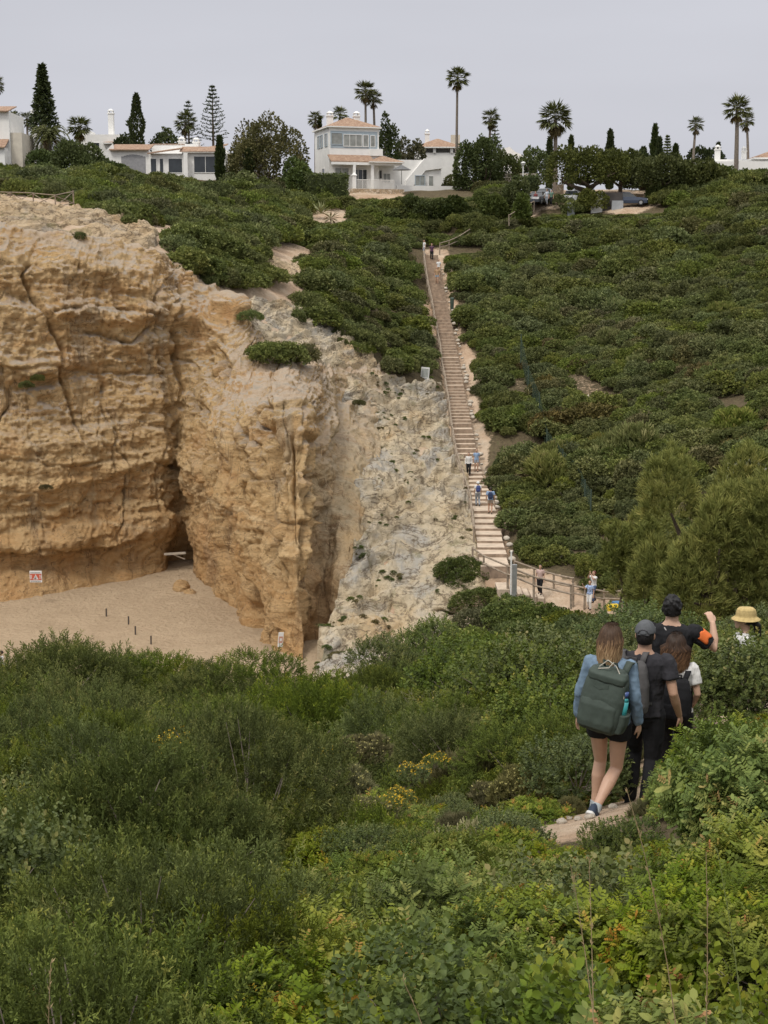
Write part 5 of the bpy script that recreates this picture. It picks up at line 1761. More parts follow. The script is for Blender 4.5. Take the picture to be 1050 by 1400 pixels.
def cypress_meshes(seed, hgt, wid, mat):
    g = np.random.default_rng(seed)
    a = Acc()
    tube_path(a, [(0, 0, 0), (0, 0, hgt * 0.3)], [0.12, 0.1], sides=6)
    tm = a.mesh('tree_trunk')
    tm.materials.append(M_BARK)
    n = 2400
    z = g.uniform(0.02, 1, n)
    prof = np.minimum(1, 3.2 * (1 - z)) ** 0.7 * np.minimum(1, 0.6 + 2 * z) * (0.86 + 0.14 * np.sin(z * 19 + 2))
    az = g.uniform(0, 6.28, n)
    rad = wid * 0.5 * prof * (1 + 0.16 * vnoise(np.stack([np.cos(az) * 2, np.sin(az) * 2, z * 9], 1), seed)) * g.uniform(0.75, 1.03, n)
    p = np.stack([rad * np.cos(az), rad * np.sin(az), z * hgt], 1)
    d = unit(np.stack([np.cos(az) * 0.5, np.sin(az) * 0.5, np.ones(n)], 1) + g.normal(0, 0.3, (n, 3)))
    c = Acc()
    s = g.uniform(0.7, 1.3, n) * 0.40
    c.scatter(RHOMB, BLADE_F, np.array([0, 0, .15, 0]), p - d * 0.1, frames(d, g.uniform(0, 3, n)), np.stack([s * 0.5, s * 1.2, s], 1), g.uniform(0, 0.7, n))
    cm = c.mesh('tree_crown')
    cm.materials.append(mat)
    return tm, cm


def broad_meshes(seed, rx, rz, base, mat, n=2600, leaf=0.40, nl=16, flat=0.9, low=-0.5, ry=None, limbs=7, rmin=0.26, rmax=0.45, spr=None):
    """crown of overlapping leafy masses from base to base + rz above the foot, on a branching trunk"""
    g = np.random.default_rng(seed)
    lb = lobes(g, nl, flat, 0.72, rmin, rmax)
    p, d = shell_points(g, lb, n, 0.2, low)
    top = p[:, 2].max()
    p = p * np.array([rx, ry or rx, rz / top]) + np.array([0, 0, base])
    a = Acc()
    tube_path(a, [(0, 0, -0.3), (0.1, 0, base * 0.6), (0, 0.1, base + rz * 0.25)], [0.05 * rx + 0.12, 0.04 * rx + 0.09, 0.07], sides=8)
    for k in range(limbs):
        q = lb[k % len(lb), :3] * np.array([rx, ry or rx, rz / top]) + np.array([0, 0, base])
        b0 = np.array([0.08, 0, base * (0.55 + 0.06 * k)])
        mid = b0 * 0.45 + q * 0.55 + g.normal(0, 0.12 * rx, 3) * np.array([1, 1, 0.3])
        tube_path(a, [b0, mid, q], [0.035 * rx + 0.05, 0.025 * rx + 0.03, 0.03], sides=6)
    tm = a.mesh('tree_trunk')
    tm.materials.append(M_BARK)
    c = Acc()
    n = len(p)
    clump = 0.25 * vnoise(p * 0.9, seed)
    if spr is None:
        ax = unit(d + g.normal(0, 0.6, (n, 3)) + np.array([0, 0, 0.2]))
        s = leaf * g.uniform(0.6, 1.25, n)
        c.scatter(RHOMB, BLADE_F, np.zeros(4), p, frames(ax, g.uniform(0, 3, n)), np.stack([s * 0.7, s, s], 1), g.uniform(0.1, 0.65, n) + clump)
    else:
        temps = [spr(g) for _ in range(4)]
        w_ = g.integers(0, 4, n)
        ax = unit(d * 0.45 + g.normal(0, 0.25, (n, 3)) + np.array([0, 0, 0.55]))
        fr2 = frames(ax, g.uniform(0, 6.28, n))
        rot = np.stack([fr2[:, :, 0], -fr2[:, :, 2], fr2[:, :, 1]], 2)
        sz = g.uniform(0.75, 1.3, n)
        tn = g.uniform(0.1, 0.6, n) + clump
        for k in range(4):
            s_ = w_ == k
            c.scatter(*temps[k], p[s_], rot[s_], sz[s_], tn[s_])
    cm = c.mesh('tree_crown')
    cm.materials.append(mat)
    return tm, cm


def tree(name, meshes, px, py, d, label, cat='tree', group=None, base=None, rz=None, scale=1.0):
    """plant a tree whose foot stands at the ground below photo pixel px at distance d"""
    x = P(px, py, d)[0]
    z = h1(x, d) if base is None else base
    t = empty(name, (x, d, z), gt.uniform(0, 6.28) if rz is None else rz, label, cat, group)
    t.scale = (scale,) * 3
    link('trunk', meshes[0], None, t)
    link('crown', meshes[1], None, t)
    return t


def top_h(px, py, d):
    """height above ground of the photo pixel (px, py) at distance d"""
    q = P(px, py, d)
    return q[2] - h1(q[0], d)


# fan palms: crown centre pixel, crown radius in pixels, distance, label
PALMS = [(-5, 112, 13, 196, 'fan palm cut by the left edge high above the white house', 30, 6),
         (21, 162, 13, 190, 'thin fan palm right beside the tall white house', 26, 4),
         (36, 160, 11, 196, 'slight fan palm in front of the dark Norfolk pine', 26, 4),
         (108, 170, 18, 186, 'stocky bushy fan palm behind the round green shrub mass', 36, 8),
         (252, 164, 16, 190, 'fan palm with thick dead skirt over the bungalow roof', 34, 14),
         (431, 159, 12, 196, 'fan palm left of the chimneys of the villa', 30, 8),
         (459, 154, 12, 198, 'fan palm straight behind the left chimney of the villa', 30, 5),
         (500, 122, 16, 192, 'taller palm of the pair behind the villa', 36, 6),
         (513, 132, 13, 194, 'lower palm of the pair behind the villa', 32, 6),
         (625, 104, 17, 186, 'very tall lone palm with a bare trunk above the head of the stairs', 36, 4),
         (668, 159, 14, 192, 'mid sized palm with a shaggy neck right of the very tall lone palm', 32, 12),
         (761, 158, 24, 180, 'broad palm with spreading fronds above the parked cars', 44, 16),
         (949, 168, 12, 186, 'small palm with a shaggy neck standing alone at the right', 32, 10),
         (1010, 144, 20, 178, 'large palm with a smooth trunk near the right edge', 40, 6),
         (1026, 162, 13, 184, 'smaller palm touching the large one near the right edge', 32, 8)]
for i, (px, py, r, d, lb, n, sk) in enumerate(PALMS):
    hh = top_h(px, py + r * 0.25, d)
    tree('fan_palm', fan_palm_meshes(600 + i, hh, r / FPX * d * 1.12, n, sk, 0.16 if r < 20 else 0.24), px, py, d, lb, 'palm', 'fan palms on the skyline')
tree('date_palm', date_palm_meshes(640, top_h(66, 188, 178), 3.0, 64), 66, 190, 178, 'dark arching date palm between the white house and the round green shrub mass', 'palm')

NORF = [(57, 87, 36, 190, 24, True, M_DARK, 'tall dark Norfolk pine at the left above the white house'),
        (290, 115, 40, 192, 15, False, M_DARK, 'open airy Norfolk pine with spaced whorls behind the bungalow'),
        (257, 136, 36, 194, 12, False, M_DARK, 'thin Norfolk pine half hidden by the skirted palm'),
        (677, 160, 16, 196, 11, False, M_DARK, 'sparse little Norfolk pine beside the shaggy palm'),
        (913, 184, 16, 190, 11, True, M_JUNI, 'small grey green Norfolk pine between the cypresses at the right'),
        (21, 150, 22, 200, 12, False, M_DARK, 'faint Norfolk pine behind the thin palm at the left')]
for i, (px, py, wpx, d, ti, de, m, lb) in enumerate(NORF):
    tree('norfolk_pine', norfolk_meshes(650 + i, top_h(px, py, d), wpx / FPX * d, ti, de, m), px, py, d, lb, 'tree', 'Norfolk pines on the skyline')

CYP = [(186, 130, 21, 184, 'broad dark cypress behind the left end of the bungalow'),
       (300, 188, 11, 172, 'slim cypress in front of the bungalow windows'),
       (340, 206, 12, 171, 'slim green cypress at the right end of the bungalow'),
       (835, 179, 11, 188, 'cypress rising left of centre above the umbrella pines'),
       (896, 172, 10, 188, 'tallest cypress of the cluster above the umbrella pines'),
       (902, 190, 8, 187, 'short cypress leaning on the tallest one of the cluster'),
       (880, 203, 12, 188, 'squat cypress at the left of the cluster above the umbrella pines'),
       (924, 199, 9, 187, 'low cypress right of the small grey Norfolk pine'),
       (752, 189, 9, 192, 'little cypress behind the left side of the broad palm'),
       (781, 187, 8, 192, 'little cypress behind the right side of the broad palm'),
       (982, 197, 5, 190, 'pencil thin cypress behind the low dome of trees at the right'),
       (437, 162, 6, 197, 'pencil thin cypress beside the left palm of the villa')]
for i, (px, py, wpx, d, lb) in enumerate(CYP):
    tree('cypress', cypress_meshes(670 + i, top_h(px, py, d), wpx / FPX * d, M_DARK), px, py, d, lb, 'tree', 'cypresses on the skyline')

BRO = [  # centre px, top py, foot py(ish), half width px, distance, material, label, kw
    (366, 150, 248, 60, 174, M_OLIVE, 'large spreading grey green tree between bungalow and villa', dict(n=6500, nl=22, rmin=.3, rmax=.5)),
    (345, 165, 240, 40, 178, M_DRYL, 'half bare brownish tree behind the large spreading one', dict(n=1500, nl=14)),
    (405, 214, 262, 26, 171, M_SMALL, 'bright green bushy tree left of the villa', dict(n=2200, nl=12)),
    (527, 153, 215, 17, 188, M_DARK, 'dark ragged upright tree right behind the villa', dict(n=1600, nl=13)),
    (557, 186, 225, 22, 192, M_OLIVE, 'rounded olive tree behind the terrace of the villa', dict(n=1800)),
    (655, 184, 262, 32, 178, M_SCRUB, 'full leafy tree at the right end of the villa', dict(n=4200, nl=18)),
    (690, 205, 250, 30, 182, M_SCRUB, 'loose mass of trees behind the street lamp', dict(n=2400)),
    (730, 200, 245, 26, 184, M_SMALL, 'light green tree left of the broad palm', dict(n=2000)),
    (226, 176, 200, 22, 186, M_DARK, 'low flat dark tree behind the bungalow roof', dict(n=1500)),
    (172, 182, 205, 24, 187, M_DARK, 'dark hedge like tree at the foot of the broad cypress', dict(n=1500)),
    (105, 192, 258, 42, 172, M_SCRUB, 'big rounded shrub mass in front of the left houses', dict(n=5000, nl=20)),
    (60, 205, 262, 30, 171, M_SCRUB, 'dense shrub mass at the foot of the tall white house', dict(n=3000)),
    (150, 222, 262, 30, 170, M_SCRUB, 'lower rounded shrub mass before the bungalow porch', dict(n=3000)),
    (880, 205, 250, 30, 182, M_DARK, 'dark tree filling the gap behind the umbrella pines', dict(n=2200)),
    (960, 200, 232, 34, 190, M_DARK, 'low dome of dark trees at the right skyline', dict(n=2000)),
    (1000, 225, 275, 40, 168, M_SCRUB, 'dark bushy tree left of the white wall at the right edge', dict(n=3600, nl=16)),
    (1045, 232, 285, 36, 166, M_SCRUB, 'dark bushy tree cut by the right edge', dict(n=3200, nl=16)),
    (705, 243, 290, 22, 165, M_SCRUB, 'thick rounded shrub beside the car park', dict(n=2000)),
    (670, 266, 300, 30, 164, M_SCRUB, 'thick rounded shrub below the terrace of the villa', dict(n=2600)),
    (620, 268, 310, 30, 163, M_DARK, 'dark rounded shrub below the white terrace wall', dict(n=2600)),
    (575, 267, 310, 34, 163, M_SCRUB, 'broad dark shrub directly below the villa', dict(n=2800)),
    (715, 265, 300, 14, 160, M_SMALL, 'hedge shrub left of the railing of the car park', dict(n=1400)),
]
for i, (px, py, pb, hw, d, m, lb, kw) in enumerate(BRO):
    x = P(px, py, d)[0]
    gz = h1(x, d)
    zt_, zb = P(px, py, d)[2], max(P(px, pb, d)[2], gz - 0.5)
    base = max(0.0, (zb - gz)) * 0.5
    tree('leafy_tree' if (pb - py) > 45 else 'bushy_tree', broad_meshes(700 + i, hw / FPX * d, zt_ - gz - base, base, m, leaf=0.33, **{**kw, 'n': int(kw.get('n', 2600) * 2.1)}), px, py, d, lb, 'tree')

# umbrella pines by the car park
UMB = [(805, 199, 250, 62, 168, 'largest umbrella pine with its crown over the hut and the white cars'),
       (905, 210, 256, 48, 168, 'umbrella pine standing right of the hut'),
       (958, 216, 262, 42, 167, 'umbrella pine furthest right, merging with the dark bushes'),
       (850, 206, 246, 42, 174, 'umbrella pine behind the two front ones')]
for i, (px, py, pb, hw, d, lb) in enumerate(UMB):
    x = P(px, py, d)[0]
    gz = h1(x, d)
    zt_, zb = P(px, py, d)[2], P(px, pb, d)[2]
    tree('umbrella_pine', broad_meshes(740 + i, hw / FPX * d, zt_ - zb, zb - gz, M_UMB, n=8500, leaf=0.32, nl=22, flat=0.42, low=-0.45, rmin=0.2, rmax=0.32, limbs=9), px, py, d, lb, 'tree', 'umbrella pines by the car park')

# the pine and its neighbours on the right, above the hikers
def big_pine(px, py_top, py_foot, hw, d, n, label, seed, sz=1.0, nl=16):
    x = P(px, py_foot, d)[0]
    gz = h1(x, d)
    ht = P(px, py_top, d)[2] - gz
    ms = broad_meshes(seed, hw / FPX * d, ht * 0.86, ht * 0.14, M_PINE, n=n, nl=nl, flat=1.0, low=-0.25, rmin=0.2, rmax=0.36, limbs=12,
                      spr=lambda g: sprig_tuft(g, 13, 0.25 * sz, 0.020 * sz, 0.45))
    return tree('aleppo_pine', ms, px, py_foot, d, label, 'tree', None)


big_pine(988, 614, 842, 132, 46, 7000, 'large bushy pine with upright yellow green shoots at the right edge', 760)
big_pine(1075, 640, 842, 90, 50, 2400, 'pine cut by the right edge behind the large bushy pine', 761)
big_pine(872, 705, 842, 62, 54, 2400, 'lower spreading pine left of the large bushy pine', 762)
big_pine(905, 650, 800, 55, 62, 1600, 'slender pine behind the left flank of the large bushy pine', 763)

# hedges
def hedge(name, px0, px1, py0, py1, d, depth, label, mat=M_SMALL, n=1800, seed=1):
    g = np.random.default_rng(seed)
    a_, b_ = P(px0, py1, d), P(px1, py0, d)
    L, W, Hh = b_[0] - a_[0], depth, b_[2] - a_[2] + 0.6
    f = g.integers(0, 4, n)
    u, v = g.uniform(0, 1, n), g.uniform(0, 1, n)
    p = np.where((f == 0)[:, None], np.stack([u * L, 0 * u, v * Hh], 1), np.where((f == 1)[:, None], np.stack([u * L, v * W, 0 * u + Hh], 1), np.where((f == 2)[:, None], np.stack([0 * u, u * W, v * Hh], 1), np.stack([0 * u + L, u * W, v * Hh], 1))))
    p = p + g.normal(0, 0.08, p.shape)
    c = Acc()
    s = g.uniform(0.6, 1.2, n) * 0.24
    c.scatter(RHOMB, BLADE_F, np.zeros(4), p, frames(g.normal(0, 1, (n, 3)), g.uniform(0, 3, n)), np.stack([s * 0.7, s, s], 1), g.uniform(0.1, 0.6, n))
    c.add(np.array([(x, y, z) for z in (0, Hh - 0.1) for y in (0.1, W - 0.1) for x in (0.1, L - 0.1)]), [(0, 1, 5, 4), (2, 3, 7, 6), (0, 2, 6, 4), (1, 3, 7, 5), (4, 5, 7, 6)], 0.0)
    me = c.mesh(name)
    me.materials.append(mat)
    o = link(name, me)
    o.location = (a_[0], d, a_[2] - 0.6)
    return tag(o, label, 'hedge')


hedge('clipped_hedge', 418, 474, 238, 264, 169, 1.6, 'clipped rectangular green hedge below the villa terrace', seed=3)
hedge('clipped_hedge', 702, 736, 241, 258, 176, 1.2, 'clipped green hedge behind the street lamp', M_SCRUB, 1300, 4)

# agaves on the slope under the villa
def agave(px, py, d, r, label, dry=0.0, seed=5):
    g = np.random.default_rng(seed)
    c = Acc()
    n = 26
    az = np.arange(n) * 2.4
    el = 1.35 - 1.5 * np.arange(n) / n - dry
    dv = np.stack([np.cos(az) * np.cos(el), np.sin(az) * np.cos(el), np.sin(el)], 1)
    c.scatter(RHOMB, BLADE_F, np.zeros(4), np.zeros((n, 3)), frames(dv, np.zeros(n)), np.stack([np.full(n, r * 0.2), np.full(n, r), np.full(n, r)], 1) * g.uniform(0.8, 1.15, (n, 1)), np.zeros(n))
    me = c.mesh('agave')
    me.materials.append(plain('dry_agave', (0.36, 0.31, 0.20)) if dry else plain('agave_leaf', (0.30, 0.31, 0.15)))
    q = P(px, py, d)
    o = link('agave', me)
    o.location = (q[0], d, h1(q[0], d) + 0.55)
    return tag(o, label, 'agave')


agave(439, 282, 160, 1.5, 'pale yellowish agave rosette on the slope below the villa')
agave(452, 292, 158, 1.3, 'withered agave with drooping dead leaves on the slope below the villa', 0.55, 6)
# ------------------------------------------------------------------ built things
class BoxB:
    """boxes, prisms and tubes gathered into one mesh (local metres)"""

    def __init__(self):
        self.bm = bmesh.new()

    def box(self, x0, x1, y0, y1, z0, z1, m=0, bev=0.0):
        vs_ = [self.bm.verts.new((x, y, z)) for z in (z0, z1) for y in (y0, y1) for x in (x0, x1)]
        for f in ((0, 2, 3, 1), (4, 5, 7, 6), (0, 1, 5, 4), (2, 6, 7, 3), (0, 4, 6, 2), (1, 3, 7, 5)):
            fc = self.bm.faces.new([vs_[i] for i in f])
            fc.material_index = m
        return self

    def hull(self, bottom, top, m=0, mt=None):
        """prism between two equally long rings"""
        b = [self.bm.verts.new(p) for p in bottom]
        t = [self.bm.verts.new(p) for p in top]
        n = len(b)
        fs = [self.bm.faces.new(b[::-1]), self.bm.faces.new(t)]
        for i in range(n):
            fs.append(self.bm.faces.new((b[i], b[(i + 1) % n], t[(i + 1) % n], t[i])))
        for f in fs:
            f.material_index = m
        return self

    def poly(self, pts, m=0):
        f = self.bm.faces.new([self.bm.verts.new(p) for p in pts])
        f.material_index = m
        return self

    def bar(self, a, b, r, m=0, sides=6, r2=None):
        a, b = Vector(a), Vector(b)
        q = (b - a).to_track_quat('Z', 'Y')
        r2 = r if r2 is None else r2
        A = [self.bm.verts.new(a + q @ Vector((r * math.cos(k * 2 * math.pi / sides), r * math.sin(k * 2 * math.pi / sides), 0))) for k in range(sides)]
        B = [self.bm.verts.new(b + q @ Vector((r2 * math.cos(k * 2 * math.pi / sides), r2 * math.sin(k * 2 * math.pi / sides), 0))) for k in range(sides)]
        fs = [self.bm.faces.new(A[::-1]), self.bm.faces.new(B)]
        for k in range(sides):
            fs.append(self.bm.faces.new((A[k], A[(k + 1) % sides], B[(k + 1) % sides], B[k])))
        for f in fs:
            f.material_index = m
        return self

    def obj(self, name, mats, parent=None, bev=0.0, smooth=False):
        if bev:
            bmesh.ops.bevel(self.bm, geom=list(self.bm.edges), offset=bev, segments=2, affect='EDGES', profile=0.6)
        bmesh.ops.recalc_face_normals(self.bm, faces=self.bm.faces)
        me = bpy.data.meshes.new(name)
        self.bm.to_mesh(me)
        self.bm.free()
        return link(name, me, mats, parent, smooth)


M_WHITE = plain('lime_render', (0.82, 0.81, 0.78), 0.85, 0.15, 0.05, 1.2, bump=0.15, bscale=30)
M_CREAM = plain('cream_render', (0.60, 0.55, 0.46), 0.85, 0.15, 0.08, 1.5)
t = NT('roof_tiles')
pos = t.n('ShaderNodeTexCoord').outputs['Object']
wv = t.n('ShaderNodeTexWave', i_Scale=2.4, i_Distortion=0.6, i_Detail=2.0)
wv.bands_direction = 'X'
t.l(pos, wv.inputs['Vector'])
c = t.ramp(t.noise(pos, 3.2, 6, 0.75), [(0.3, (0.27, 0.155, 0.105)), (0.5, (0.41, 0.285, 0.205)), (0.62, (0.56, 0.41, 0.29)), (0.75, (0.66, 0.56, 0.45))])
c = t.mix(t.math('MULTIPLY', wv.outputs['Fac'], 0.45), c, (0.28, 0.15, 0.095))
M_TILE = t.bsdf(c, 0.85, 0.15, wv.outputs['Fac'], 0.8, 0.06)
M_GLASS = plain('window_glass', (0.035, 0.042, 0.048), 0.12, 0.6, 0.2, 1.0)
M_PALEGLASS = plain('curtained_glass', (0.30, 0.31, 0.29), 0.25, 0.5, 0.2, 1.2)
M_BLUEFR = plain('blue_grey_frame', (0.40, 0.47, 0.52), 0.5)
M_WOODW = plain('weathered_wood', (0.31, 0.25, 0.19), 0.85, 0.15, 0.28, 5, bump=0.4, bscale=22)
M_TREAD = plain('step_tread', (0.53, 0.43, 0.33), 0.9, 0.12, 0.14, 1.6, bump=0.4, bscale=18, bdist=0.02)
M_RISER = plain('step_riser', (0.33, 0.25, 0.185), 0.85, 0.15, 0.25, 3)
t = NT('rubble_wall')
pos = t.n('ShaderNodeTexCoord').outputs['Object']
vo = t.n('ShaderNodeTexVoronoi', i_Scale=3.2, feature='F1')
t.l(pos, vo.inputs['Vector'])
ve = t.n('ShaderNodeTexVoronoi', i_Scale=3.2, feature='DISTANCE_TO_EDGE')
t.l(pos, ve.inputs['Vector'])
sv_ = t.n('ShaderNodeSeparateXYZ')
t.l(vo.outputs['Color'], sv_.inputs[0])
c = t.ramp(sv_.outputs[0], [(0, (0.36, 0.26, 0.165)), (0.5, (0.50, 0.39, 0.27)), (1, (0.60, 0.51, 0.40))])
c = t.mix(t.ramp(ve.outputs['Distance'], [(0.0, (1, 1, 1)), (0.08, (0, 0, 0))]), c, (0.22, 0.18, 0.13))
M_RUBBLE = t.bsdf(c, 0.9, 0.1, ve.outputs['Distance'], 0.6, 0.1)
M_IRON = plain('dark_iron', (0.05, 0.05, 0.052), 0.5, 0.4)
M_STEEL = plain('galvanised_steel', (0.42, 0.43, 0.43), 0.4, 0.5, metal=0.6)
M_SIGNW = plain('sign_white', (0.72, 0.72, 0.70), 0.45, 0.4, 0.04)
M_SIGNR = plain('sign_red', (0.52, 0.10, 0.055), 0.5, 0.4, 0.05)
M_SIGNG = plain('sign_grey', (0.36, 0.38, 0.36), 0.5, 0.4, 0.2, 6)
M_INK = plain('sign_ink', (0.06, 0.06, 0.07), 0.6)
M_ASPH = plain('car_park_surface', (0.38, 0.32, 0.26), 0.9)

# ---- the stairs
SL = np.array([P(*q) for q in [(589, 349, 150.5), (595, 388, 143), (604, 430, 136.5), (612, 470, 130), (622, 535, 119), (631, 590, 111), (641, 640, 104), (654, 675, 96.5), (664, 705, 91.0), (670, 745, 84.0), (677, 780, 78.8)]])
ss = np.concatenate([[0], np.cumsum(np.linalg.norm(np.diff(SL[:, :2], axis=0), axis=1))])
for k in range(len(SL)):
    SL[k, 2] = max(SL[k, 2], h1(SL[k, 0], SL[k, 1]) + 0.12)
# rows of the photograph where a flight ends in a landing, and its number of steps
FLIGHTS = [(349, 418, 17), (418, 495, 17), (495, 513, 4), (513, 532, 4), (532, 593, 13), (593, 646, 8), (646, 703, 9), (703, 780, 8)]
rows = [(proj(p)[0, 1], q) for p, q in zip(SL, ss)]
row2s = lambda r: float(np.interp(r, [a[0] for a in rows], [a[1] for a in rows]))
sb = [0.0]
for r0, r1, n in FLIGHTS:
    a, b = row2s(r0), row2s(r1)
    if r0 == FLIGHTS[0][0]:
        a = 0.0
    if r1 == FLIGHTS[-1][1]:
        b = ss[-1]
    w_ = np.ones(n)
    w_[-1] = 1.9 if n > 6 else 1.4
    sb += list(a + np.cumsum(w_) / w_.sum() * (b - a))
sb = np.array(sb)
NSTEP = len(sb) - 1
zz_ = np.interp((sb[:-1] + sb[1:]) / 2, ss, SL[:, 2]) + 0.12
print('STAIR FOOT', SL[-1], h1(SL[-1][0], SL[-1][1]))
stair = empty('stairway', (SL[-1][0], SL[-1][1], SL[-1][2]), 0, 'long straight flight of earth steps with timber risers climbing the hill', 'stairs')
O_ = Vector(SL[-1])
side_pts = []
for k in range(NSTEP):
    a_ = np.array([np.interp(sb[k], ss, SL[:, j]) for j in (0, 1)])
    b_ = np.array([np.interp(sb[k + 1], ss, SL[:, j]) for j in (0, 1)])
    dv = (b_ - a_) / np.linalg.norm(b_ - a_)
    nv = np.array([-dv[1], dv[0]])                     # points to the left looking down the stairs (image right)
    wd = np.interp(sb[k], [0, ss[-1]], [0.66, 0.80]) * (1 + 0.04 * gt.normal())
    zt_ = zz_[k]
    B = BoxB()
    b2 = b_ + dv * 0.03
    def ring(z, w=wd, back=a_, front=b2):
        return [tuple(np.append(p, z) - np.array(O_)) for p in (back - nv * w, front - nv * w, front + nv * w, back + nv * w)]
    B.hull(ring(zt_ - 1.1), ring(zt_ - 0.004), 0)
    fr_b = b2
    fr_f = b2 + dv * 0.05
    B.hull([tuple(np.append(p, zt_ - 0.9) - np.array(O_)) for p in (fr_b - nv * (wd + .03), fr_f - nv * (wd + .03), fr_f + nv * (wd + .03), fr_b + nv * (wd + .03))],
           [tuple(np.append(p, zt_ + 0.012) - np.array(O_)) for p in (fr_b - nv * (wd + .03), fr_f - nv * (wd + .03), fr_f + nv * (wd + .03), fr_b + nv * (wd + .03))], 1)
    B.obj('step', [M_TREAD, M_RISER], stair)
    side_pts.append((sb[k], a_, dv, nv, wd, zt_))


def post_rail(name, pts, hgt, label, cat='fence', rails=(0.95, 0.5), rp=0.065, rr=0.05, mat=None, flat=False, group=None, brace=False, down=0.3):
    """posts standing on the 3-D points with rails between; every post and rail is a part"""
    mat = mat or M_WOODW
    p0 = np.array(pts[0])
    root = empty(name, p0, 0, label, cat, group)
    loc = [np.array(p) - p0 for p in pts]
    for p in loc:
        BoxB().bar(p - np.array([0, 0, down]), p + np.array([gt.normal(0, 0.02), 0, hgt + gt.uniform(-0.03, 0.05)]), rp, 0, 7, rp * 0.9).obj('post', mat, root)
    for a_, b_ in zip(loc[:-1], loc[1:]):
        for f in rails:
            BoxB().bar(a_ + np.array([0, -rp, hgt * f + gt.normal(0, 0.015)]), b_ + np.array([0, -rp, hgt * f + gt.normal(0, 0.015)]), rr, 0, 6).obj('rail', mat, root)
        if brace:
            BoxB().bar(a_ + np.array([0, -rp * 1.6, hgt * 0.1]), b_ + np.array([0, -rp * 1.6, hgt * 0.9]), rr * 0.8, 0, 6).obj('brace', mat, root)
            BoxB().bar(a_ + np.array([0, -rp * 2.4, hgt * 0.9]), b_ + np.array([0, -rp * 2.4, hgt * 0.1]), rr * 0.8, 0, 6).obj('brace', mat, root)
    return root


pp = []
for k in range(2, NSTEP, 3):
    _, a_, dv, nv, wd, zt_ = side_pts[k]
    q = a_ - nv * (wd + 0.16)
    pp.append((q[0], q[1], zt_))
post_rail('stair_railing', pp, 1.0, 'wooden post and rail handrail along the left side of the stairs', 'railing', rails=(0.97, 0.5))
# stones that edge the right side of the stairs
M_STONE = plain('field_stone', (0.50, 0.44, 0.36), 0.95, 0.1, 0.2, 4, bump=0.6, bscale=9, bdist=0.04)


def rock_mesh(seed, sub=3, rough=0.28, flat=0.75):
    bm = bmesh.new()
    bmesh.ops.create_icosphere(bm, subdivisions=sub, radius=1)
    V = np.array([v.co[:] for v in bm.verts])
    n = fbm(V * 1.1 + seed * 7.7, 4, seed)
    n2 = np.round(fbm(V * 0.9 + seed, 2, seed + 3) * 3) / 3
    V = V * (1 + rough * n + rough * 0.5 * n2)[:, None] * np.array([1, 0.85, flat])
    for v, c in zip(bm.verts, V):
        v.co = c
    me = bpy.data.meshes.new('rock')
    bm.to_mesh(me)
    bm.free()
    return me


ROCKS = [rock_mesh(i) for i in range(5)]
for m in ROCKS:
    m.materials.append(M_STONE)
    m.polygons.foreach_set('use_smooth', [True] * len(m.polygons))


def rock(px, py, d, r, label, cat='rock', group=None, onground=True, k=0, sc=(1, 1, 1), name='rock'):
    q = P(px, py, d)
    o = bpy.data.objects.new(name, ROCKS[k % 5])
    COL.objects.link(o)
    z = h1(q[0], d) + r * 0.25 if onground else q[2]
    o.location = (q[0], d, z)
    o.scale = (r * sc[0], r * sc[1], r * sc[2])
    o.rotation_euler = (0, 0, k * 1.7 + px)
    return tag(o, label, cat, group)


n_ = 0
for k in range(4, NSTEP, 1):
    if gt.uniform() < 0.55:
        _, a_, dv, nv, wd, zt_ = side_pts[k]
        q = a_ + nv * (wd + 0.22 + gt.uniform(0, 0.2))
        o = bpy.data.objects.new('edging_stone', ROCKS[k % 5])
        COL.objects.link(o)
        r = gt.uniform(0.12, 0.24)
        o.location = (q[0], q[1], zt_ - 0.12)
        o.scale = (r, r * 1.2, r)
        o.rotation_euler = (0, 0, k)
        tag(o, 'pale stone in the row edging the right side of the stairs', 'stone', 'stones edging the stairs')

# lower flight that turns right, its fences
LOW = [P(*q) for q in [(684, 788, 78.4), (694, 794, 77.9), (704, 799, 77.5), (714, 803, 77.2), (724, 807, 76.9), (735, 811, 76.7)]]
ls = empty('lower_steps', LOW[-1], 0, 'short run of pale earth steps turning right at the foot of the long stairs', 'stairs')
for k, q in enumerate(LOW):
    g_ = h1(q[0], q[1])
    zt_ = g_ + 0.12
    B = BoxB()
    B.box(q[0] - LOW[-1][0] - 0.35, q[0] - LOW[-1][0] + 0.28, -0.9 + .012 * k, 0.9 - .012 * k, zt_ - LOW[-1][2] - 1.6, zt_ - LOW[-1][2], 0)
    B.box(q[0] - LOW[-1][0] + 0.282, q[0] - LOW[-1][0] + 0.34, -0.93 + .012 * k, 0.93 - .012 * k, zt_ - LOW[-1][2] - 1.6, zt_ - LOW[-1][2] + 0.015, 1)
    B.obj('step', [M_TREAD, M_RISER], ls)


def gpts(lst, dz=0.0):
    out = []
    for px, py, d in lst:
        q = P(px, py, d)
        out.append((q[0], d, max(q[2], h1(q[0], d)) + dz))
    return out


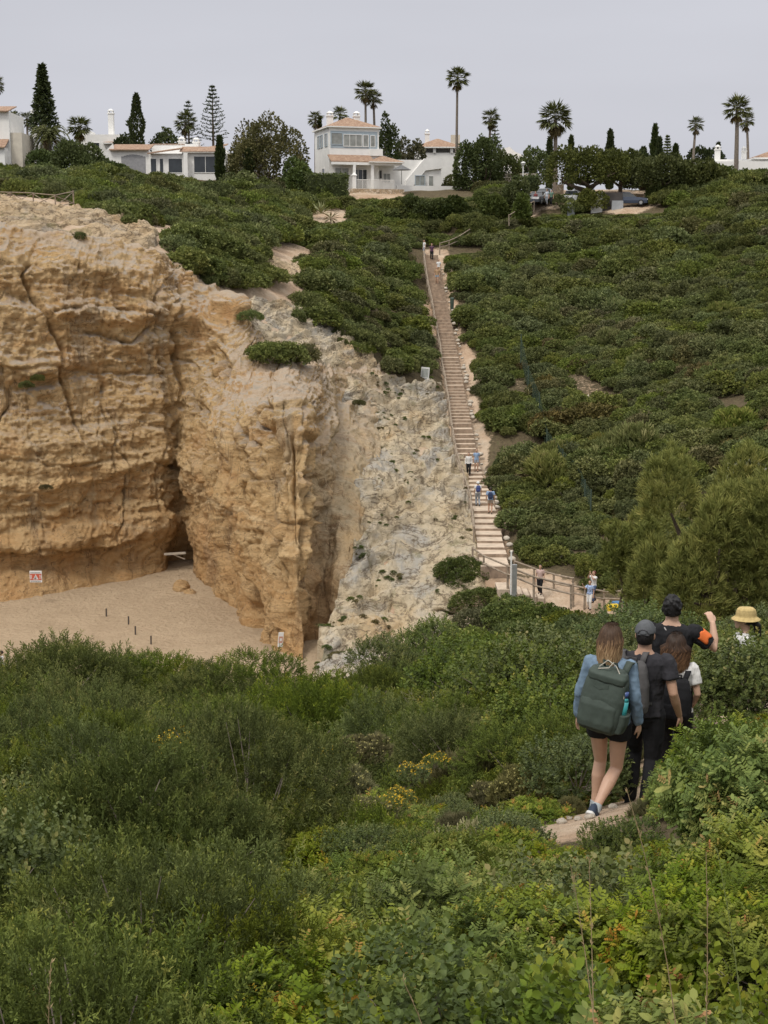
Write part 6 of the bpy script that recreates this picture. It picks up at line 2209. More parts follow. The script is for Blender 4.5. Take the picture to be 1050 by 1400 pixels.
post_rail('wooden_fence', gpts([(646, 776, 81.0), (661, 783, 79.2), (694, 798, 76.0), (730, 813, 74.9), (781, 825, 73.6)]), 1.05, 'wooden rail fence across the foot of the stairs', rails=(0.95, 0.5))
post_rail('wooden_fence', gpts([(703, 790, 79.0), (731, 800, 78.3), (757, 808, 77.7), (783, 815, 77.1)]), 1.0, 'wooden rail fence behind the lower steps', rails=(0.93, 0.45))
post_rail('wooden_fence', gpts([(784, 822, 75.6), (799, 825, 75.2), (826, 830, 74.8), (850, 835, 74.4), (880, 840, 74)]), 0.95, 'wooden rail fence along the path where two people pause', rails=(0.93, 0.5))
q = gpts([(703, 812, 74.7)])[0]
pst = empty('fence_post_marker', q, 0, 'thick grey post with a pale strip standing before the lower steps', 'post')
BoxB().box(-0.13, 0.13, -0.09, 0.09, -0.3, 1.62).obj('post', M_STEEL, pst, 0.015)
BoxB().box(-0.23, -0.15, -0.04, 0.04, -0.3, 2.35).obj('marker_strip', M_SIGNW, pst, 0.01)

post_rail('wooden_fence', gpts([(601, 347, 153), (614, 345, 155), (628, 343, 157), (642, 342, 158.5), (655, 341, 160)]), 1.15, 'grey wooden rail fence at the head of the stairs', rails=(0.95, 0.55))
post_rail('wooden_fence', [tuple(np.array(p) + [0, 0, 0.1]) for p in gpts([(-18, 282, 121), (15, 283, 121), (46, 284, 121.5), (76, 287, 121), (101, 281, 124)])], 1.15, 'rustic wooden fence with crossed braces on the plateau at the left', rails=(0.95, 0.1), rr=0.045, brace=True)
post_rail('metal_railing', [tuple(np.array(p)) for p in gpts([(696, 305, 158), (708, 298, 160), (720, 291, 161.5), (730, 286, 163)])], 0.9, 'sloping handrail up to the car park', 'railing', rails=(0.95,))

# green mesh fence running down the hillside
GF = gpts([(712, 490, 123), (722, 535, 117), (737, 580, 111), (747, 640, 104), (757, 662, 101), (768, 692, 97), (776, 706, 95), (789, 722, 92.5), (798, 742, 89.5), (806, 760, 87)])
root = empty('mesh_fence', GF[0], 0, 'tall thin fence of green netting running down the hillside', 'fence')
t = NT('green_netting')
pos = t.n('ShaderNodeTexCoord').outputs['Object']
b = t.n('ShaderNodeBsdfPrincipled')
b.inputs['Base Color'].default_value = (0.05, 0.09, 0.06, 1)
b.inputs['Roughness'].default_value = 0.7
tr = t.n('ShaderNodeBsdfTransparent')
ms = t.n('ShaderNodeMixShader')
ms.inputs[0].default_value = 0.30
t.l(tr.outputs[0], ms.inputs[1])
t.l(b.outputs[0], ms.inputs[2])
t.l(ms.outputs[0], t.out.inputs['Surface'])
M_NET = t.m
M_GPOST = plain('green_post', (0.06, 0.085, 0.065), 0.6)
lc = [np.array(p) - np.array(GF[0]) for p in GF]
for p in lc:
    BoxB().bar(p + np.array([0, 0, -0.4]), p + np.array([0, 0, 2.1]), 0.045, 0, 6).obj('post', M_GPOST, root)
for a_, b_ in zip(lc[:-1], lc[1:]):
    B = BoxB()
    z1 = np.array([0, 0, 2.0])
    th = np.array([0.0, 0.012, 0])
    B.hull([tuple(a_), tuple(b_), tuple(b_ + th), tuple(a_ + th)], [tuple(a_ + z1), tuple(b_ + z1), tuple(b_ + z1 + th), tuple(a_ + z1 + th)])
    B.obj('netting', M_NET, root)

# ---- signs
def board(name, px0, px1, py0, py1, d, label, cat, fill, posts=None, lean=0.0, yaw=0.0, mats=None):
    c_ = P((px0 + px1) / 2, (py0 + py1) / 2, d)
    W, Hh = (px1 - px0) / FPX * d, (py1 - py0) / FPX * d
    r = empty(name, (c_[0], d, c_[2] - Hh / 2), yaw, label, cat)
    r.rotation_euler = (0, lean, yaw)
    BoxB().box(-W / 2, W / 2, -0.02, 0.02, 0, Hh).obj('board', M_SIGNW, r, 0.005)
    fill(r, W, Hh)
    if posts:
        for x in posts:
            BoxB().bar((x * W, 0.03, -1.6), (x * W, 0.03, Hh * 0.9), 0.035).obj('post', M_WOODW, r)
    return r


def info_fill(r, W, Hh):
    BoxB().box(-W * 0.40, W * 0.40, -0.028, -0.0205, Hh * 0.32, Hh * 0.90).obj('picture_panel', M_SIGNG, r)
    B = BoxB()
    for k in range(5):
        B.box(-W * 0.36, W * (0.1 + 0.05 * k), -0.0275, -0.0205, Hh * (0.06 + 0.045 * k), Hh * (0.08 + 0.045 * k))
    B.obj('text_lines', M_INK, r)


board('info_board', 574.5, 586, 502, 522, 118, 'white information board on two posts above the limestone slope', 'sign', info_fill, posts=(-0.35, 0.35), lean=0.08, yaw=-0.2)


def danger_fill(r, W, Hh):
    BoxB().box(-W * 0.47, W * 0.47, -0.027, -0.0205, Hh * 0.20, Hh * 0.74).obj('red_field', M_SIGNR, r)
    B = BoxB()      # warning triangle with tumbling rocks
    B.hull([(-W * .22, -.034, Hh * .26), (W * .22, -.034, Hh * .26), (0, -.034, Hh * .70)], [(-W * .22, -.0275, Hh * .26), (W * .22, -.0275, Hh * .26), (0, -.0275, Hh * .70)])
    for s_ in (-1, 1):
        for k in range(2):
            x = s_ * W * (0.30 + 0.10 * k)
            B.hull([(x, -.034, Hh * .30), (x + s_ * W * .04, -.034, Hh * .30), (x + s_ * W * .08, -.034, Hh * .47), (x + s_ * W * .04, -.034, Hh * .64), (x, -.034, Hh * .64), (x + s_ * W * .04, -.034, Hh * .47)][::s_],
                   [(x, -.0275, Hh * .30), (x + s_ * W * .04, -.0275, Hh * .30), (x + s_ * W * .08, -.0275, Hh * .47), (x + s_ * W * .04, -.0275, Hh * .64), (x, -.0275, Hh * .64), (x + s_ * W * .04, -.0275, Hh * .47)][::s_])
    B.obj('warning_symbol', M_SIGNW, r)
    B = BoxB()
    B.hull([(-W * .12, -.041, Hh * .29), (W * .02, -.041, Hh * .29), (-W * .06, -.041, Hh * .52)], [(-W * .12, -.0345, Hh * .29), (W * .02, -.0345, Hh * .29), (-W * .06, -.0345, Hh * .52)])
    for x, z in ((0.03, 0.46), (0.08, 0.36), (0.01, 0.55)):
        B.box(W * (x - .025), W * (x + .025), -.041, -.0345, Hh * (z - .025), Hh * (z + .025))
    for z, n in ((0.86, 7), (0.80, 9), (0.12, 8), (0.06, 6)):
        for k in range(n):
            B.box(W * (-0.42 + 0.84 * k / n), W * (-0.42 + 0.84 * (k + 0.7) / n), -.0275, -.0205, Hh * (z - .014), Hh * (z + .014))
    B.obj('lettering', M_INK, r)


board('danger_sign', 40.5, 57.5, 780, 796.5, 90.3, 'red and white falling rocks warning sign fixed low on the cliff', 'sign', danger_fill)
board('danger_sign', 379, 386.5, 864, 885, 75.3, 'narrow faded red and white warning sign at the foot of the cliff nose', 'sign', lambda r, W, Hh: (BoxB().box(-W * .38, W * .38, -.027, -.0205, Hh * .28, Hh * .72).obj('red_field', plain('faded_red', (0.55, 0.30, 0.22)), r), BoxB().box(-W * .2, W * .2, -.034, -.0275, Hh * .4, Hh * .6).obj('warning_symbol', M_SIGNW, r)), lean=0.10, yaw=0.4)

# ---- the beach
for px, py0, py1, d, w_ in [(145.8, 848, 858.5, 88, 'left'), (176, 857.5, 868.5, 85.5, 'second'), (185.3, 869, 880, 83, 'third'), (206.6, 881, 891, 81, 'right')]:
    q = P(px, py1, d)
    lb = {'left': 'short dark post standing furthest up the sand', 'second': 'short dark post second furthest up the sand', 'third': 'short dark post third furthest up the sand', 'right': 'short dark post lowest down the sand'}[w_]
    o = BoxB().bar((0, 0, -0.5), (0.02, 0, 0.52), 0.055, 0, 7, 0.05).obj('beach_post', plain('tarred_post', (0.10, 0.085, 0.07)))
    iy, ix = int(np.clip((d - 38) / 0.3, 0, SY.shape[0] - 1)), int(np.clip((q[0] + 75) / 0.3, 0, SX.shape[1] - 1))
    o.location = (q[0], d, float(SANDH.reshape(SX.shape)[iy, ix]))
    tag(o, lb, 'post', 'posts on the beach')
ROCK_C = ROCKS
for i, (px, py, d, r, sc, lb) in enumerate([(248, 806, 93.6, 0.8, (1.0, 1, 0.95), 'large rounded boulder on the sand in the corner of the cove'), (260, 813, 92.8, 0.5, (1.1, 1, 0.9), 'smaller boulder leaning on the large one in the cove corner'), (222, 826, 92.5, 0.16, (1, 1, .7), 'small pale stone lying on the sand')]):
    o = rock(px, py, d, r, lb, 'boulder', None, False, i + 1, sc, 'boulder')
    o.data = rock_mesh(40 + i, 4, 0.22, 0.9)
    o.data.materials.append(M_CLIFF)
    o.data.polygons.foreach_set('use_smooth', [True] * len(o.data.polygons))
q = P(239, 757, 97.5)
pk = empty('wooden_beam', q, 0.3, 'bleached wooden beam wedged in the cave mouth', 'beam')
BoxB().box(-0.75, 0.75, -0.08, 0.08, -0.06, 0.08).obj('beam', plain('bleached_wood', (0.50, 0.44, 0.36)), pk)
BoxB().bar((-0.1, 0, -0.05), (0.7, 0.1, -0.45), 0.05).obj('strut', plain('bleached_wood', (0.5, 0.44, 0.36)), pk)
# stacked stone on the cliff edge
st_ = empty('stone_stack', P(257, 392, 103.2), 0, 'little pillar of stacked stones on the cliff edge', 'stone stack')
for k, (z, r) in enumerate([(0.15, 0.42), (0.55, 0.34), (0.9, 0.30)]):
    o = link('stone', rock_mesh(60 + k, 3, 0.25, 0.85), M_CLIFF, st_, True)
    o.location = (0.05 * k, 0, z)
    o.scale = (r, r, r)
# rocks on the right hillside
for i, (px, py, d, r) in enumerate([(865, 551, 106, 0.9), (787, 528, 114, 0.6), (804, 530, 113, 0.55), (792, 545, 111, 0.5), (872, 562, 104.5, 0.5), (716, 602, 103, 0.6), (729, 606, 103, 0.65), (743, 608, 102, 0.5), (735, 614, 101, 0.55), (758, 618, 100, 0.4), (728, 545, 112, 0.5), (722, 527, 115, 0.5), (712, 517, 117, 0.4), (918, 478, 120, 0.5), (842, 470, 122, 0.4), (820, 612, 99, 0.45), (772, 672, 93, 0.6), (766, 655, 96, 0.4), (974, 605, 92, 0.4)]):
    rock(px, py, d, r, 'pale limestone boulder lying among the scrub of the right hillside' if i else 'largest pale boulder at the end of the bare red patch on the right hillside', 'boulder', 'boulders on the right hillside' if i else None, True, i, (1.1, 1, 0.8), 'boulder')
o = rock(1032, 603, 82, 1.6, 'grey dry stone heap at the right edge of the hillside', 'stone heap', None, True, 2, (1.4, 1, 0.65), 'stone_heap')
M_HEAP = NT('stone_heap')
pos = M_HEAP.n('ShaderNodeTexCoord').outputs['Object']
ve = M_HEAP.n('ShaderNodeTexVoronoi', i_Scale=7.0, feature='DISTANCE_TO_EDGE')
M_HEAP.l(pos, ve.inputs['Vector'])
o.data = rock_mesh(71, 5, 0.3, 0.8)
o.data.materials.append(M_HEAP.bsdf(M_HEAP.ramp(ve.outputs['Distance'], [(0.0, (0.07, 0.065, 0.05)), (0.07, (0.33, 0.33, 0.29)), (0.3, (0.42, 0.41, 0.37))]), 0.95, 0.1, ve.outputs['Distance'], 1.0, 0.3))
for k, (px, py, d, r) in enumerate([(768, 1132, 10.75, .05), (790, 1128, 10.8, .035), (776, 1118, 11.0, .04), (806, 1136, 10.7, .045), (760, 1124, 10.9, .03), (838, 1112, 11.25, .05)]):
    rock(px, py, d, r, 'small stone lying on the sandy path near the feet of the woman', 'stone', 'stones on the sandy path', True, k, (1, 1, .7), 'path_stone')
# litter bin beside the stairs
q = hit(618, 416, 60)
bn = empty('litter_bin', (P(618, 416, 138.5)[0], 138.5, h1(P(618, 416, 138.5)[0], 138.5)), 0, 'dark green litter bin beside the upper stairs', 'bin')
BoxB().bar((0, 0, -0.2), (0, 0, 0.95), 0.16, 0, 10, 0.2).obj('bin_body', M_GPOST, bn)
BoxB().bar((0, 0, 0.955), (0, 0, 1.08), 0.22, 0, 10, 0.1).obj('lid', M_GPOST, bn)

# ---- recycling bins behind the bushes near the path
for px, d, colr, nm, lb in [(838, 74, (0.62, 0.44, 0.03), 'yellow_paint', 'yellow recycling bin half hidden by bushes near the path'), (846, 75, (0.10, 0.23, 0.42), 'blue_paint', 'blue recycling bin half hidden by bushes near the path')]:
    yb = 846 if 'yellow' in nm else 842
    q = P(px, yb, d)
    r = empty('recycling_bin', (q[0], d, h1(q[0], d) - 0.85), 0.2, lb, 'bin', 'recycling bins')
    BoxB().hull([(-.26, -.24, 0), (.26, -.24, 0), (.26, .24, 0), (-.26, .24, 0)], [(-.33, -.3, 1.0), (.33, -.3, 1.0), (.33, .3, 1.0), (-.33, .3, 1.0)]).obj('bin_body', plain(nm, colr, 0.5), r, 0.03)
    BoxB().hull([(-.35, -.32, 1.003), (.35, -.32, 1.003), (.35, .32, 1.003), (-.35, .32, 1.003)], [(-.3, -.27, 1.14), (.3, -.27, 1.14), (.3, .27, 1.14), (-.3, .27, 1.14)]).obj('lid', plain(nm, colr, 0.5), r, 0.02)

# ------------------------------------------------------------------ houses
def chimney(parent, x, y, z0, z1, w_=0.7):
    B = BoxB()
    B.box(x - w_ / 2, x + w_ / 2, y - w_ / 2, y + w_ / 2, z0, z1 - 0.55)
    B.box(x - w_ * .62, x + w_ * .62, y - w_ * .62, y + w_ * .62, z1 - 0.548, z1 - 0.42)
    for sx in (-1, 1):
        for sy in (-1, 1):
            B.box(x + sx * w_ * .36 - .07, x + sx * w_ * .36 + .07, y + sy * w_ * .36 - .07, y + sy * w_ * .36 + .07, z1 - 0.418, z1 - 0.14)
    B.hull([(x - w_ * .55, y - w_ * .55, z1 - .138), (x + w_ * .55, y - w_ * .55, z1 - .138), (x + w_ * .55, y + w_ * .55, z1 - .138), (x - w_ * .55, y + w_ * .55, z1 - .138)],
           [(x - w_ * .1, y - w_ * .1, z1 + .12), (x + w_ * .1, y - w_ * .1, z1 + .12), (x + w_ * .1, y + w_ * .1, z1 + .12), (x - w_ * .1, y + w_ * .1, z1 + .12)])
    return B.obj('chimney', M_WHITE, parent)


def window(parent, x0, x1, z0, z1, y=0.0, glass=None, nmul=1, frame=None, side=False, name='window', fr=0.07):
    """frame standing proud of the wall plane y (facing -Y; or facing -X when side), panes inside it"""
    frame = frame or M_WHITE
    B = BoxB()
    def bx(a, b, c, d, p0, p1):
        if side:
            B.box(y - p1, y - p0, a, b, c, d)
        else:
            B.box(a, b, y - p1, y - p0, c, d)
    bx(x0, x0 + fr, z0, z1, 0.003, 0.07)
    bx(x1 - fr, x1, z0, z1, 0.003, 0.07)
    bx(x0 + fr, x1 - fr, z1 - fr, z1, 0.003, 0.07)
    bx(x0 + fr, x1 - fr, z0, z0 + fr, 0.003, 0.07)
    for k in range(1, nmul):
        xm = x0 + (x1 - x0) * k / nmul
        bx(xm - fr * .4, xm + fr * .4, z0 + fr, z1 - fr, 0.003, 0.06)
    f = B.obj(name, frame, parent)
    B = BoxB()
    if side:
        B.box(y - 0.025, y - 0.003, x0 + fr, x1 - fr, z0 + fr, z1 - fr)
    else:
        B.box(x0 + fr, x1 - fr, y - 0.025, y - 0.003, z0 + fr, z1 - fr)
    B.obj('pane', glass or M_GLASS, f)
    return f


def hip(parent, x0, x1, y0, y1, z0, h, over=0.35, ridge=None, name='roof', th=0.14):
    """hipped tiled roof"""
    x0, x1, y0, y1 = x0 - over, x1 + over, y0 - over, y1 + over
    i = min((x1 - x0), (y1 - y0)) / 2 * 0.96
    B = BoxB()
    B.box(x0, x1, y0, y1, z0, z0 + th, 1)
    r = [(x0, y0, z0 + th + .003), (x1, y0, z0 + th + .003), (x1, y1, z0 + th + .003), (x0, y1, z0 + th + .003)]
    t_ = [(x0 + i, y0 + i, z0 + th + h), (x1 - i, y0 + i, z0 + th + h), (x1 - i, y1 - i, z0 + th + h), (x0 + i, y1 - i, z0 + th + h)]
    B.hull(r, t_, 0)
    return B.obj(name, [M_TILE, M_WHITE], parent)


def shed(parent, x0, x1, y0, y1, z0, z1, name='roof', th=0.12):
    """lean-to roof: low at the front y0, high at the back y1"""
    B = BoxB()
    B.hull([(x0, y0, z0), (x1, y0, z0), (x1, y1, z1), (x0, y1, z1)], [(x0, y0, z0 + th), (x1, y0, z0 + th), (x1, y1, z1 + th), (x0, y1, z1 + th)])
    return B.obj(name, M_TILE, parent)


# the villa; local metres measured from the front left corner of the upper storey
VD = 176.0
m_ = VD / FPX
vy = 258.5
org = P(330 + 362 / 3, vy, VD)
VA = R(17)
villa = empty('white_villa', org, VA, 'two storey white villa with tiled hip roof, porch and outside stair above the stairs', 'house')
Xv = lambda zx: (zx - 362) / 3 * m_ / math.cos(VA) * 0.985
Zv = lambda zy: (565 - zy) / 3 * m_
GZ = -3.0
BoxB().box(0, Xv(562), 0, 7.0, GZ, Zv(325)).obj('wall', M_WHITE, villa)
hip(villa, 0, Xv(562), 0, 7.0, Zv(325), 1.35, 0.30)
B = BoxB()
B.box(0.15, Xv(556), -0.03, -0.003, Zv(404), Zv(338))
B.obj('window_band', M_BLUEFR, villa)
window(villa, Xv(368), Xv(415), Zv(392), Zv(345), -0.033, M_PALEGLASS, 1, M_BLUEFR)
window(villa, Xv(418), Xv(494), Zv(398), Zv(350), -0.033, M_PALEGLASS, 3, M_WHITE)
window(villa, Xv(497), Xv(520), Zv(398), Zv(350), -0.033, M_PALEGLASS, 1, M_WHITE)
window(villa, Xv(527), Xv(547), Zv(398), Zv(352), -0.033, M_PALEGLASS, 1, M_WHITE)
for y0, y1 in ((0.8, 2.1), (3.0, 4.2), (4.4, 5.6)):
    window(villa, y0, y1, Zv(396), Zv(345), 0.0, M_PALEGLASS, 1, M_BLUEFR, side=True)
window(villa, 2.2, 3.4, Zv(520), Zv(478), 0.0, M_GLASS, 1, M_WHITE, side=True)
chimney(villa, Xv(404), 4.6, Zv(325), Zv(250))
chimney(villa, Xv(495), 2.6, Zv(325), Zv(255))
# ground floor porch to the right, with two lean-to tile roofs
BoxB().box(Xv(562) + .003, Xv(655), 2.2, 7.0, GZ, Zv(438)).obj('wall', M_WHITE, villa)
BoxB().box(Xv(524), Xv(576), -0.25, 2.18, Zv(432), Zv(405)).obj('parapet', M_WHITE, villa)
shed(villa, -0.25, Xv(527), -1.7, -0.004, Zv(462), Zv(434))
hip(villa, Xv(512), Xv(640), -1.9, 2.1, Zv(462), 0.85, 0.25, th=0.1)
for zx in (447, 520):
    B = BoxB()
    B.box(Xv(zx) - .16, Xv(zx) + .16, -1.75, -1.43, GZ, Zv(464))
    B.obj('column', M_WHITE, villa)
BoxB().box(-0.2, Xv(640), -1.72, -1.46, Zv(472), Zv(462) - .003).obj('porch_beam', M_WHITE, villa)
window(villa, Xv(383), Xv(440), Zv(520), Zv(480), -0.003, M_PALEGLASS, 2)
window(villa, Xv(458), Xv(514), Zv(562), Zv(485), -0.003, M_GLASS, 3, name='sliding_door')
B = BoxB()
B.box(Xv(562) + .0, Xv(655), 2.19, 2.197, Zv(560), Zv(470))
B.obj('porch_wall', M_WHITE, villa)
window(villa, Xv(600), Xv(632), Zv(532), Zv(494), 2.187, M_PALEGLASS, 2)
for zx in (550, 590):
    BoxB().box(Xv(zx) - .1, Xv(zx) + .1, 2.02, 2.18, Zv(515), Zv(485)).obj('wall_lamp', M_IRON, villa)
# the wing with the outside stair
BoxB().box(Xv(640), Xv(850), 2.6, 7.5, GZ, Zv(438)).obj('wall', M_WHITE, villa)
B = BoxB()
B.hull([(Xv(690), 2.3, Zv(560)), (Xv(700), 2.3, Zv(520)), (Xv(775), 2.3, Zv(432)), (Xv(850), 2.3, Zv(428)), (Xv(850), 2.3, Zv(470)), (Xv(780), 2.3, Zv(480)), (Xv(715), 2.3, Zv(560))][::-1],
       [(Xv(690), 2.595, Zv(560)), (Xv(700), 2.595, Zv(520)), (Xv(775), 2.595, Zv(432)), (Xv(850), 2.595, Zv(428)), (Xv(850), 2.595, Zv(470)), (Xv(780), 2.595, Zv(480)), (Xv(715), 2.595, Zv(560))][::-1])
B.obj('stair_parapet', M_WHITE, villa)
window(villa, Xv(735), Xv(778), Zv(542), Zv(500), 2.297, M_PALEGLASS, 2, M_BLUEFR)
window(villa, Xv(795), Xv(818), Zv(546), Zv(500), 2.597, M_PALEGLASS, 1, name='door')
BoxB().box(Xv(640), Xv(955), 0.4, 0.62, GZ, Zv(545)).obj('terrace_wall', M_WHITE, villa)
BoxB().box(Xv(425), Xv(640), -2.6, -2.25, GZ, Zv(566)).obj('stone_base', M_RUBBLE, villa)
BoxB().box(-0.3, Xv(640), -2.24, 2.0, GZ, Zv(569)).obj('terrace_floor', M_CREAM, villa)
B = BoxB()
for k in range(46):
    x = Xv(452) + (Xv(600) - Xv(452)) * k / 45
    B.bar((x, -2.42, Zv(566)), (x, -2.42, Zv(532)), 0.022, 0, 4)
B.bar((Xv(450), -2.42, Zv(531)), (Xv(602), -2.42, Zv(531)), 0.035, 0, 5)
B.obj('railing', M_WHITE, villa)
B = BoxB()
B.box(Xv(440) - .22, Xv(440) + .22, -2.55, -2.12, Zv(600), Zv(516))
B.hull([(Xv(440) - .3, -2.63, Zv(515)), (Xv(440) + .3, -2.63, Zv(515)), (Xv(440) + .3, -2.04, Zv(515)), (Xv(440) - .3, -2.04, Zv(515))], [(Xv(440) - .05, -2.38, Zv(503)), (Xv(440) + .05, -2.38, Zv(503)), (Xv(440) + .05, -2.28, Zv(503)), (Xv(440) - .05, -2.28, Zv(503))])
B.obj('gate_pillar', M_WHITE, villa)


def parasol(px, py_top, py_low, d, rpx, label, colr, open_=True):
    q = P(px, py_low, d)
    m = d / FPX
    r = empty('parasol', (q[0], d, q[2]), 0, label, 'parasol')
    hh = (py_low - py_top) * m
    BoxB().bar((0, 0, -0.5), (0, 0, hh), 0.03).obj('pole', M_IRON, r)
    B = BoxB()
    n = 8
    rad = rpx * m if open_ else 0.16
    zl = hh - (0.55 if open_ else hh * 0.8)
    ringl = [(rad * math.cos(k * 2 * math.pi / n), rad * math.sin(k * 2 * math.pi / n), zl) for k in range(n)]
    B.hull([(a, b, c - 0.04) for a, b, c in ringl], [(a * .06, b * .06, hh) for a, b, c in ringl])
    B.obj('canopy', plain('parasol_' + ('grey' if open_ else 'white'), colr), r)


parasol(549, 226.5, 246, VD - 2.6, 13, 'open dark grey parasol on the villa terrace', (0.13, 0.13, 0.13))
parasol(620, 234, 250, VD + 4.5, 3, 'closed white parasol at the right end of the villa terrace', (0.7, 0.68, 0.62), False)

# the bungalow at the left
BD = 178.0
m_ = BD / FPX
org = P(435 / 3, 232, BD)
bun = empty('white_bungalow', org, 0.0, 'long low white bungalow with tiled roofs behind the plateau', 'house')
Xb = lambda zx: (zx - 435) / 3 * m_
Zb = lambda zy: ((232 - 70) * 3 - zy) / 3 * m_
BoxB().box(Xb(435), Xb(608), 0.0, 6, -4, Zb(412)).obj('wall', M_WHITE, bun)
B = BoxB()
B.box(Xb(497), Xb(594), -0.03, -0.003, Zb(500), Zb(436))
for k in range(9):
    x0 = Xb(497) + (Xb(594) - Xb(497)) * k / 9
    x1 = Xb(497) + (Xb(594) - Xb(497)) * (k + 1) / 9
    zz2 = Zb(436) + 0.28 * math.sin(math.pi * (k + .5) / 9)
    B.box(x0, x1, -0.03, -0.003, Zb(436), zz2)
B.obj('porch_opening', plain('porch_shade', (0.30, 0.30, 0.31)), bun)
shed(bun, Xb(452), Xb(612), -0.5, 3.5, Zb(412), Zb(382))
B = BoxB()
B.hull([(Xb(435), -.02, Zb(413)), (Xb(470), -.02, Zb(413)), (Xb(466), -.02, Zb(384))], [(Xb(435), .2, Zb(413)), (Xb(470), .2, Zb(413)), (Xb(466), .2, Zb(384))])
B.obj('gable', M_WHITE, bun)
BoxB().box(Xb(608) + .003, Xb(745), -0.3, 7, -4, Zb(424)).obj('wall', M_WHITE, bun)
BoxB().box(Xb(600), Xb(790), 4.0, 8, Zb(440), Zb(376)).obj('parapet', M_WHITE, bun)
B = BoxB()
for k in range(22):
    x = Xb(603) + (Xb(735) - Xb(603)) * k / 22
    B.box(x, x + 0.12, 3.96, 3.995, Zb(380), Zb(374))
B.obj('parapet_coping', M_TILE, bun)
B = BoxB()
B.hull([(Xb(606), -1.0, Zb(428)), (Xb(742), -1.0, Zb(410)), (Xb(742), 1.4, Zb(400)), (Xb(640), 1.4, Zb(414))], [(Xb(606), -1.0, Zb(428) + .15), (Xb(742), -1.0, Zb(410) + .15), (Xb(742), 1.4, Zb(400) + .15), (Xb(640), 1.4, Zb(414) + .15)])
B.obj('roof', M_TILE, bun)
for a_, b_ in ((614, 640), (650, 668), (685, 747)):
    window(bun, Xb(a_), Xb(b_), Zb(500), Zb(442), -0.3, M_GLASS, 1, M_WHITE, name='porch_window')
B = BoxB()
B.box(Xb(742), Xb(915), -0.6, 6, -4, Zb(420))
B.obj('wall', M_WHITE, bun)
shed(bun, Xb(735), Xb(905), -1.1, 1.6, Zb(420), Zb(396))
B = BoxB()
B.box(Xb(752), Xb(768), -1.5, -1.1, -4, Zb(424))
B.obj('column', M_WHITE, bun)
window(bun, Xb(788), Xb(882), Zb(500), Zb(434), -0.603, M_GLASS, 2, name='sliding_door')
B = BoxB()
B.hull([(Xb(790), 3.5, Zb(398)), (Xb(905), 3.5, Zb(384)), (Xb(905), 6.0, Zb(372)), (Xb(800), 6, Zb(390))], [(Xb(790), 3.5, Zb(398) + .12), (Xb(905), 3.5, Zb(384) + .12), (Xb(905), 6.0, Zb(372) + .12), (Xb(800), 6, Zb(390) + .12)])
B.obj('roof', M_TILE, bun)
BoxB().box(Xb(790), Xb(905), 3.7, 7, Zb(430), Zb(400)).obj('wall', M_WHITE, bun)
BoxB().box(Xb(915) + .003, Xb(1065), -0.2, 6, -4, Zb(424)).obj('wall', M_WHITE, bun)
window(bun, Xb(932), Xb(1008), Zb(480), Zb(438), -0.2, M_GLASS, 2)
BoxB().box(Xb(970), Xb(992), -0.5, -0.203, Zb(512), Zb(492)).obj('air_unit', M_IRON, bun)
for zx, zt2, y in ((718, 348, 5), (775, 350, 5.5)):
    chimney(bun, Xb(zx), y, Zb(400), Zb(zt2), 0.8)
# the house further back between palms
org = P(395 / 3, 212, 190)
h2 = empty('white_house', org, 0, 'white house with ornate chimneys half hidden behind the round shrub mass', 'house')
m2 = 190 / FPX
BoxB().box(-1.2, 3.2, 0, 6, -6, 2.6).obj('wall', M_WHITE, h2)
BoxB().box(-2.6, -1.203, 1, 6, -6, 3.3).obj('wall', M_WHITE, h2)
hip(h2, 1.2, 4.6, -.4, 4, 1.4, 0.5, .2)
chimney(h2, 1.7, 2, 2.6, 5.9, 0.7)
chimney(h2, -8.6, 3, 0, 6.0, 0.7)
BoxB().box(-9.4, -7.8, 2.2, 6, -6, 1.5).obj('wall', M_WHITE, h2)
window(h2, -0.4, 0.5, 0.4, 1.6, 0, M_GLASS, 1)
# the tall house at the left edge
m3 = 172 / FPX
org = P(0, 238, 172)
h3 = empty('white_house', org, 0, 'tall white house with tiled eaves cut by the left edge', 'house')
Z3 = lambda zy: (504 - zy) / 3 * m3
BoxB().box(-9, 45 / 3 * m3, 0, 7, -4, Z3(262)).obj('wall', M_WHITE, h3)
shed(h3, -9.2, 48 / 3 * m3, -0.5, 3.6, Z3(264), Z3(233))
BoxB().box(-9, 36 / 3 * m3, -1.6, -0.003, -4, Z3(405)).obj('wall', M_WHITE, h3)
shed(h3, -9.2, 42 / 3 * m3, -2.0, -0.006, Z3(407), Z3(372))
B = BoxB()
B.box(46 / 3 * m3, 90 / 3 * m3, 0.4, 6, -4, Z3(342))
B.obj('stair_tower', M_CREAM, h3)
window(h3, -1.2, -0.2, Z3(350), Z3(300), 0, M_GLASS, 1)
# house right behind the villa
org = P(595, 213, 196)
h4 = empty('white_house', org, 0, 'low house with a tiled hip roof and open loggia right behind the villa', 'house')
BoxB().box(-2.6, 3.2, 0, 6, -6, 0.4).obj('wall', M_WHITE, h4)
for x in (-2.2, -0.1, 2.2):
    BoxB().box(x - .18, x + .18, -0.2, 0.15, 0.4, 1.0).obj('column', M_WHITE, h4)
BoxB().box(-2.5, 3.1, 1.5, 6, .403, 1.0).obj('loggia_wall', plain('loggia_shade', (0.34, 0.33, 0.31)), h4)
hip(h4, -2.6, 3.4, -0.2, 6, 1.0, 1.3, 0.3)
chimney(h4, -1.0, 3, 1.4, 3.6, 0.6)
BoxB().box(2.2, 3.4, 2, 3.2, 1.4, 2.9).obj('roof_tank', M_CREAM, h4)
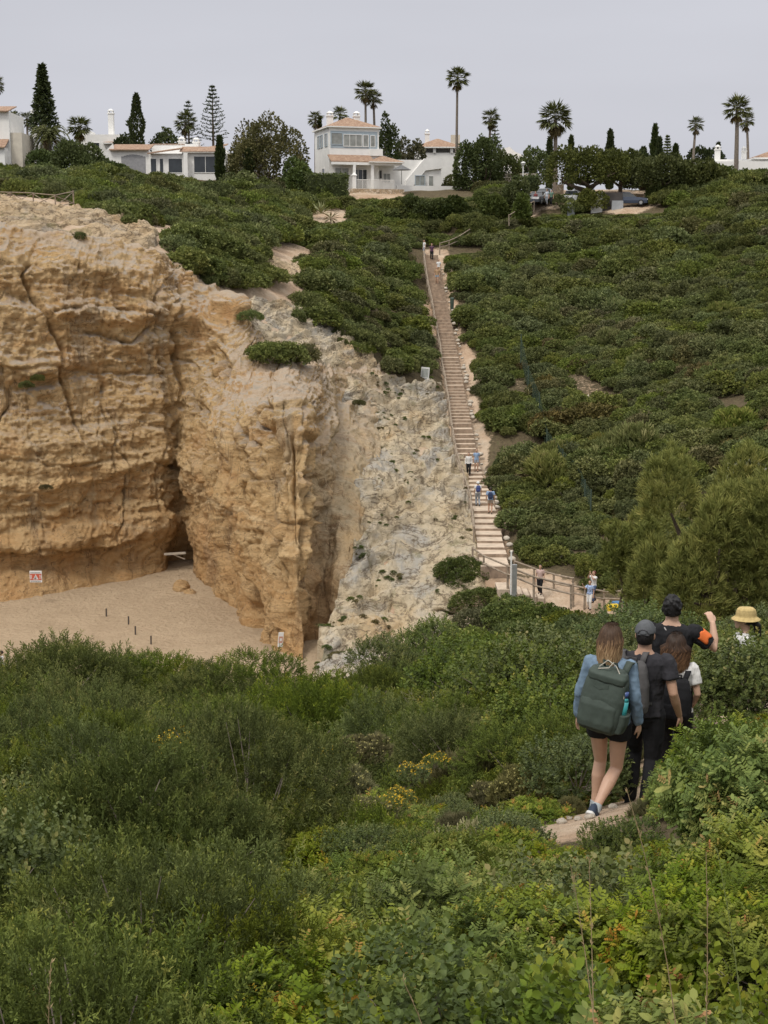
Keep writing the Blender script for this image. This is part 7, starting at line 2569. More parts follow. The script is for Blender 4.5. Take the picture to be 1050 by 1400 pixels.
# small white house behind the mid palms, and the walls at the right edge
org = P(691, 216, 215)
h5 = empty('white_house', org, 0, 'small distant white house with pitched roof between the palms', 'house')
B = BoxB()
B.hull([(-1.6, 0, -6), (3.0, 0, -6), (3.0, 0, 0.2), (1.4, 0, 0.9), (0.6, 0, 1.6), (-0.6, 0, 1.3), (-1.6, 0, 0.4)], [(-1.6, 6, -6), (3.0, 6, -6), (3.0, 6, 0.2), (1.4, 6, 0.9), (0.6, 6, 1.6), (-0.6, 6, 1.3), (-1.6, 6, 0.4)])
B.obj('wall', M_WHITE, h5)
window(h5, -0.4, 0.3, -0.6, 0.3, 0, M_GLASS, 1)
org = P(1030, 232, 178)
h6 = empty('white_house', org, 0, 'white walled house with parapet and tiled corner at the right edge', 'house')
BoxB().box(-6.5, 6, 0, 8, -5, 1.0).obj('wall', M_WHITE, h6)
BoxB().box(-4.2, 6, 4, 8, 1.0, 1.5).obj('parapet', M_WHITE, h6)
hip(h6, 1.0, 6, 3, 8, 1.5, 1.0, 0.3)
chimney(h6, -4.0, 2, 1.0, 3.0, 0.6)
chimney(h6, -0.5, 3, 1.5, 2.9, 0.5)
window(h6, 0.4, 1.6, -1.4, -0.2, 0, M_GLASS, 1)

# ------------------------------------------------------------------ car park
def gz_at(px, py, d):
    q = P(px, py, d)
    return np.array([q[0], d, h1(q[0], d)])


def wall_px(name, px0, px1, py0, py1, d, depth, mat, label, cat='wall'):
    a_, b_ = P(px0, py1, d), P(px1, py0, d)
    r = BoxB().box(0, b_[0] - a_[0], 0, depth, -1.2, b_[2] - a_[2]).obj(name, mat, None, 0.02)
    r.location = tuple(a_)
    return tag(r, label, cat)


wall_px('stone_pillar', 762, 771, 252, 277, 169, 0.8, M_RUBBLE, 'tall beige stone pillar between the parked cars', 'pillar')
wall_px('stone_wall', 855, 890, 265, 276, 172, 0.5, M_RUBBLE, 'low beige stone wall right of the hut')
wall_px('stone_wall', 690, 735, 237, 241, 182, 0.5, M_CREAM, 'pale wall on the hedge behind the street lamp')
wall_px('stone_wall', 722, 762, 262, 270, 171, 0.4, M_RUBBLE, 'low stone wall behind the first parked cars')
hut = empty('parking_hut', P(808, 287, 165), 0, 'small hut of white, dark and grey panels under the largest umbrella pine', 'hut')
mm = 165 / FPX
BoxB().box(0, 15 * mm, 0, 1.6, -0.8, 24 * mm).obj('white_panel', M_WHITE, hut)
BoxB().box(15.3 * mm, 42 * mm, 0.1, 1.8, -0.8, 23 * mm).obj('dark_panel', plain('dark_cladding', (0.075, 0.065, 0.06)), hut)
BoxB().box(27 * mm, 42 * mm, -0.5, 0.08, -0.8, 12 * mm).obj('cabinet', plain('grey_cabinet', (0.34, 0.36, 0.38)), hut)
cb = wall_px('grey_cabinet', 776, 786, 277, 287, 164, 0.7, plain('grey_cabinet', (0.34, 0.36, 0.38)), 'low grey cabinet beside the trunk of the largest umbrella pine', 'cabinet')
tp = wall_px('blue_tarpaulin', 896, 905, 264, 273, 171, 1.2, plain('blue_sheet', (0.07, 0.14, 0.34)), 'bright blue covered stack at the right of the car park', 'tarpaulin')
lamp = empty('street_lamp', gz_at(714.7, 262, 167), 0, 'pale street lamp post with a round head beside the car park', 'street lamp')
Lh = P(714.7, 222, 167)[2] - lamp.location[2]
BoxB().bar((0, 0, 0), (0, 0, Lh - .35), 0.09, 0, 8, 0.06).obj('pole', M_SIGNW, lamp)
BoxB().bar((0, 0, Lh - .347), (0, 0, Lh - .05), 0.14, 0, 10, 0.3).bar((0, 0, Lh - .047), (0, 0, Lh + 0.08), 0.31, 0, 10, 0.1).obj('lamp_head', M_SIGNW, lamp)
lamp2 = empty('street_lamp', gz_at(992, 270, 166), 0, 'thin dark lamp post among the bushes at the right', 'street lamp')
Lh2 = P(992, 240, 166)[2] - lamp2.location[2]
BoxB().bar((0, 0, 0), (0, 0, Lh2), 0.06).obj('pole', M_IRON, lamp2)
BoxB().box(-.25, .25, -.12, .12, Lh2, Lh2 + .14).obj('lamp_head', M_IRON, lamp2)
sg = empty('notice_sign', gz_at(710, 262, 167.5), 0, 'white notice sign beside the pale street lamp', 'sign')
hs_ = P(710, 246, 167.5)[2] - sg.location[2]
BoxB().bar((0, 0, 0), (0, 0, hs_ - 1.2), 0.04).obj('post', M_STEEL, sg)
BoxB().box(-.38, .38, -.03, .03, hs_ - 1.2, hs_).obj('board', M_SIGNW, sg)


def car(px, py, d, yaw, colr, label, nm):
    q = gz_at(px, py, d)
    r = empty('parked_car', (q[0], d, max(q[2], P(px, py, d)[2])), yaw, label, 'car', 'cars in the car park')
    mat = plain('car_paint_' + nm, colr, 0.25, 0.6, 0.03)
    X = [-2.1, -2.0, -1.4, -0.75, -0.15, 0.9, 1.5, 1.95, 2.1]
    belt = [0.55, 0.78, 0.86, 0.92, 0.94, 0.95, 0.93, 0.90, 0.6]
    hw = [0.70, 0.80, 0.86, 0.87, 0.87, 0.87, 0.86, 0.82, 0.74]
    V, F = [], []
    for x, b, w_ in zip(X, belt, hw):
        for y, z in ((-w_ * .96, 0.25), (-w_, 0.55), (-w_ * .94, b), (0, b + 0.04), (w_ * .94, b), (w_, 0.55), (w_ * .96, 0.25)):
            V.append((x, y, z))
    n = 7
    for i in range(len(X) - 1):
        for k in range(n):
            F.append((i * n + k, (i + 1) * n + k, (i + 1) * n + (k + 1) % n, i * n + (k + 1) % n))
    bm = bmesh.new()
    vv = [bm.verts.new(v) for v in V]
    for f in F:
        bm.faces.new([vv[i] for i in f])
    bm.faces.new(vv[:n])
    bm.faces.new(vv[-n:])
    B = BoxB()
    B.bm.free()
    B.bm = bm
    B.obj('body', mat, r, smooth=False)
    B = BoxB()
    B.hull([(-0.85, -.80, .93), (1.75, -.80, .93), (1.75, .80, .93), (-0.85, .80, .93)], [(-0.1, -.62, 1.40), (1.3, -.62, 1.40), (1.3, .62, 1.40), (-0.1, .62, 1.40)])
    B.obj('windows', M_GLASS, r)
    B = BoxB()
    B.hull([(-0.15, -.66, 1.403), (1.38, -.66, 1.403), (1.38, .66, 1.403), (-0.15, .66, 1.403)], [(0.05, -.55, 1.47), (1.2, -.55, 1.47), (1.2, .55, 1.47), (0.05, .55, 1.47)])
    B.obj('roof', mat, r, 0.01)
    for x in (-1.32, 1.3):
        for y in (-1, 1):
            wh = BoxB().bar((x, y * .70, .31), (x, y * .885, .31), 0.31, 0, 14).obj('wheel', plain('tyre', (0.025, 0.025, 0.026), 0.8), r)
            BoxB().bar((x, y * .886, .31), (x, y * .90, .31), 0.19, 0, 10).obj('rim', M_STEEL, wh)
    for y in (-.6, .6):
        BoxB().box(-2.09, -2.02, y - .14, y + .14, .60, .72).obj('headlight', M_SIGNW, r)
        BoxB().box(2.03, 2.11, y - .12, y + .12, .62, .8).obj('tail_light', M_SIGNR, r)


car(744, 275, 168, R(75), (0.42, 0.43, 0.44), 'silver car parked nearest the street lamp', 'silver')
car(734, 280, 165.5, R(70), (0.05, 0.055, 0.065), 'dark car beside the silver one at the left of the car park', 'dark')
car(781, 278, 168, R(80), (0.70, 0.70, 0.70), 'white car right of the stone pillar', 'white')
car(793, 279, 170, R(75), (0.62, 0.61, 0.58), 'second white car behind the pine trunk', 'white2')
car(860, 281, 166, R(170), (0.05, 0.065, 0.10), 'dark blue car parked right of the hut', 'navy')
# ------------------------------------------------------------------ people
def ring_frame(tan, hint=(0, 0, 1)):
    t_ = np.asarray(tan, float) / (np.linalg.norm(tan) + 1e-9)
    h_ = np.asarray(hint, float)
    if abs(t_ @ h_) > 0.95:
        h_ = np.array([0, 1.0, 0])
    x = np.cross(h_, t_)
    x /= np.linalg.norm(x) + 1e-9
    return x, np.cross(t_, x)


class Shells:
    """closed lofted shells, to be fused into one continuous surface"""

    def __init__(self):
        self.V, self.F, self.n = [], [], 0

    def rings(self, rings):
        k = len(rings[0])
        V = [p for r in rings for p in r]
        F = []
        for i in range(len(rings) - 1):
            for j in range(k):
                F.append((i * k + j, i * k + (j + 1) % k, (i + 1) * k + (j + 1) % k, (i + 1) * k + j))
        c0, c1 = np.mean(rings[0], 0), np.mean(rings[-1], 0)
        V += [c0, c1]
        m = len(V)
        for j in range(k):
            F.append((m - 2, (j + 1) % k, j))
            F.append((m - 1, (len(rings) - 1) * k + j, (len(rings) - 1) * k + (j + 1) % k))
        self.V += [np.array(v, float) for v in V]
        self.F += [tuple(i + self.n for i in f) for f in F]
        self.n += len(V)

    def limb(self, pts, rad, k=12, cap=True):
        pts = [np.asarray(p, float) for p in pts]
        rad = list(rad)
        if cap:        # rounded ends
            d0 = pts[0] - pts[1]
            d0 /= np.linalg.norm(d0) + 1e-9
            d1 = pts[-1] - pts[-2]
            d1 /= np.linalg.norm(d1) + 1e-9
            pts = [pts[0] + d0 * rad[0] * .8, pts[0] + d0 * rad[0] * .45] + pts + [pts[-1] + d1 * rad[-1] * .45, pts[-1] + d1 * rad[-1] * .8]
            rad = [rad[0] * .35, rad[0] * .85] + rad + [rad[-1] * .85, rad[-1] * .35]
        R_ = []
        x = None
        for i, p in enumerate(pts):
            a, b = pts[max(i - 1, 0)], pts[min(i + 1, len(pts) - 1)]
            tn = (b - a) / (np.linalg.norm(b - a) + 1e-9)
            if x is None:
                x, y = ring_frame(tn)
            else:           # carry the frame along so that the tube does not twist
                x = x - tn * (x @ tn)
                x /= np.linalg.norm(x) + 1e-9
                y = np.cross(tn, x)
            R_.append([p + rad[i] * (math.cos(t_) * x + math.sin(t_) * y) for t_ in np.linspace(0, 2 * math.pi, k, endpoint=False)])
        self.rings(R_)

    def stack(self, secs, k=20, pw=2.0):
        """horizontal sections (cx, cy, z, rx, ry), superelliptic when pw > 2"""
        R_ = []
        for cx, cy, z, rx, ry in secs:
            r = []
            for t_ in np.linspace(0, 2 * math.pi, k, endpoint=False):
                c, s = math.cos(t_), math.sin(t_)
                r.append((cx + rx * math.copysign(abs(c) ** (2 / pw), c), cy + ry * math.copysign(abs(s) ** (2 / pw), s), z))
            R_.append(r)
        self.rings(R_)

    def ball(self, c, r, k=12):
        r = np.broadcast_to(np.asarray(r, float), (3,))
        self.stack([(c[0], c[1], c[2] + r[2] * math.sin(a), r[0] * math.cos(a), r[1] * math.cos(a)) for a in np.linspace(-1.45, 1.45, 8)], k)

    def fuse(self, name, voxel, it=3, fold=0.0, fscale=14.0, seed=0):
        me = bpy.data.meshes.new(name + '_raw')
        me.from_pydata([tuple(v) for v in self.V], [], self.F)
        bm = bmesh.new()
        bm.from_mesh(me)
        bmesh.ops.recalc_face_normals(bm, faces=bm.faces)
        bm.to_mesh(me)
        bm.free()
        o = bpy.data.objects.new(name + '_raw', me)
        COL.objects.link(o)
        rm = o.modifiers.new('r', 'REMESH')
        rm.mode = 'VOXEL'
        rm.voxel_size = voxel
        sm = o.modifiers.new('s', 'SMOOTH')
        sm.factor = 0.5
        sm.iterations = it
        dg = bpy.context.evaluated_depsgraph_get()
        out = bpy.data.meshes.new_from_object(o.evaluated_get(dg))
        out.name = name
        bpy.data.objects.remove(o)
        bpy.data.meshes.remove(me)
        if fold:
            n = len(out.vertices)
            V = np.empty(n * 3, np.float32)
            N = np.empty(n * 3, np.float32)
            out.vertices.foreach_get('co', V)
            out.vertex_normals.foreach_get('vector', N)
            V, N = V.reshape(-1, 3).astype(float), N.reshape(-1, 3)
            f = fbm(V * np.array([fscale, fscale, fscale * 0.55]) + seed, 3, seed, ridged=True)
            V = V + N * (f * fold)[:, None]
            out.vertices.foreach_set('co', V.astype(np.float32).ravel())
        out.polygons.foreach_set('use_smooth', [True] * len(out.polygons))
        return out


def hand(S, wrist, dirn, palm, sc=1.0, curl=0.35):
    """palm, four bent fingers and a thumb; palm = direction the palm faces, dirn = along the forearm"""
    d = np.asarray(dirn, float) / np.linalg.norm(dirn)
    n = np.asarray(palm, float)
    n = n - d * (n @ d)
    n /= np.linalg.norm(n)
    s = np.cross(d, n)                              # across the knuckles
    w = np.asarray(wrist, float)
    R_ = []
    for f, rx, ry in ((-.01, .024, .019), (.02, .032, .017), (.06, .040, .015), (.088, .038, .011), (.094, .030, .006)):
        R_.append([w + d * f * sc + sc * (rx * math.cos(a) * s + ry * math.sin(a) * n) for a in np.linspace(0, 2 * math.pi, 12, endpoint=False)])
    S.rings(R_)
    for k, (off, ln) in enumerate(((-.030, .066), (-.0105, .076), (.0095, .072), (.029, .056))):
        p = w + d * .080 * sc + s * off * sc
        pts, dd = [p], d + s * off * 1.2
        for j, L in enumerate((.45, .32, .23)):
            dd = dd / np.linalg.norm(dd) + n * (curl * (0.6 + 0.25 * k * 0.5) * (0.7 + 0.4 * j))
            dd /= np.linalg.norm(dd)
            pts.append(pts[-1] + dd * ln * L * sc)
        S.limb(pts, [.0088 * sc, .0084 * sc, .0078 * sc, .0066 * sc], 8)
    p = w + d * .025 * sc - s * .028 * sc
    t1 = p + (d * .030 - s * .022 + n * .012) * sc
    t2 = t1 + (d * .032 - s * .006 + n * .012) * sc
    S.limb([p, t1, t2], [.013 * sc, .010 * sc, .0078 * sc], 8)


SKIN = plain('skin', (0.52, 0.33, 0.235), 0.5, 0.35, 0.05, 9)
SKIN_T = plain('tanned_skin', (0.44, 0.265, 0.18), 0.5, 0.35, 0.05, 9)


def joints(h, male=True):
    s = h / 1.70
    sw = (0.19 if male else 0.165) * s
    J = dict(hipL=(-.092 * s, 0, .90 * s), hipR=(.092 * s, 0, .90 * s), kneeL=(-.10 * s, .02, .49 * s), kneeR=(.10 * s, .02, .49 * s),
             ankL=(-.10 * s, -.02, .085 * s), ankR=(.10 * s, -.02, .085 * s), toeL=(-.115 * s, .15 * s, .03), toeR=(.115 * s, .15 * s, .03),
             shL=(-sw, 0, 1.385 * s), shR=(sw, 0, 1.385 * s), elL=(-sw - .06 * s, -.03, 1.10 * s), elR=(sw + .06 * s, -.03, 1.10 * s),
             wrL=(-sw - .075 * s, .05 * s, .86 * s), wrR=(sw + .075 * s, .05 * s, .86 * s), s=s, sw=sw, male=male, h=h, headturn=0.0, headfwd=0.0)
    return {k: (np.array(v, float) if isinstance(v, tuple) else v) for k, v in J.items()}


def torso_secs(J, g=0.0):
    s, m = J['s'], J['male']
    w = J['sw']
    return [(0, 0, .80 * s, .115 * s + g, .085 * s + g), (0, -.01, .87 * s, .158 * s + g, .112 * s + g), (0, -.008, .95 * s, (.150 if m else .160) * s + g, .112 * s + g),
            (0, 0, 1.04 * s, (.140 if m else .125) * s + g, .100 * s + g), (0, 0, 1.15 * s, (.150 if m else .132) * s + g, .108 * s + g), (0, .0, 1.27 * s, (.172 if m else .150) * s + g, .118 * s + g),
            (0, -.005, 1.36 * s, w * 0.98 + g, .105 * s + g), (0, -.008, 1.405 * s, w * 0.82 + g, .085 * s + g), (0, -.01, 1.435 * s, w * 0.46 + g, .066 * s + g)]


def body_mesh(J, voxel=0.0065, fingers=True, curl=0.35, palms=None, arms=True):
    s = J['s']
    m = J['male']
    S = Shells()
    S.stack(torso_secs(J) + [(0, -.008, 1.47 * s, (.060 if m else .050) * s, .058 * s), (0, .004, 1.53 * s, (.057 if m else .047) * s, .056 * s), (0, .012, 1.58 * s, .05 * s, .05 * s)])
    hz = 1.47 * s
    f = J['headfwd']
    hs = s ** 0.5
    head = [(0, .062 + f, .012, .028, .034), (0, .050 + f, .030, .046, .054), (0, .030 + f, .065, .060, .078), (0, .014 + f, .105, .070, .093), (0, .004 + f, .145, .0755, .0985), (0, -.002 + f, .180, .072, .094), (0, -.006 + f, .205, .060, .078), (0, -.008 + f, .222, .042, .055), (0, -.008 + f, .231, .018, .025)]
    S.stack([(a, b, hz + c * hs, d * hs, e * hs) for a, b, c, d, e in head])
    S.limb([(0, .098 + f, hz + .125 * hs), (0, .112 + f, hz + .095 * hs), (0, .100 + f, hz + .082 * hs)], [.011, .015, .010], 8)
    for sg in (-1, 1):
        S.ball((sg * .077 * hs, -.004 + f, hz + .115 * hs), (.012, .022, .032), 10)
    S.limb([(0, .083 + f, hz + .060 * hs), (0, .088 + f, hz + .048 * hs)], [.016, .014], 8)
    for a in 'LR':
        S.limb([J['hip' + a] + np.array([0, 0, .0]), J['hip' + a] * .55 + J['knee' + a] * .45, J['knee' + a], J['knee' + a] * .68 + J['ank' + a] * .32 + np.array([0, -.014, 0]), J['knee' + a] * .3 + J['ank' + a] * .7, J['ank' + a]],
               [(.088 if m else .092) * s, .074 * s, .053 * s, .056 * s, .040 * s, .033 * s], 14)
        if arms:
            S.limb([J['sh' + a], J['sh' + a] * .5 + J['el' + a] * .5, J['el' + a], J['el' + a] * .65 + J['wr' + a] * .35, J['wr' + a]], [(.056 if m else .046) * s, (.047 if m else .040) * s, (.040 if m else .034) * s, (.041 if m else .034) * s, .026 * s], 12)
            if fingers:
                sg = 1 if a == 'R' else -1
                pn = (palms or {}).get(a, np.array([-sg, .15, 0]))
                # thumb lies on the -s side: flip for the left hand through the palm normal
                hand(S, J['wr' + a], (J.get('hd' + a) if J.get('hd' + a) is not None else J['wr' + a] - J['el' + a]), pn, s if m else s * .92, curl)
            else:
                S.limb([J['wr' + a], J['wr' + a] + (J['wr' + a] - J['el' + a]) * .55], [.03, .028], 8)
        fd = J['toe' + a] - J['ank' + a]
        S.limb([J['ank' + a], J['ank' + a] + fd * .5 + np.array([0, 0, -.01]), J['toe' + a]], [.038 * s, .036 * s, .028 * s], 10)
    return S.fuse('person', voxel, 3)


def shirt_mesh(J, hem, sleeve, voxel=0.008, g=0.020, fold=0.011, seed=3, long=False, neck=True):
    s = J['s']
    S = Shells()
    se = [q for q in torso_secs(J, g)]
    base = [np.interp(hem * s, [q[2] for q in se], [q[k] for q in se]) for k in range(5)]
    low = [(base[0], base[1], hem * s, base[3] * 1.03, base[4] * 1.06)] + [q for q in se if q[2] > hem * s + .02]
    low[-1] = (low[-1][0], low[-1][1], low[-1][2] - .004, low[-1][3], low[-1][4])
    S.stack(low, 24)
    for a in 'LR':
        sh, el, wr = J['sh' + a], J['el' + a], J['wr' + a]
        r0 = (.070 if J['male'] else .059) * s
        if long:
            S.ball(sh + np.array([0, 0, -.010]), r0 * 1.0, 14)
            S.limb([sh, sh * .5 + el * .5, el, el * .5 + wr * .5, el * .08 + wr * .92], [r0, r0 * .93, r0 * .84, r0 * .76, r0 * .62], 12)
        else:
            e = sh * (1 - sleeve) + el * sleeve
            S.ball(sh + np.array([0, 0, -.012]), r0 * 1.02, 14)
            S.limb([sh, sh * .5 + e * .5, e], [r0 * 1.06, r0 * 1.04, r0 * 1.06], 12, cap=False)
    return S.fuse('shirt', voxel, 3, fold, 15, seed)


def trousers_mesh(J, voxel=0.009, length=1.0, g=0.016, fold=0.007, seed=5):
    s = J['s']
    S = Shells()
    S.stack([q for q in torso_secs(J, g) if q[2] < 1.0 * s] + [(0, 0, 1.005 * s, .148 * s, .108 * s)], 20)
    for a in 'LR':
        h_, k_, an = J['hip' + a], J['knee' + a], J['ank' + a]
        if length < .6:
            e = h_ * (1 - length) + k_ * length
            S.limb([h_, h_ * .5 + e * .5, e], [.105 * s, .104 * s, .102 * s], 14, cap=False)
        else:
            e = k_ * .06 + an * .94
            S.limb([h_, h_ * .5 + k_ * .5, k_, k_ * .5 + e * .5, e], [.104 * s, .090 * s, .073 * s, .070 * s, .064 * s], 14)
    return S.fuse('trousers', voxel, 3, fold, 12, seed)


def shoe(J, a, parent, upper, sole):
    s = J['s']
    an, to = J['ank' + a], J['toe' + a]
    fd = to - an
    fl = np.array([fd[0], fd[1], 0])
    L = np.linalg.norm(fd)
    t_ = fd / L
    up = np.array([0, 0, 1.0]) - t_ * t_[2]
    up /= np.linalg.norm(up)
    sd = np.cross(t_, up)
    heel = an - t_ * .055 * s - up * .035
    S = Shells()
    def ringp(c, w, hgt):
        return [c + sd * w * math.cos(q) + up * (hgt * math.sin(q) if math.sin(q) > 0 else hgt * .35 * math.sin(q)) for q in np.linspace(0, 2 * math.pi, 14, endpoint=False)]
    R_ = []
    for f, w, hg in ((-.01, .022, .05), (.01, .036, .085), (.06, .040, .095), (.11, .041, .075), (.17, .046, .050), (.22, .044, .038), (.255, .026, .026)):
        R_.append(ringp(heel + t_ * f * s - up * .012, w * s, hg * s))
    S.rings(R_)
    o = link('shoe', S.fuse('shoe', 0.006, 2), upper, parent)
    S = Shells()
    R_ = []
    for f, w in ((-.022, .024), (.0, .040), (.06, .043), (.12, .044), (.18, .050), (.23, .047), (.268, .026)):
        c = heel + t_ * f * s - up * .040
        R_.append([c + sd * w * s * math.cos(q) + up * .014 * math.copysign(min(1, abs(math.sin(q)) * 1.8), math.sin(q)) for q in np.linspace(0, 2 * math.pi, 14, endpoint=False)])
    S.rings(R_)
    link('sole', S.fuse('sole', 0.006, 1), sole, o)
    return o


def hair_mesh(c, rad, length, n, g, wave=0.0, width=0.14, spread=1.0, tip=0.25, back=True, side=1.0, cap_only=False):
    """locks that leave the crown, follow the skull and fall; c = head centre, rad = (rx, ry, rz)"""
    A = Acc()
    rad = np.array(rad)
    P0, TT = [], []
    for i in range(n):
        az = g.uniform(-0.30, math.pi + 0.30)     # angle round the back of the head
        st = np.array([g.normal(0, .018), g.normal(.02, .02), rad[2] * 1.03])
        pts = [c + st]
        for f in (0.35, 0.65, 0.95, 1.2):
            th = f * 1.25
            dirv = np.array([math.cos(az) * math.sin(th), -math.sin(az) * math.sin(th), math.cos(th)])
            pts.append(c + dirv * (rad * (1.0 + .10 * g.uniform())))
        last = pts[-1].copy()
        L = length * g.uniform(0.72, 1.05)
        ph = g.uniform(0, 6.28)
        xt = (last[0] - c[0]) * side
        for j in range(1, 8):
            f = j / 7
            q = np.array([c[0] + xt * (1 - .18 * f) + wave * .022 * math.sin(ph + f * 9), last[1] - .02 * math.sin(f * 2.2) * 1.5 + wave * .016 * math.cos(ph + f * 8) + 0.012 * f, last[2] - L * f])
            pts.append(q)
        pts = np.array(pts)
        tan = unit(np.gradient(pts, axis=0))
        rdir = unit(pts - (c + np.array([0, .03, 0])) * np.array([1, 1, 0]) - np.array([0, 0, 1]) * pts[:, 2:3])
        sd = unit(np.cross(tan, rdir))
        tt = np.linspace(0, 1, len(pts))
        wd = .008 * np.minimum(1, 3.2 * (1.02 - tt)) * g.uniform(.7, 1.2)
        V = np.concatenate([pts + sd * wd[:, None] * .5, pts - sd * wd[:, None] * .5])
        m = len(pts)
        F = [(k, k + 1, m + k + 1, m + k) for k in range(m - 1)]
        T = np.clip(np.concatenate([tt, tt]) + g.normal(0, .10), 0, 1)
        A.V.append(V)
        A.F.append(np.array(F) + A.n)
        A.T.append(T)
        A.M.append(np.zeros(len(F)))
        A.n += len(V)
    me = A.mesh('hair')
    me.polygons.foreach_set('use_smooth', [True] * len(me.polygons))
    return me


def hair_mat(name, stops, rough=0.5):
    t = NT(name)
    f = t.n('ShaderNodeAttribute', attribute_name='tint').outputs['Fac']
    return t.bsdf(t.ramp(f, stops), rough, 0.18)


H_OMBRE = hair_mat('ombre_hair', [(0.0, (0.045, 0.026, 0.016)), (0.40, (0.085, 0.050, 0.030)), (0.62, (0.24, 0.145, 0.075)), (1.0, (0.46, 0.32, 0.18))])
H_BROWN = hair_mat('brown_hair', [(0.0, (0.022, 0.014, 0.010)), (0.45, (0.050, 0.028, 0.017)), (0.75, (0.15, 0.080, 0.042)), (1.0, (0.20, 0.115, 0.06))])
H_BLACK = hair_mat('black_hair', [(0.0, (0.010, 0.009, 0.009)), (1.0, (0.022, 0.019, 0.018))])


def cap_shell(c, rad, z0, voxel=0.008, back_low=0.0, fold=0.0):
    """hair or hat that covers the skull above z0 (relative to the head centre)"""
    S = Shells()
    secs = []
    for a in np.linspace(math.asin(max(-.9, z0 / rad[2])), 1.45, 8):
        secs.append((c[0], c[1] - back_low * (1 - math.sin(a)), c[2] + rad[2] * math.sin(a), rad[0] * math.cos(a), rad[1] * math.cos(a)))
    S.stack(secs, 18)
    return S


def head_c(J):
    hs = J['s'] ** 0.5
    return np.array([0, 0 + J['headfwd'], 1.47 * J['s'] + .125 * hs]), hs


def pack(name, loc, yaw, tilt, w, h, d, mat, label, parts, pitch=0.0):
    r = empty(name, loc, yaw, label, 'backpack')
    r.rotation_euler = (pitch, tilt, yaw)
    S = Shells()
    S.stack([(0, 0, 0.00, w * .36, d * .34), (0, -.008, .02, w * .46, d * .44), (0, -.015, h * .25, w * .50, d * .52), (0, -.012, h * .55, w * .50, d * .50), (0, 0, h * .8, w * .46, d * .42), (0, .01, h * .94, w * .40, d * .33), (0, .015, h, w * .30, d * .22)], 28, 3.6)
    link('pack_body', S.fuse('pack_body', 0.008, 2, .006, 11, 8), mat, r)
    parts(r, w, h, d, mat)
    return r


def strap(parent, pts, wd, mat, name='strap', th=0.008):
    S = Shells()
    pts = [np.array(p, float) for p in pts]
    R_ = []
    for i, p in enumerate(pts):
        a, b = pts[max(i - 1, 0)], pts[min(i + 1, len(pts) - 1)]
        t_ = (b - a) / np.linalg.norm(b - a)
        sx = np.array([1.0, 0, 0]) - t_ * t_[0]
        sx /= np.linalg.norm(sx)
        n_ = np.cross(t_, sx)
        R_.append([p + sx * wd / 2 * u + n_ * th / 2 * v for u, v in ((-1, -1), (0, -1), (1, -1), (1, 1), (0, 1), (-1, 1))])
    S.rings(R_)
    me = bpy.data.meshes.new(name)
    me.from_pydata([tuple(v) for v in S.V], [], S.F)
    me.update()
    return link(name, me, mat, parent, True)


# ---- the four walkers
C_BLUE = plain('blue_grey_jersey', (0.165, 0.235, 0.315), 0.85, 0.15, 0.10, 20)
C_BLACK = plain('black_cloth', (0.016, 0.016, 0.018), 0.85, 0.2, 0.2, 12)
C_CHAR = plain('charcoal_tee', (0.036, 0.035, 0.040), 0.9, 0.15, 0.15, 14)
C_WHITE = plain('white_cotton', (0.66, 0.65, 0.63), 0.9, 0.1, 0.05, 14)
C_GREEN = plain('dark_green_canvas', (0.055, 0.072, 0.060), 0.7, 0.25, 0.12, 14)
C_GREY = plain('grey_canvas', (0.085, 0.082, 0.082), 0.75, 0.2, 0.12, 14)
C_CORD = plain('pale_cord', (0.50, 0.47, 0.40), 0.8)
C_ORANGE = plain('orange_print', (0.75, 0.17, 0.04), 0.7)
C_CAP = plain('grey_cap_cloth', (0.10, 0.105, 0.112), 0.85, 0.15, 0.12, 20)
C_HAT = plain('straw_hat', (0.50, 0.38, 0.17), 0.85, 0.15, 0.15, 26)
C_NAVY = plain('navy_shoe', (0.03, 0.045, 0.075), 0.7)
C_SOLE = plain('white_sole', (0.62, 0.62, 0.60), 0.6)
C_TEAL = plain('teal_bottle', (0.05, 0.34, 0.36), 0.35, 0.5)
C_DBLUE = plain('blue_bottle_cap', (0.06, 0.10, 0.28), 0.4, 0.5)
C_SOCK = plain('grey_sock', (0.36, 0.40, 0.42), 0.9)


def place_person(name_lb, px, d, yaw, dz=0.0, z=None):
    q = P(px, dz, d)          # dz: photo row of the top of the head, z: height with hair or hat
    return Vector((q[0], d, q[2] - z))


def xf(loc, yaw, p):
    """local point of a figure to world"""
    c, s = math.cos(yaw), math.sin(yaw)
    return (loc[0] + c * p[0] - s * p[1], loc[1] + s * p[0] + c * p[1], loc[2] + p[2])


# woman with the dark green backpack
loc, yaw = place_person('w', 836, 11.1, 0, 853, 1.68), R(-26)
J = joints(1.66, False)
J.update(kneeL=np.array((-.10, .13, .48)), ankL=np.array((-.125, .08, .085)), toeL=np.array((-.14, .23, .035)),
         kneeR=np.array((.06, .05, .46)), ankR=np.array((-.015, -.27, .20)), toeR=np.array((-.005, -.17, .05)),
         elR=np.array((.222, -.035, 1.10)), wrR=np.array((.235, .045, .865)), elL=np.array((-.235, -.02, 1.09)), wrL=np.array((-.275, .04, .86)))
pw_ = link('person', body_mesh(J), SKIN)
pw_.location, pw_.rotation_euler = loc, (0, 0, yaw)
tag(pw_, 'woman with long ombre hair, blue top and black shorts walking down the path', 'person')
link('shirt', shirt_mesh(J, .86, 1, long=True, g=.022, seed=11), C_BLUE, pw_)
link('shorts', trousers_mesh(J, .0085, .34, .016, .005), C_BLACK, pw_)
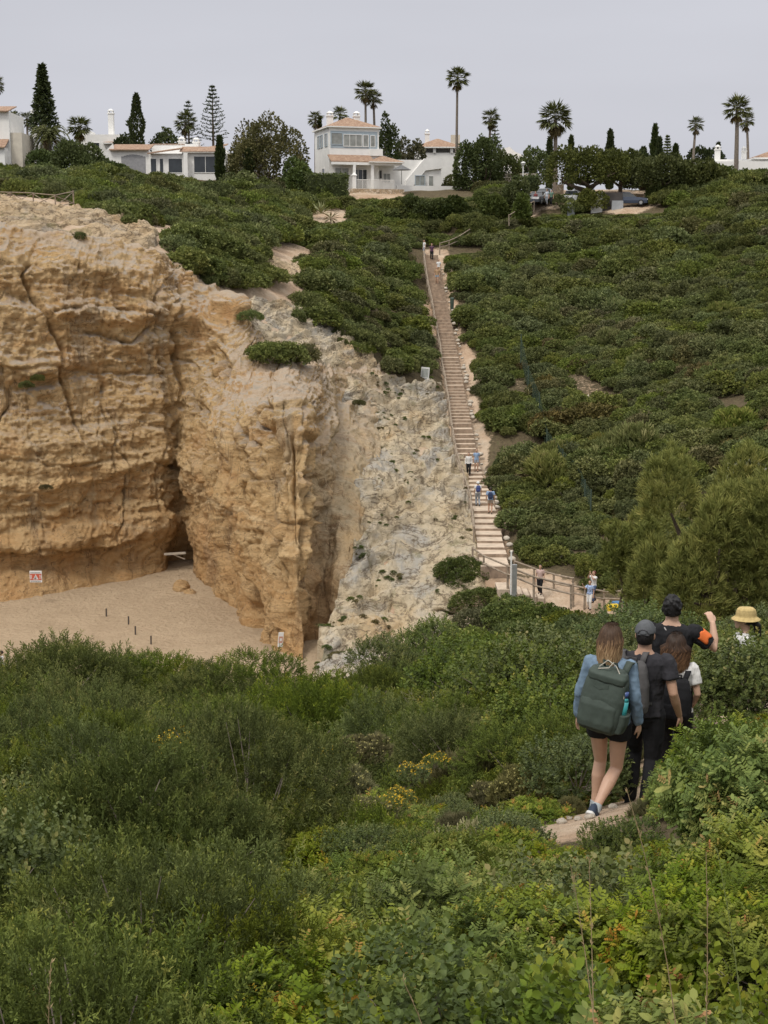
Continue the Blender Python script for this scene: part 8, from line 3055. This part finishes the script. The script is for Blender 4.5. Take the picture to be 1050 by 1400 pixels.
for a in 'LR':
    shoe(J, a, pw_, C_NAVY, C_SOLE)
    S = Shells()
    S.limb([J['ank' + a] + np.array([0, 0, -.02]), J['ank' + a] * .86 + J['knee' + a] * .14], [.043, .041], 12, cap=False)
    link('sock', S.fuse('sock', .006, 2), C_SOCK, pw_)
hc, hs = head_c(J)
S = cap_shell(hc + np.array([0, -.012, .01]), np.array([.082, .104, .112]) * hs, -.05, back_low=.02)
hr = link('hair', S.fuse('hair_cap', .008, 2), plain('dark_brown_hair_base', (0.05, 0.03, 0.018), 0.75, 0.08), pw_)
hl = link('hair_locks', hair_mesh(hc + np.array([0, -.012, .008]), np.array([.088, .112, .116]) * hs, .235, 760, np.random.default_rng(5), 0.25, side=1.12), H_OMBRE, hr)


def green_parts(r, w, h, d, mat):
    S = Shells()
    S.stack([(-.01, -d * .36, h * .06, w * .40, d * .26), (-.01, -d * .40, h * .16, w * .44, d * .28), (-.01, -d * .40, h * .42, w * .43, d * .26), (-.01, -d * .35, h * .52, w * .40, d * .20), (-.01, -d * .28, h * .55, w * .36, d * .14)], 24, 3.4)
    link('front_pocket', S.fuse('front_pocket', .008, 2, .004, 12, 4), mat, r)
    S = Shells()
    S.stack([(0, -.02, h * .80, w * .44, d * .40), (0, -.02, h * .90, w * .45, d * .42), (0, 0, h * .97, w * .40, d * .32)], 24, 3.4)
    link('lid', S.fuse('lid', .008, 2, .004, 12, 7), mat, r)
    BoxB().hull([(-.075, -d * .47, h * .78), (.035, -d * .47, h * .78), (.045, -d * .45, h * .72), (-.03, -d * .46, h * .67), (-.085, -d * .45, h * .70)], [(-.075, -d * .49, h * .78), (.035, -d * .49, h * .78), (.045, -d * .50, h * .72), (-.03, -d * .53, h * .67), (-.085, -d * .50, h * .70)]).obj('flap', mat, r, .003)
    S = Shells()
    S.stack([(w * .47, .0, h * .05, .035, d * .36), (w * .50, .0, h * .2, .045, d * .40), (w * .50, 0, h * .36, .045, d * .40)], 16, 3)
    link('side_pocket', S.fuse('side_pocket', .008, 1), mat, r)
    strap(r, [(-.05, .0, h * 1.0), (-.06, -.03, h * 1.10), (.05, -.03, h * 1.10), (.06, .0, h * 1.0)], .022, mat, 'handle')
    for sx in (-1, 1):
        strap(r, [(sx * w * .27, d * .30, h * .9), (sx * w * .30, d * .62, h * 1.10), (sx * w * .32, d * 1.25, h * 1.07), (sx * w * .36, d * 1.65, h * .80), (sx * w * .42, d * 1.2, h * .42), (sx * w * .45, d * .5, h * .16)], .055, mat, 'shoulder_strap', .014)
    for pts in ([(-.10, -.02, h * .95), (-.02, -.05, h * 1.13), (.05, -.03, h * 1.06), (.14, -.055, h * .86), (.17, -.06, h * .62)], [(.03, -.05, h * 1.12), (.0, -.06, h * 1.02), (-.08, -.065, h * .97)]):
        BB = BoxB()
        for a_, b_ in zip(pts[:-1], pts[1:]):
            BB.bar(a_, b_, .0045, 0, 6)
        BB.obj('cord', C_CORD, r)


pl_ = xf(loc, yaw, (-.02, -.225, .86))
gpk = pack('backpack', pl_, yaw - R(2), R(9), .36, .52, .19, C_GREEN, 'large dark green canvas backpack on the back of the woman in the blue top', green_parts, R(-4))
bt = empty('water_bottle', xf(loc, yaw, (.175, -.235, .98)), yaw, 'teal water bottle with dark blue cap in the side pocket of the green backpack', 'bottle')
bt.rotation_euler = (0, R(8), yaw)
BoxB().bar((0, 0, 0), (0, 0, .15), .033, 0, 14).bar((0, 0, .1502), (0, 0, .18), .033, 0, 14, .020).obj('bottle_body', C_TEAL, bt, 0, True)
BoxB().bar((0, 0, .1805), (0, 0, .225), .023, 0, 14).obj('bottle_cap', C_DBLUE, bt, 0, True)

# man in the grey cap
loc, yaw = place_person('m', 883, 12.2, 0, 845, 1.80), R(-20)
J = joints(1.76, True)
J.update(kneeL=np.array((-.10, .16, .52)), ankL=np.array((-.11, .06, .09)), toeL=np.array((-.12, .22, .035)), kneeR=np.array((.10, .02, .50)), ankR=np.array((.09, -.22, .14)), toeR=np.array((.10, -.07, .04)),
         elR=np.array((.275, -.075, 1.155)), wrR=np.array((.315, .055, .925)), elL=np.array((-.26, -.04, 1.16)), wrL=np.array((-.27, .12, .94)))
pm = link('person', body_mesh(J), SKIN_T)
pm.location, pm.rotation_euler = loc, (0, 0, yaw)
tag(pm, 'man in a grey cap and charcoal tee walking beside the blue topped woman', 'person')
link('shirt', shirt_mesh(J, .90, .58, g=.026, seed=21), C_CHAR, pm)
link('trousers', trousers_mesh(J), C_BLACK, pm)
for a in 'LR':
    shoe(J, a, pm, C_BLACK, C_SOLE)
hc, hs = head_c(J)
S = cap_shell(hc + np.array([0, -.012, .0]), np.array([.080, .102, .108]) * hs, -.075, back_low=.0)
link('hair', S.fuse('hair_cap', .006, 2, .004, 40, 3), plain('short_black_hair', (0.014, 0.012, 0.012), 0.6), pm)
S = cap_shell(hc + np.array([0, -.008, .022]), np.array([.092, .114, .112]) * hs, .006)
cp = link('cap', S.fuse('cap', .006, 2, .002, 20, 3), C_CAP, pm)
S = Shells()
S.stack([(hc[0], hc[1] + .13, hc[2] + .030, .072, .070), (hc[0], hc[1] + .13, hc[2] + .040, .072, .070)], 20)
link('brim', S.fuse('brim', .006, 1), C_CAP, cp)
BB = BoxB()
arc = [(.050 * math.cos(q), -.112, .028 + .042 * math.sin(q)) for q in np.linspace(0, math.pi, 8)]
for a_, b_ in zip(arc[:-1], arc[1:]):
    BB.bar(tuple(np.array(a_) + hc), tuple(np.array(b_) + hc), .006, 0, 6)
BB.bar(tuple(hc + np.array([-.052, -.109, .024])), tuple(hc + np.array([.052, -.109, .024])), .009, 0, 6)
BB.obj('cap_strap', plain('cap_strap', (0.05, 0.05, 0.055), 0.6), cp)


def plain_parts(r, w, h, d, mat):
    S = Shells()
    S.stack([(0, -d * .36, h * .06, w * .40, d * .24), (0, -d * .40, h * .16, w * .43, d * .27), (0, -d * .40, h * .40, w * .42, d * .24), (0, -d * .30, h * .50, w * .38, d * .14)], 24, 3.0)
    link('front_pocket', S.fuse('front_pocket', .008, 2, .004, 12, 4), mat, r)
    strap(r, [(-.04, .0, h * .99), (-.045, -.01, h * 1.09), (.045, -.01, h * 1.09), (.04, .0, h * .99)], .02, mat, 'handle')
    for sx in (-1, 1):
        strap(r, [(sx * w * .25, d * .25, h * .92), (sx * w * .34, d * .62, h * 1.12), (sx * w * .36, d * 1.35, h * 1.10), (sx * w * .40, d * 1.9, h * .78), (sx * w * .46, d * 1.3, h * .36), (sx * w * .45, d * .45, h * .12)], .05, mat, 'shoulder_strap', .012)


pack('backpack', xf(loc, yaw, (-.06, -.205, .99)), yaw, R(-2), .30, .46, .16, C_GREY, 'grey backpack with a pocket on the left shoulder of the man in the cap', plain_parts)

# young woman with the black backpack
loc, yaw = place_person('g', 925, 13.0, 0, 866, 1.64), R(-14)
J = joints(1.62, False)
J.update(kneeR=np.array((.10, .12, .48)), ankR=np.array((.10, .03, .085)), toeR=np.array((.11, .18, .035)), elR=np.array((.215, -.03, 1.07)), wrR=np.array((.17, .12, .92)), elL=np.array((-.215, -.03, 1.07)), wrL=np.array((-.17, .12, .92)))
pg = link('person', body_mesh(J), SKIN)
pg.location, pg.rotation_euler = loc, (0, 0, yaw)
tag(pg, 'young woman with wavy brown hair, white top and black trousers', 'person')
link('shirt', shirt_mesh(J, .93, .62, g=.022, seed=31), C_WHITE, pg)
link('trousers', trousers_mesh(J, seed=33), C_BLACK, pg)
for a in 'LR':
    shoe(J, a, pg, C_BLACK, C_SOLE)
hc, hs = head_c(J)
S = cap_shell(hc + np.array([0, -.012, .01]), np.array([.082, .104, .112]) * hs, -.05, back_low=.02)
hr = link('hair', S.fuse('hair_cap', .008, 2), plain('brown_hair_base', (0.03, 0.018, 0.012), 0.75, 0.08), pg)
link('hair_locks', hair_mesh(hc + np.array([0, -.014, .008]), np.array([.092, .114, .116]) * hs, .27, 760, np.random.default_rng(9), 1.0, side=1.35), H_BROWN, hr)
BB = BoxB()
sc_ = [(.088 * math.cos(q), -.03 - .0 * q, .118 * math.sin(q)) for q in np.linspace(.5, math.pi - .5, 9)]
for a_, b_ in zip(sc_[:-1], sc_[1:]):
    BB.bar(tuple(np.array(a_) * hs * 1.06 + hc), tuple(np.array(b_) * hs * 1.06 + hc), .006, 0, 6)
BB.obj('hair_band', plain('hair_band', (0.12, 0.12, 0.13), 0.4), pg)
pack('backpack', xf(loc, yaw, (.01, -.20, .86)), yaw, R(2), .29, .40, .15, C_BLACK, 'black backpack on the back of the young woman in the white top', plain_parts)

# tall man raising his arm
loc, yaw = place_person('t', 920, 13.8, 0, 811, 1.885), R(-18)
J = joints(1.86, True)
J.update(elR=np.array((.425, .07, 1.335)), wrR=np.array((.385, .17, 1.565)), elL=np.array((-.27, -.02, 1.2)), wrL=np.array((-.27, .10, .95)), hdR=np.array((-.10, .14, .20)))
pt_ = link('person', body_mesh(J, palms={'R': np.array([-.6, .8, 0.0])}, curl=.7), SKIN)
pt_.location, pt_.rotation_euler = loc, (0, 0, yaw)
tag(pt_, 'tall black haired man in a black tee raising his bent right arm', 'person')
link('shirt', shirt_mesh(J, .92, .72, g=.026, seed=41), C_BLACK, pt_)
link('trousers', trousers_mesh(J, seed=43), C_BLACK, pt_)
for a in 'LR':
    shoe(J, a, pt_, C_BLACK, C_SOLE)
hc, hs = head_c(J)
S = cap_shell(hc + np.array([0, -.014, .012]), np.array([.088, .108, .118]) * hs, -.085, back_low=.0)
for k in range(40):
    q = np.random.default_rng(k).normal(0, 1, 3)
    q[1] = -abs(q[1])
    q /= np.linalg.norm(q)
    if q[2] < -.55:
        q[2] = -.55
    S.ball(hc + np.array([0, -.014, .012]) + q * np.array([.080, .100, .110]) * hs, .022, 8)
link('hair', S.fuse('hair_cap', .006, 8, .007, 40, 6), plain('thick_black_hair', (0.013, 0.012, 0.012), 0.55), pt_)
# sleeve print, a patch lying on the sleeve
A_, E_ = J['shR'], J['elR']
dv = (E_ - A_) / np.linalg.norm(E_ - A_)
xx, yy2 = ring_frame(dv)
S = Shells()
nrm_ = np.array([0.1, -0.75, 0.65])
ac_ = math.atan2(nrm_ @ yy2, nrm_ @ xx)
for (f0, f1, a0, a1, nm) in ((.18, .55, ac_ - .75, ac_ + .75, C_ORANGE),):
    V, F = [], []
    for i in range(6):
        for j in range(8):
            f = f0 + (f1 - f0) * i / 5 + .05 * math.sin(j * 1.3)
            a = a0 + (a1 - a0) * j / 7
            r = .0845 * J['s']
            V.append(tuple(A_ + dv * f * np.linalg.norm(E_ - A_) + r * (math.cos(a) * xx + math.sin(a) * yy2)))
    for i in range(5):
        for j in range(7):
            F.append((i * 8 + j, i * 8 + j + 1, (i + 1) * 8 + j + 1, (i + 1) * 8 + j))
    me = bpy.data.meshes.new('sleeve_print')
    me.from_pydata(V, [], F)
    me.update()
    sp2 = link('sleeve_print', me, nm, pt_, True)
    sm_ = sp2.modifiers.new('thickness', 'SOLIDIFY')
    sm_.thickness = .004
strap(pt_, [(-.06, -.115, 1.56), (.0, -.145, 1.48), (.07, -.158, 1.36), (.10, -.155, 1.22)], .012, plain('grey_cord', (0.30, 0.28, 0.27)), 'neck_cord')

# woman in the straw coloured hat
loc, yaw = place_person('h', 1020, 16.5, 0, 829, 1.69), R(80)
J = joints(1.63, False)
J['headfwd'] = 0.015
ph_ = link('person', body_mesh(J), SKIN)
ph_.location, ph_.rotation_euler = loc, (0, 0, yaw)
tag(ph_, 'woman in a straw coloured bucket hat and white tee among the bushes', 'person')
link('shirt', shirt_mesh(J, .88, .75, g=.026, seed=51), C_WHITE, ph_)
link('trousers', trousers_mesh(J, seed=53), plain('beige_trousers', (0.36, 0.30, 0.24), 0.9), ph_)
for a in 'LR':
    shoe(J, a, ph_, C_SOLE, C_SOLE)
hc, hs = head_c(J)
S = cap_shell(hc + np.array([0, -.014, .01]), np.array([.084, .106, .114]) * hs, -.06, back_low=.02)
S.limb([tuple(hc + np.array([0, -.10, -.02])), tuple(hc + np.array([0, -.155, -.07])), tuple(hc + np.array([0, -.165, -.20])), tuple(hc + np.array([0, -.14, -.30]))], [.035, .045, .042, .018], 10)
link('hair', S.fuse('hair_cap', .008, 2, .006, 20, 2), plain('thick_black_hair', (0.013, 0.012, 0.012), 0.55), ph_)
S = Shells()
z0 = hc[2] + .030
S.stack([(0, -.005, z0 - .030, .158, .175), (0, -.005, z0 - .012, .135, .152), (0, -.005, z0 + .008, .104, .124), (0, -.005, z0 + .055, .099, .119), (0, -.005, z0 + .092, .090, .108), (0, -.005, z0 + .112, .070, .084), (0, -.005, z0 + .118, .03, .04)], 24)
link('hat', S.fuse('hat', .007, 2, .003, 16, 2), C_HAT, ph_)
for sx in (-1, 1):
    S = Shells()
    S.ball(hc + np.array([sx * .030, .094, .002]), (.011, .007, .007), 8)
    link('eye', S.fuse('eye', .003, 1), C_BLACK, ph_)

# ---- small figures on and about the stairs
C_SK = SKIN_T


def small_person(px, py, d, h, yaw, label, top, low, hairc=(0.03, 0.02, 0.015), male=False, pose=None, packc=None, sleeve=.6, shorts=False, hat=None, z=None, sit=False, long=False, voxel=.014):
    J = joints(h, male)
    s = J['s']
    J.update(kneeL=np.array((-.09, .14, .50)) * s, ankL=np.array((-.09, .08, .09)) * s, toeL=np.array((-.1, .22, .04)) * s, kneeR=np.array((.09, .04, .48)) * s, ankR=np.array((.09, -.20, .14)) * s, toeR=np.array((.09, -.06, .04)) * s)
    if pose:
        J.update({k: np.array(v, float) * s for k, v in pose.items()})
    q = P(px, py, d)
    z0 = (max(h1(q[0], d), q[2]) if z is None else z)
    o = link('person', body_mesh(J, voxel, False), C_SK)
    o.location, o.rotation_euler = (q[0], d, q[2] if z is None else z0), (0, 0, yaw)
    tag(o, label, 'person')
    link('top', shirt_mesh(J, .90, sleeve, .014, .022, .004, long=long), top, o)
    link('shorts' if shorts else 'trousers', trousers_mesh(J, .014, .5 if shorts else 1.0, .014, .004), low, o)
    hc, hs = head_c(J)
    S = cap_shell(hc + np.array([0, -.014, .01]), np.array([.086, .106, .116]) * hs, -.06, back_low=.02)
    if hat is None:
        link('hair', S.fuse('hair_cap', .014, 1), plain('hair_%02d%02d' % (int(hairc[0] * 99), int(hairc[1] * 99)), hairc), o)
    else:
        S.stack([(0, 0, hc[2] + .02, .14, .155), (0, 0, hc[2] + .035, .12, .135)], 16)
        link('hat', S.fuse('hat', .014, 1), hat, o)
    for a in 'LR':
        S = Shells()
        S.limb([J['ank' + a] - np.array([0, .03, .045]), J['toe' + a]], [.045, .04], 8)
        link('shoe', S.fuse('shoe', .014, 1), C_BLACK, o)
    if packc is not None:
        w = xf(o.location, yaw, (0, -.19 * s, 1.0 * s))
        r = empty('backpack', w, yaw, packc[1], 'backpack')
        S = Shells()
        S.stack([(0, 0, 0, .11, .07), (0, -.01, .05, .15, .10), (0, -.01, .3, .15, .10), (0, .01, .42, .11, .07)], 16, 3)
        link('pack_body', S.fuse('pack_body', .012, 1), packc[0], r)
        S = Shells()
        S.stack([(0, -.09, .05, .11, .04), (0, -.10, .18, .11, .04), (0, -.09, .2, .10, .03)], 12, 3)
        link('front_pocket', S.fuse('front_pocket', .012, 1), packc[0], r)
    return o


T_NAVY = plain('navy_cloth', (0.03, 0.045, 0.10), 0.85)
T_LBLUE = plain('light_blue_cloth', (0.26, 0.36, 0.52), 0.85)
T_RED = plain('dark_red_cloth', (0.20, 0.06, 0.06), 0.85)
T_TAN = plain('tan_cloth', (0.40, 0.26, 0.15), 0.85)
T_PINK = plain('pinkish_cloth', (0.52, 0.38, 0.34), 0.85)
T_GREEN = plain('dull_green_cloth', (0.12, 0.20, 0.15), 0.85)
T_GREYC = plain('grey_cloth', (0.28, 0.30, 0.33), 0.85)
DOWN = math.pi


def on_stairs(py):
    """centre of the tread seen at photo row py: (px, d, z)"""
    best = min(side_pts, key=lambda q: abs(proj(np.append(q[1] + q[2] * 0.2, q[5]))[0, 1] - py))
    c = best[1] + best[2] * 0.22
    return c, best[5]


def stair_person(py, off, h, yaw, *a, **k):
    c, z = on_stairs(py)
    nv = np.array([off, 0])
    x, y = c[0] + off, c[1]
    px = proj(np.array([x, y, z]))[0, 0]
    return small_person(px, py, y, h, yaw, *a, z=z, **k)


stair_person(703, 0.30, 1.76, R(-5), 'man with a navy backpack and shorts climbing the lower stairs', T_LBLUE, plain('beige_shorts', (0.36, 0.30, 0.24)), male=True, shorts=True, packc=(T_NAVY, 'navy backpack on the back of the man climbing the lower stairs'))
stair_person(690, -0.34, 1.66, R(5), 'white haired person with a blue backpack climbing beside the man with the navy backpack', C_WHITE, T_GREYC, hat=C_WHITE, packc=(plain('blue_pack', (0.05, 0.07, 0.20)), 'blue backpack on the back of the white clad climber'))
stair_person(652, -0.30, 1.68, R(175), 'woman in a white top and black trousers coming down the stairs', C_WHITE, C_BLACK, long=True)
stair_person(645, 0.36, 1.66, R(182), 'woman in a light blue top coming down beside the one in white', T_LBLUE, T_GREYC, (0.05, 0.025, 0.02), shorts=True)
stair_person(388, 0.15, 1.7, R(180), 'person in a tan top coming down the upper stairs', T_TAN, T_GREYC, male=True, shorts=True)
stair_person(378, 0.45, 1.66, R(178), 'person in white just behind the tan top on the upper stairs', C_WHITE, T_TAN)
stair_person(356, 0.0, 1.72, R(180), 'person in dark purple clothes at the head of the stairs', plain('plum_cloth', (0.09, 0.04, 0.07)), C_BLACK)
small_person(580, 350, 152, 1.66, R(120), 'person in a white top beside the head of the stairs', C_WHITE, T_GREYC)
# at the foot of the stairs
q = gpts([(738, 815, 76.4)])[0]
small_person(738, 815, 76.4, 1.66, R(160), 'person in a pinkish top with a dark pack on the lower steps', T_PINK, C_BLACK, z=q[2] + .1, packc=(C_BLACK, 'dark pack of the person on the lower steps'))
q = gpts([(810, 826, 74.6)])[0]
small_person(811, 826, 75.0, 1.74, R(120), 'standing person in white and denim holding a camera beside the path fence', C_WHITE, plain('denim', (0.08, 0.13, 0.26)), (0.12, 0.03, 0.03), male=True, z=q[2], pose=dict(elR=(.22, .22, 1.30), wrR=(.06, .24, 1.55), elL=(-.22, .22, 1.30), wrL=(-.06, .24, 1.55)))
small_person(806, 826, 74.4, 1.60, R(150), 'person in a blue and white patterned top in front of the one with the camera', plain('patterned_blue', (0.34, 0.44, 0.66), 0.85, .2, .5, 12), C_WHITE, z=q[2] - .25, pose=dict(elR=(.24, .16, 1.2), wrR=(.30, .28, 1.42)))
# on the beach and at the car park
small_person(4, 950, 73, 1.66, R(100), 'person in a white top on the sand at the left edge of the beach', C_WHITE, T_GREYC, z=SAND_Z + .1)
for px, py, d, top, low, lb in [(732, 283, 164, T_RED, C_BLACK, 'person in dark red clothes at the top of the car park handrail'), (747.5, 280, 165, plain('white_blue_cloth', (0.5, 0.54, 0.6)), T_GREYC, 'person in pale blue between the parked cars and the stone pillar'), (753.5, 281, 164.5, T_GREEN, C_BLACK, 'grey haired person in a green shirt beside the stone pillar')]:
    q = P(px, py, d)
    small_person(px, py, d, 1.72, R(150), lb, top, low, (0.4, 0.4, 0.4) if 'grey haired' in lb else (0.03, .02, .02), male='green' in lb, z=max(q[2], h1(q[0], d)))

# ---- stray stalks in front of the camera
def stalk(px, py, d, hgt, lean, label, seed, kind='dry'):
    g = np.random.default_rng(seed)
    A = Acc()
    k = np.linspace(0, 1, 9)
    pts = np.stack([lean * hgt * k ** 2, 0.05 * np.sin(k * 3 + seed), hgt * k], 1)
    tube_path(A, pts, .0018 * (1.2 - .8 * k), sides=4)
    n = 30
    f = g.uniform(.62, 1.0, n)
    pos = np.stack([np.interp(f, k, pts[:, j]) for j in range(3)], 1)
    dd = unit(np.stack([g.normal(0, .4, n) + lean, g.normal(0, .4, n), np.ones(n)], 1))
    A.scatter(RHOMB, BLADE_F, np.zeros(4), pos, frames(dd, g.uniform(0, 3, n)), np.stack([np.full(n, .003), g.uniform(.010, .02, n), np.full(n, .01)], 1), np.full(n, .5))
    nl = 5
    for j in range(nl):
        p0 = pts[1 + j // 2]
        dv = unit(np.array([g.normal(0, .5), g.normal(0, .3), .8]))
        q = p0 + dv * .14
        A.tubes([p0, q], [q, q + np.array([dv[0] * .1, dv[1] * .1, .03])], .0022, .0012, .5, 0, 3)
    me = A.mesh('grass_stalk')
    me.materials.append(M_STALK if kind == 'dry' else plain('green_stalk', (0.16, 0.19, 0.06)))
    q = P(px, py, d)
    o = link('grass_stalk', me)
    o.location = (q[0], d, h1(q[0], d))
    return tag(o, label, 'grass stalk')


stalk(955, 1400, 3.0, 1.18, -.16, 'tall dry grass stalk leaning left near the bottom right corner', 1)
stalk(968, 1400, 2.9, 1.05, -.03, 'straight reddish dry stalk near the bottom right corner', 2)
stalk(1035, 1400, 2.8, 1.05, -.10, 'pale green stalk at the right edge of the foreground', 3, 'green')
stalk(812, 1400, 3.4, 0.95, -.02, 'thin upright dry stalk below the sandy path', 4)
stalk(832, 1400, 3.2, 0.95, -.10, 'short bent dry stalk below the sandy path', 5)
stalk(640, 1400, 3.0, 0.75, -.2, 'dry stalk bent over the lentisk at the bottom centre', 6)
stalk(45, 1400, 3.0, 0.9, .06, 'reddish dry stalk at the left edge of the foreground', 7)
print('OBJ', len(bpy.data.objects))
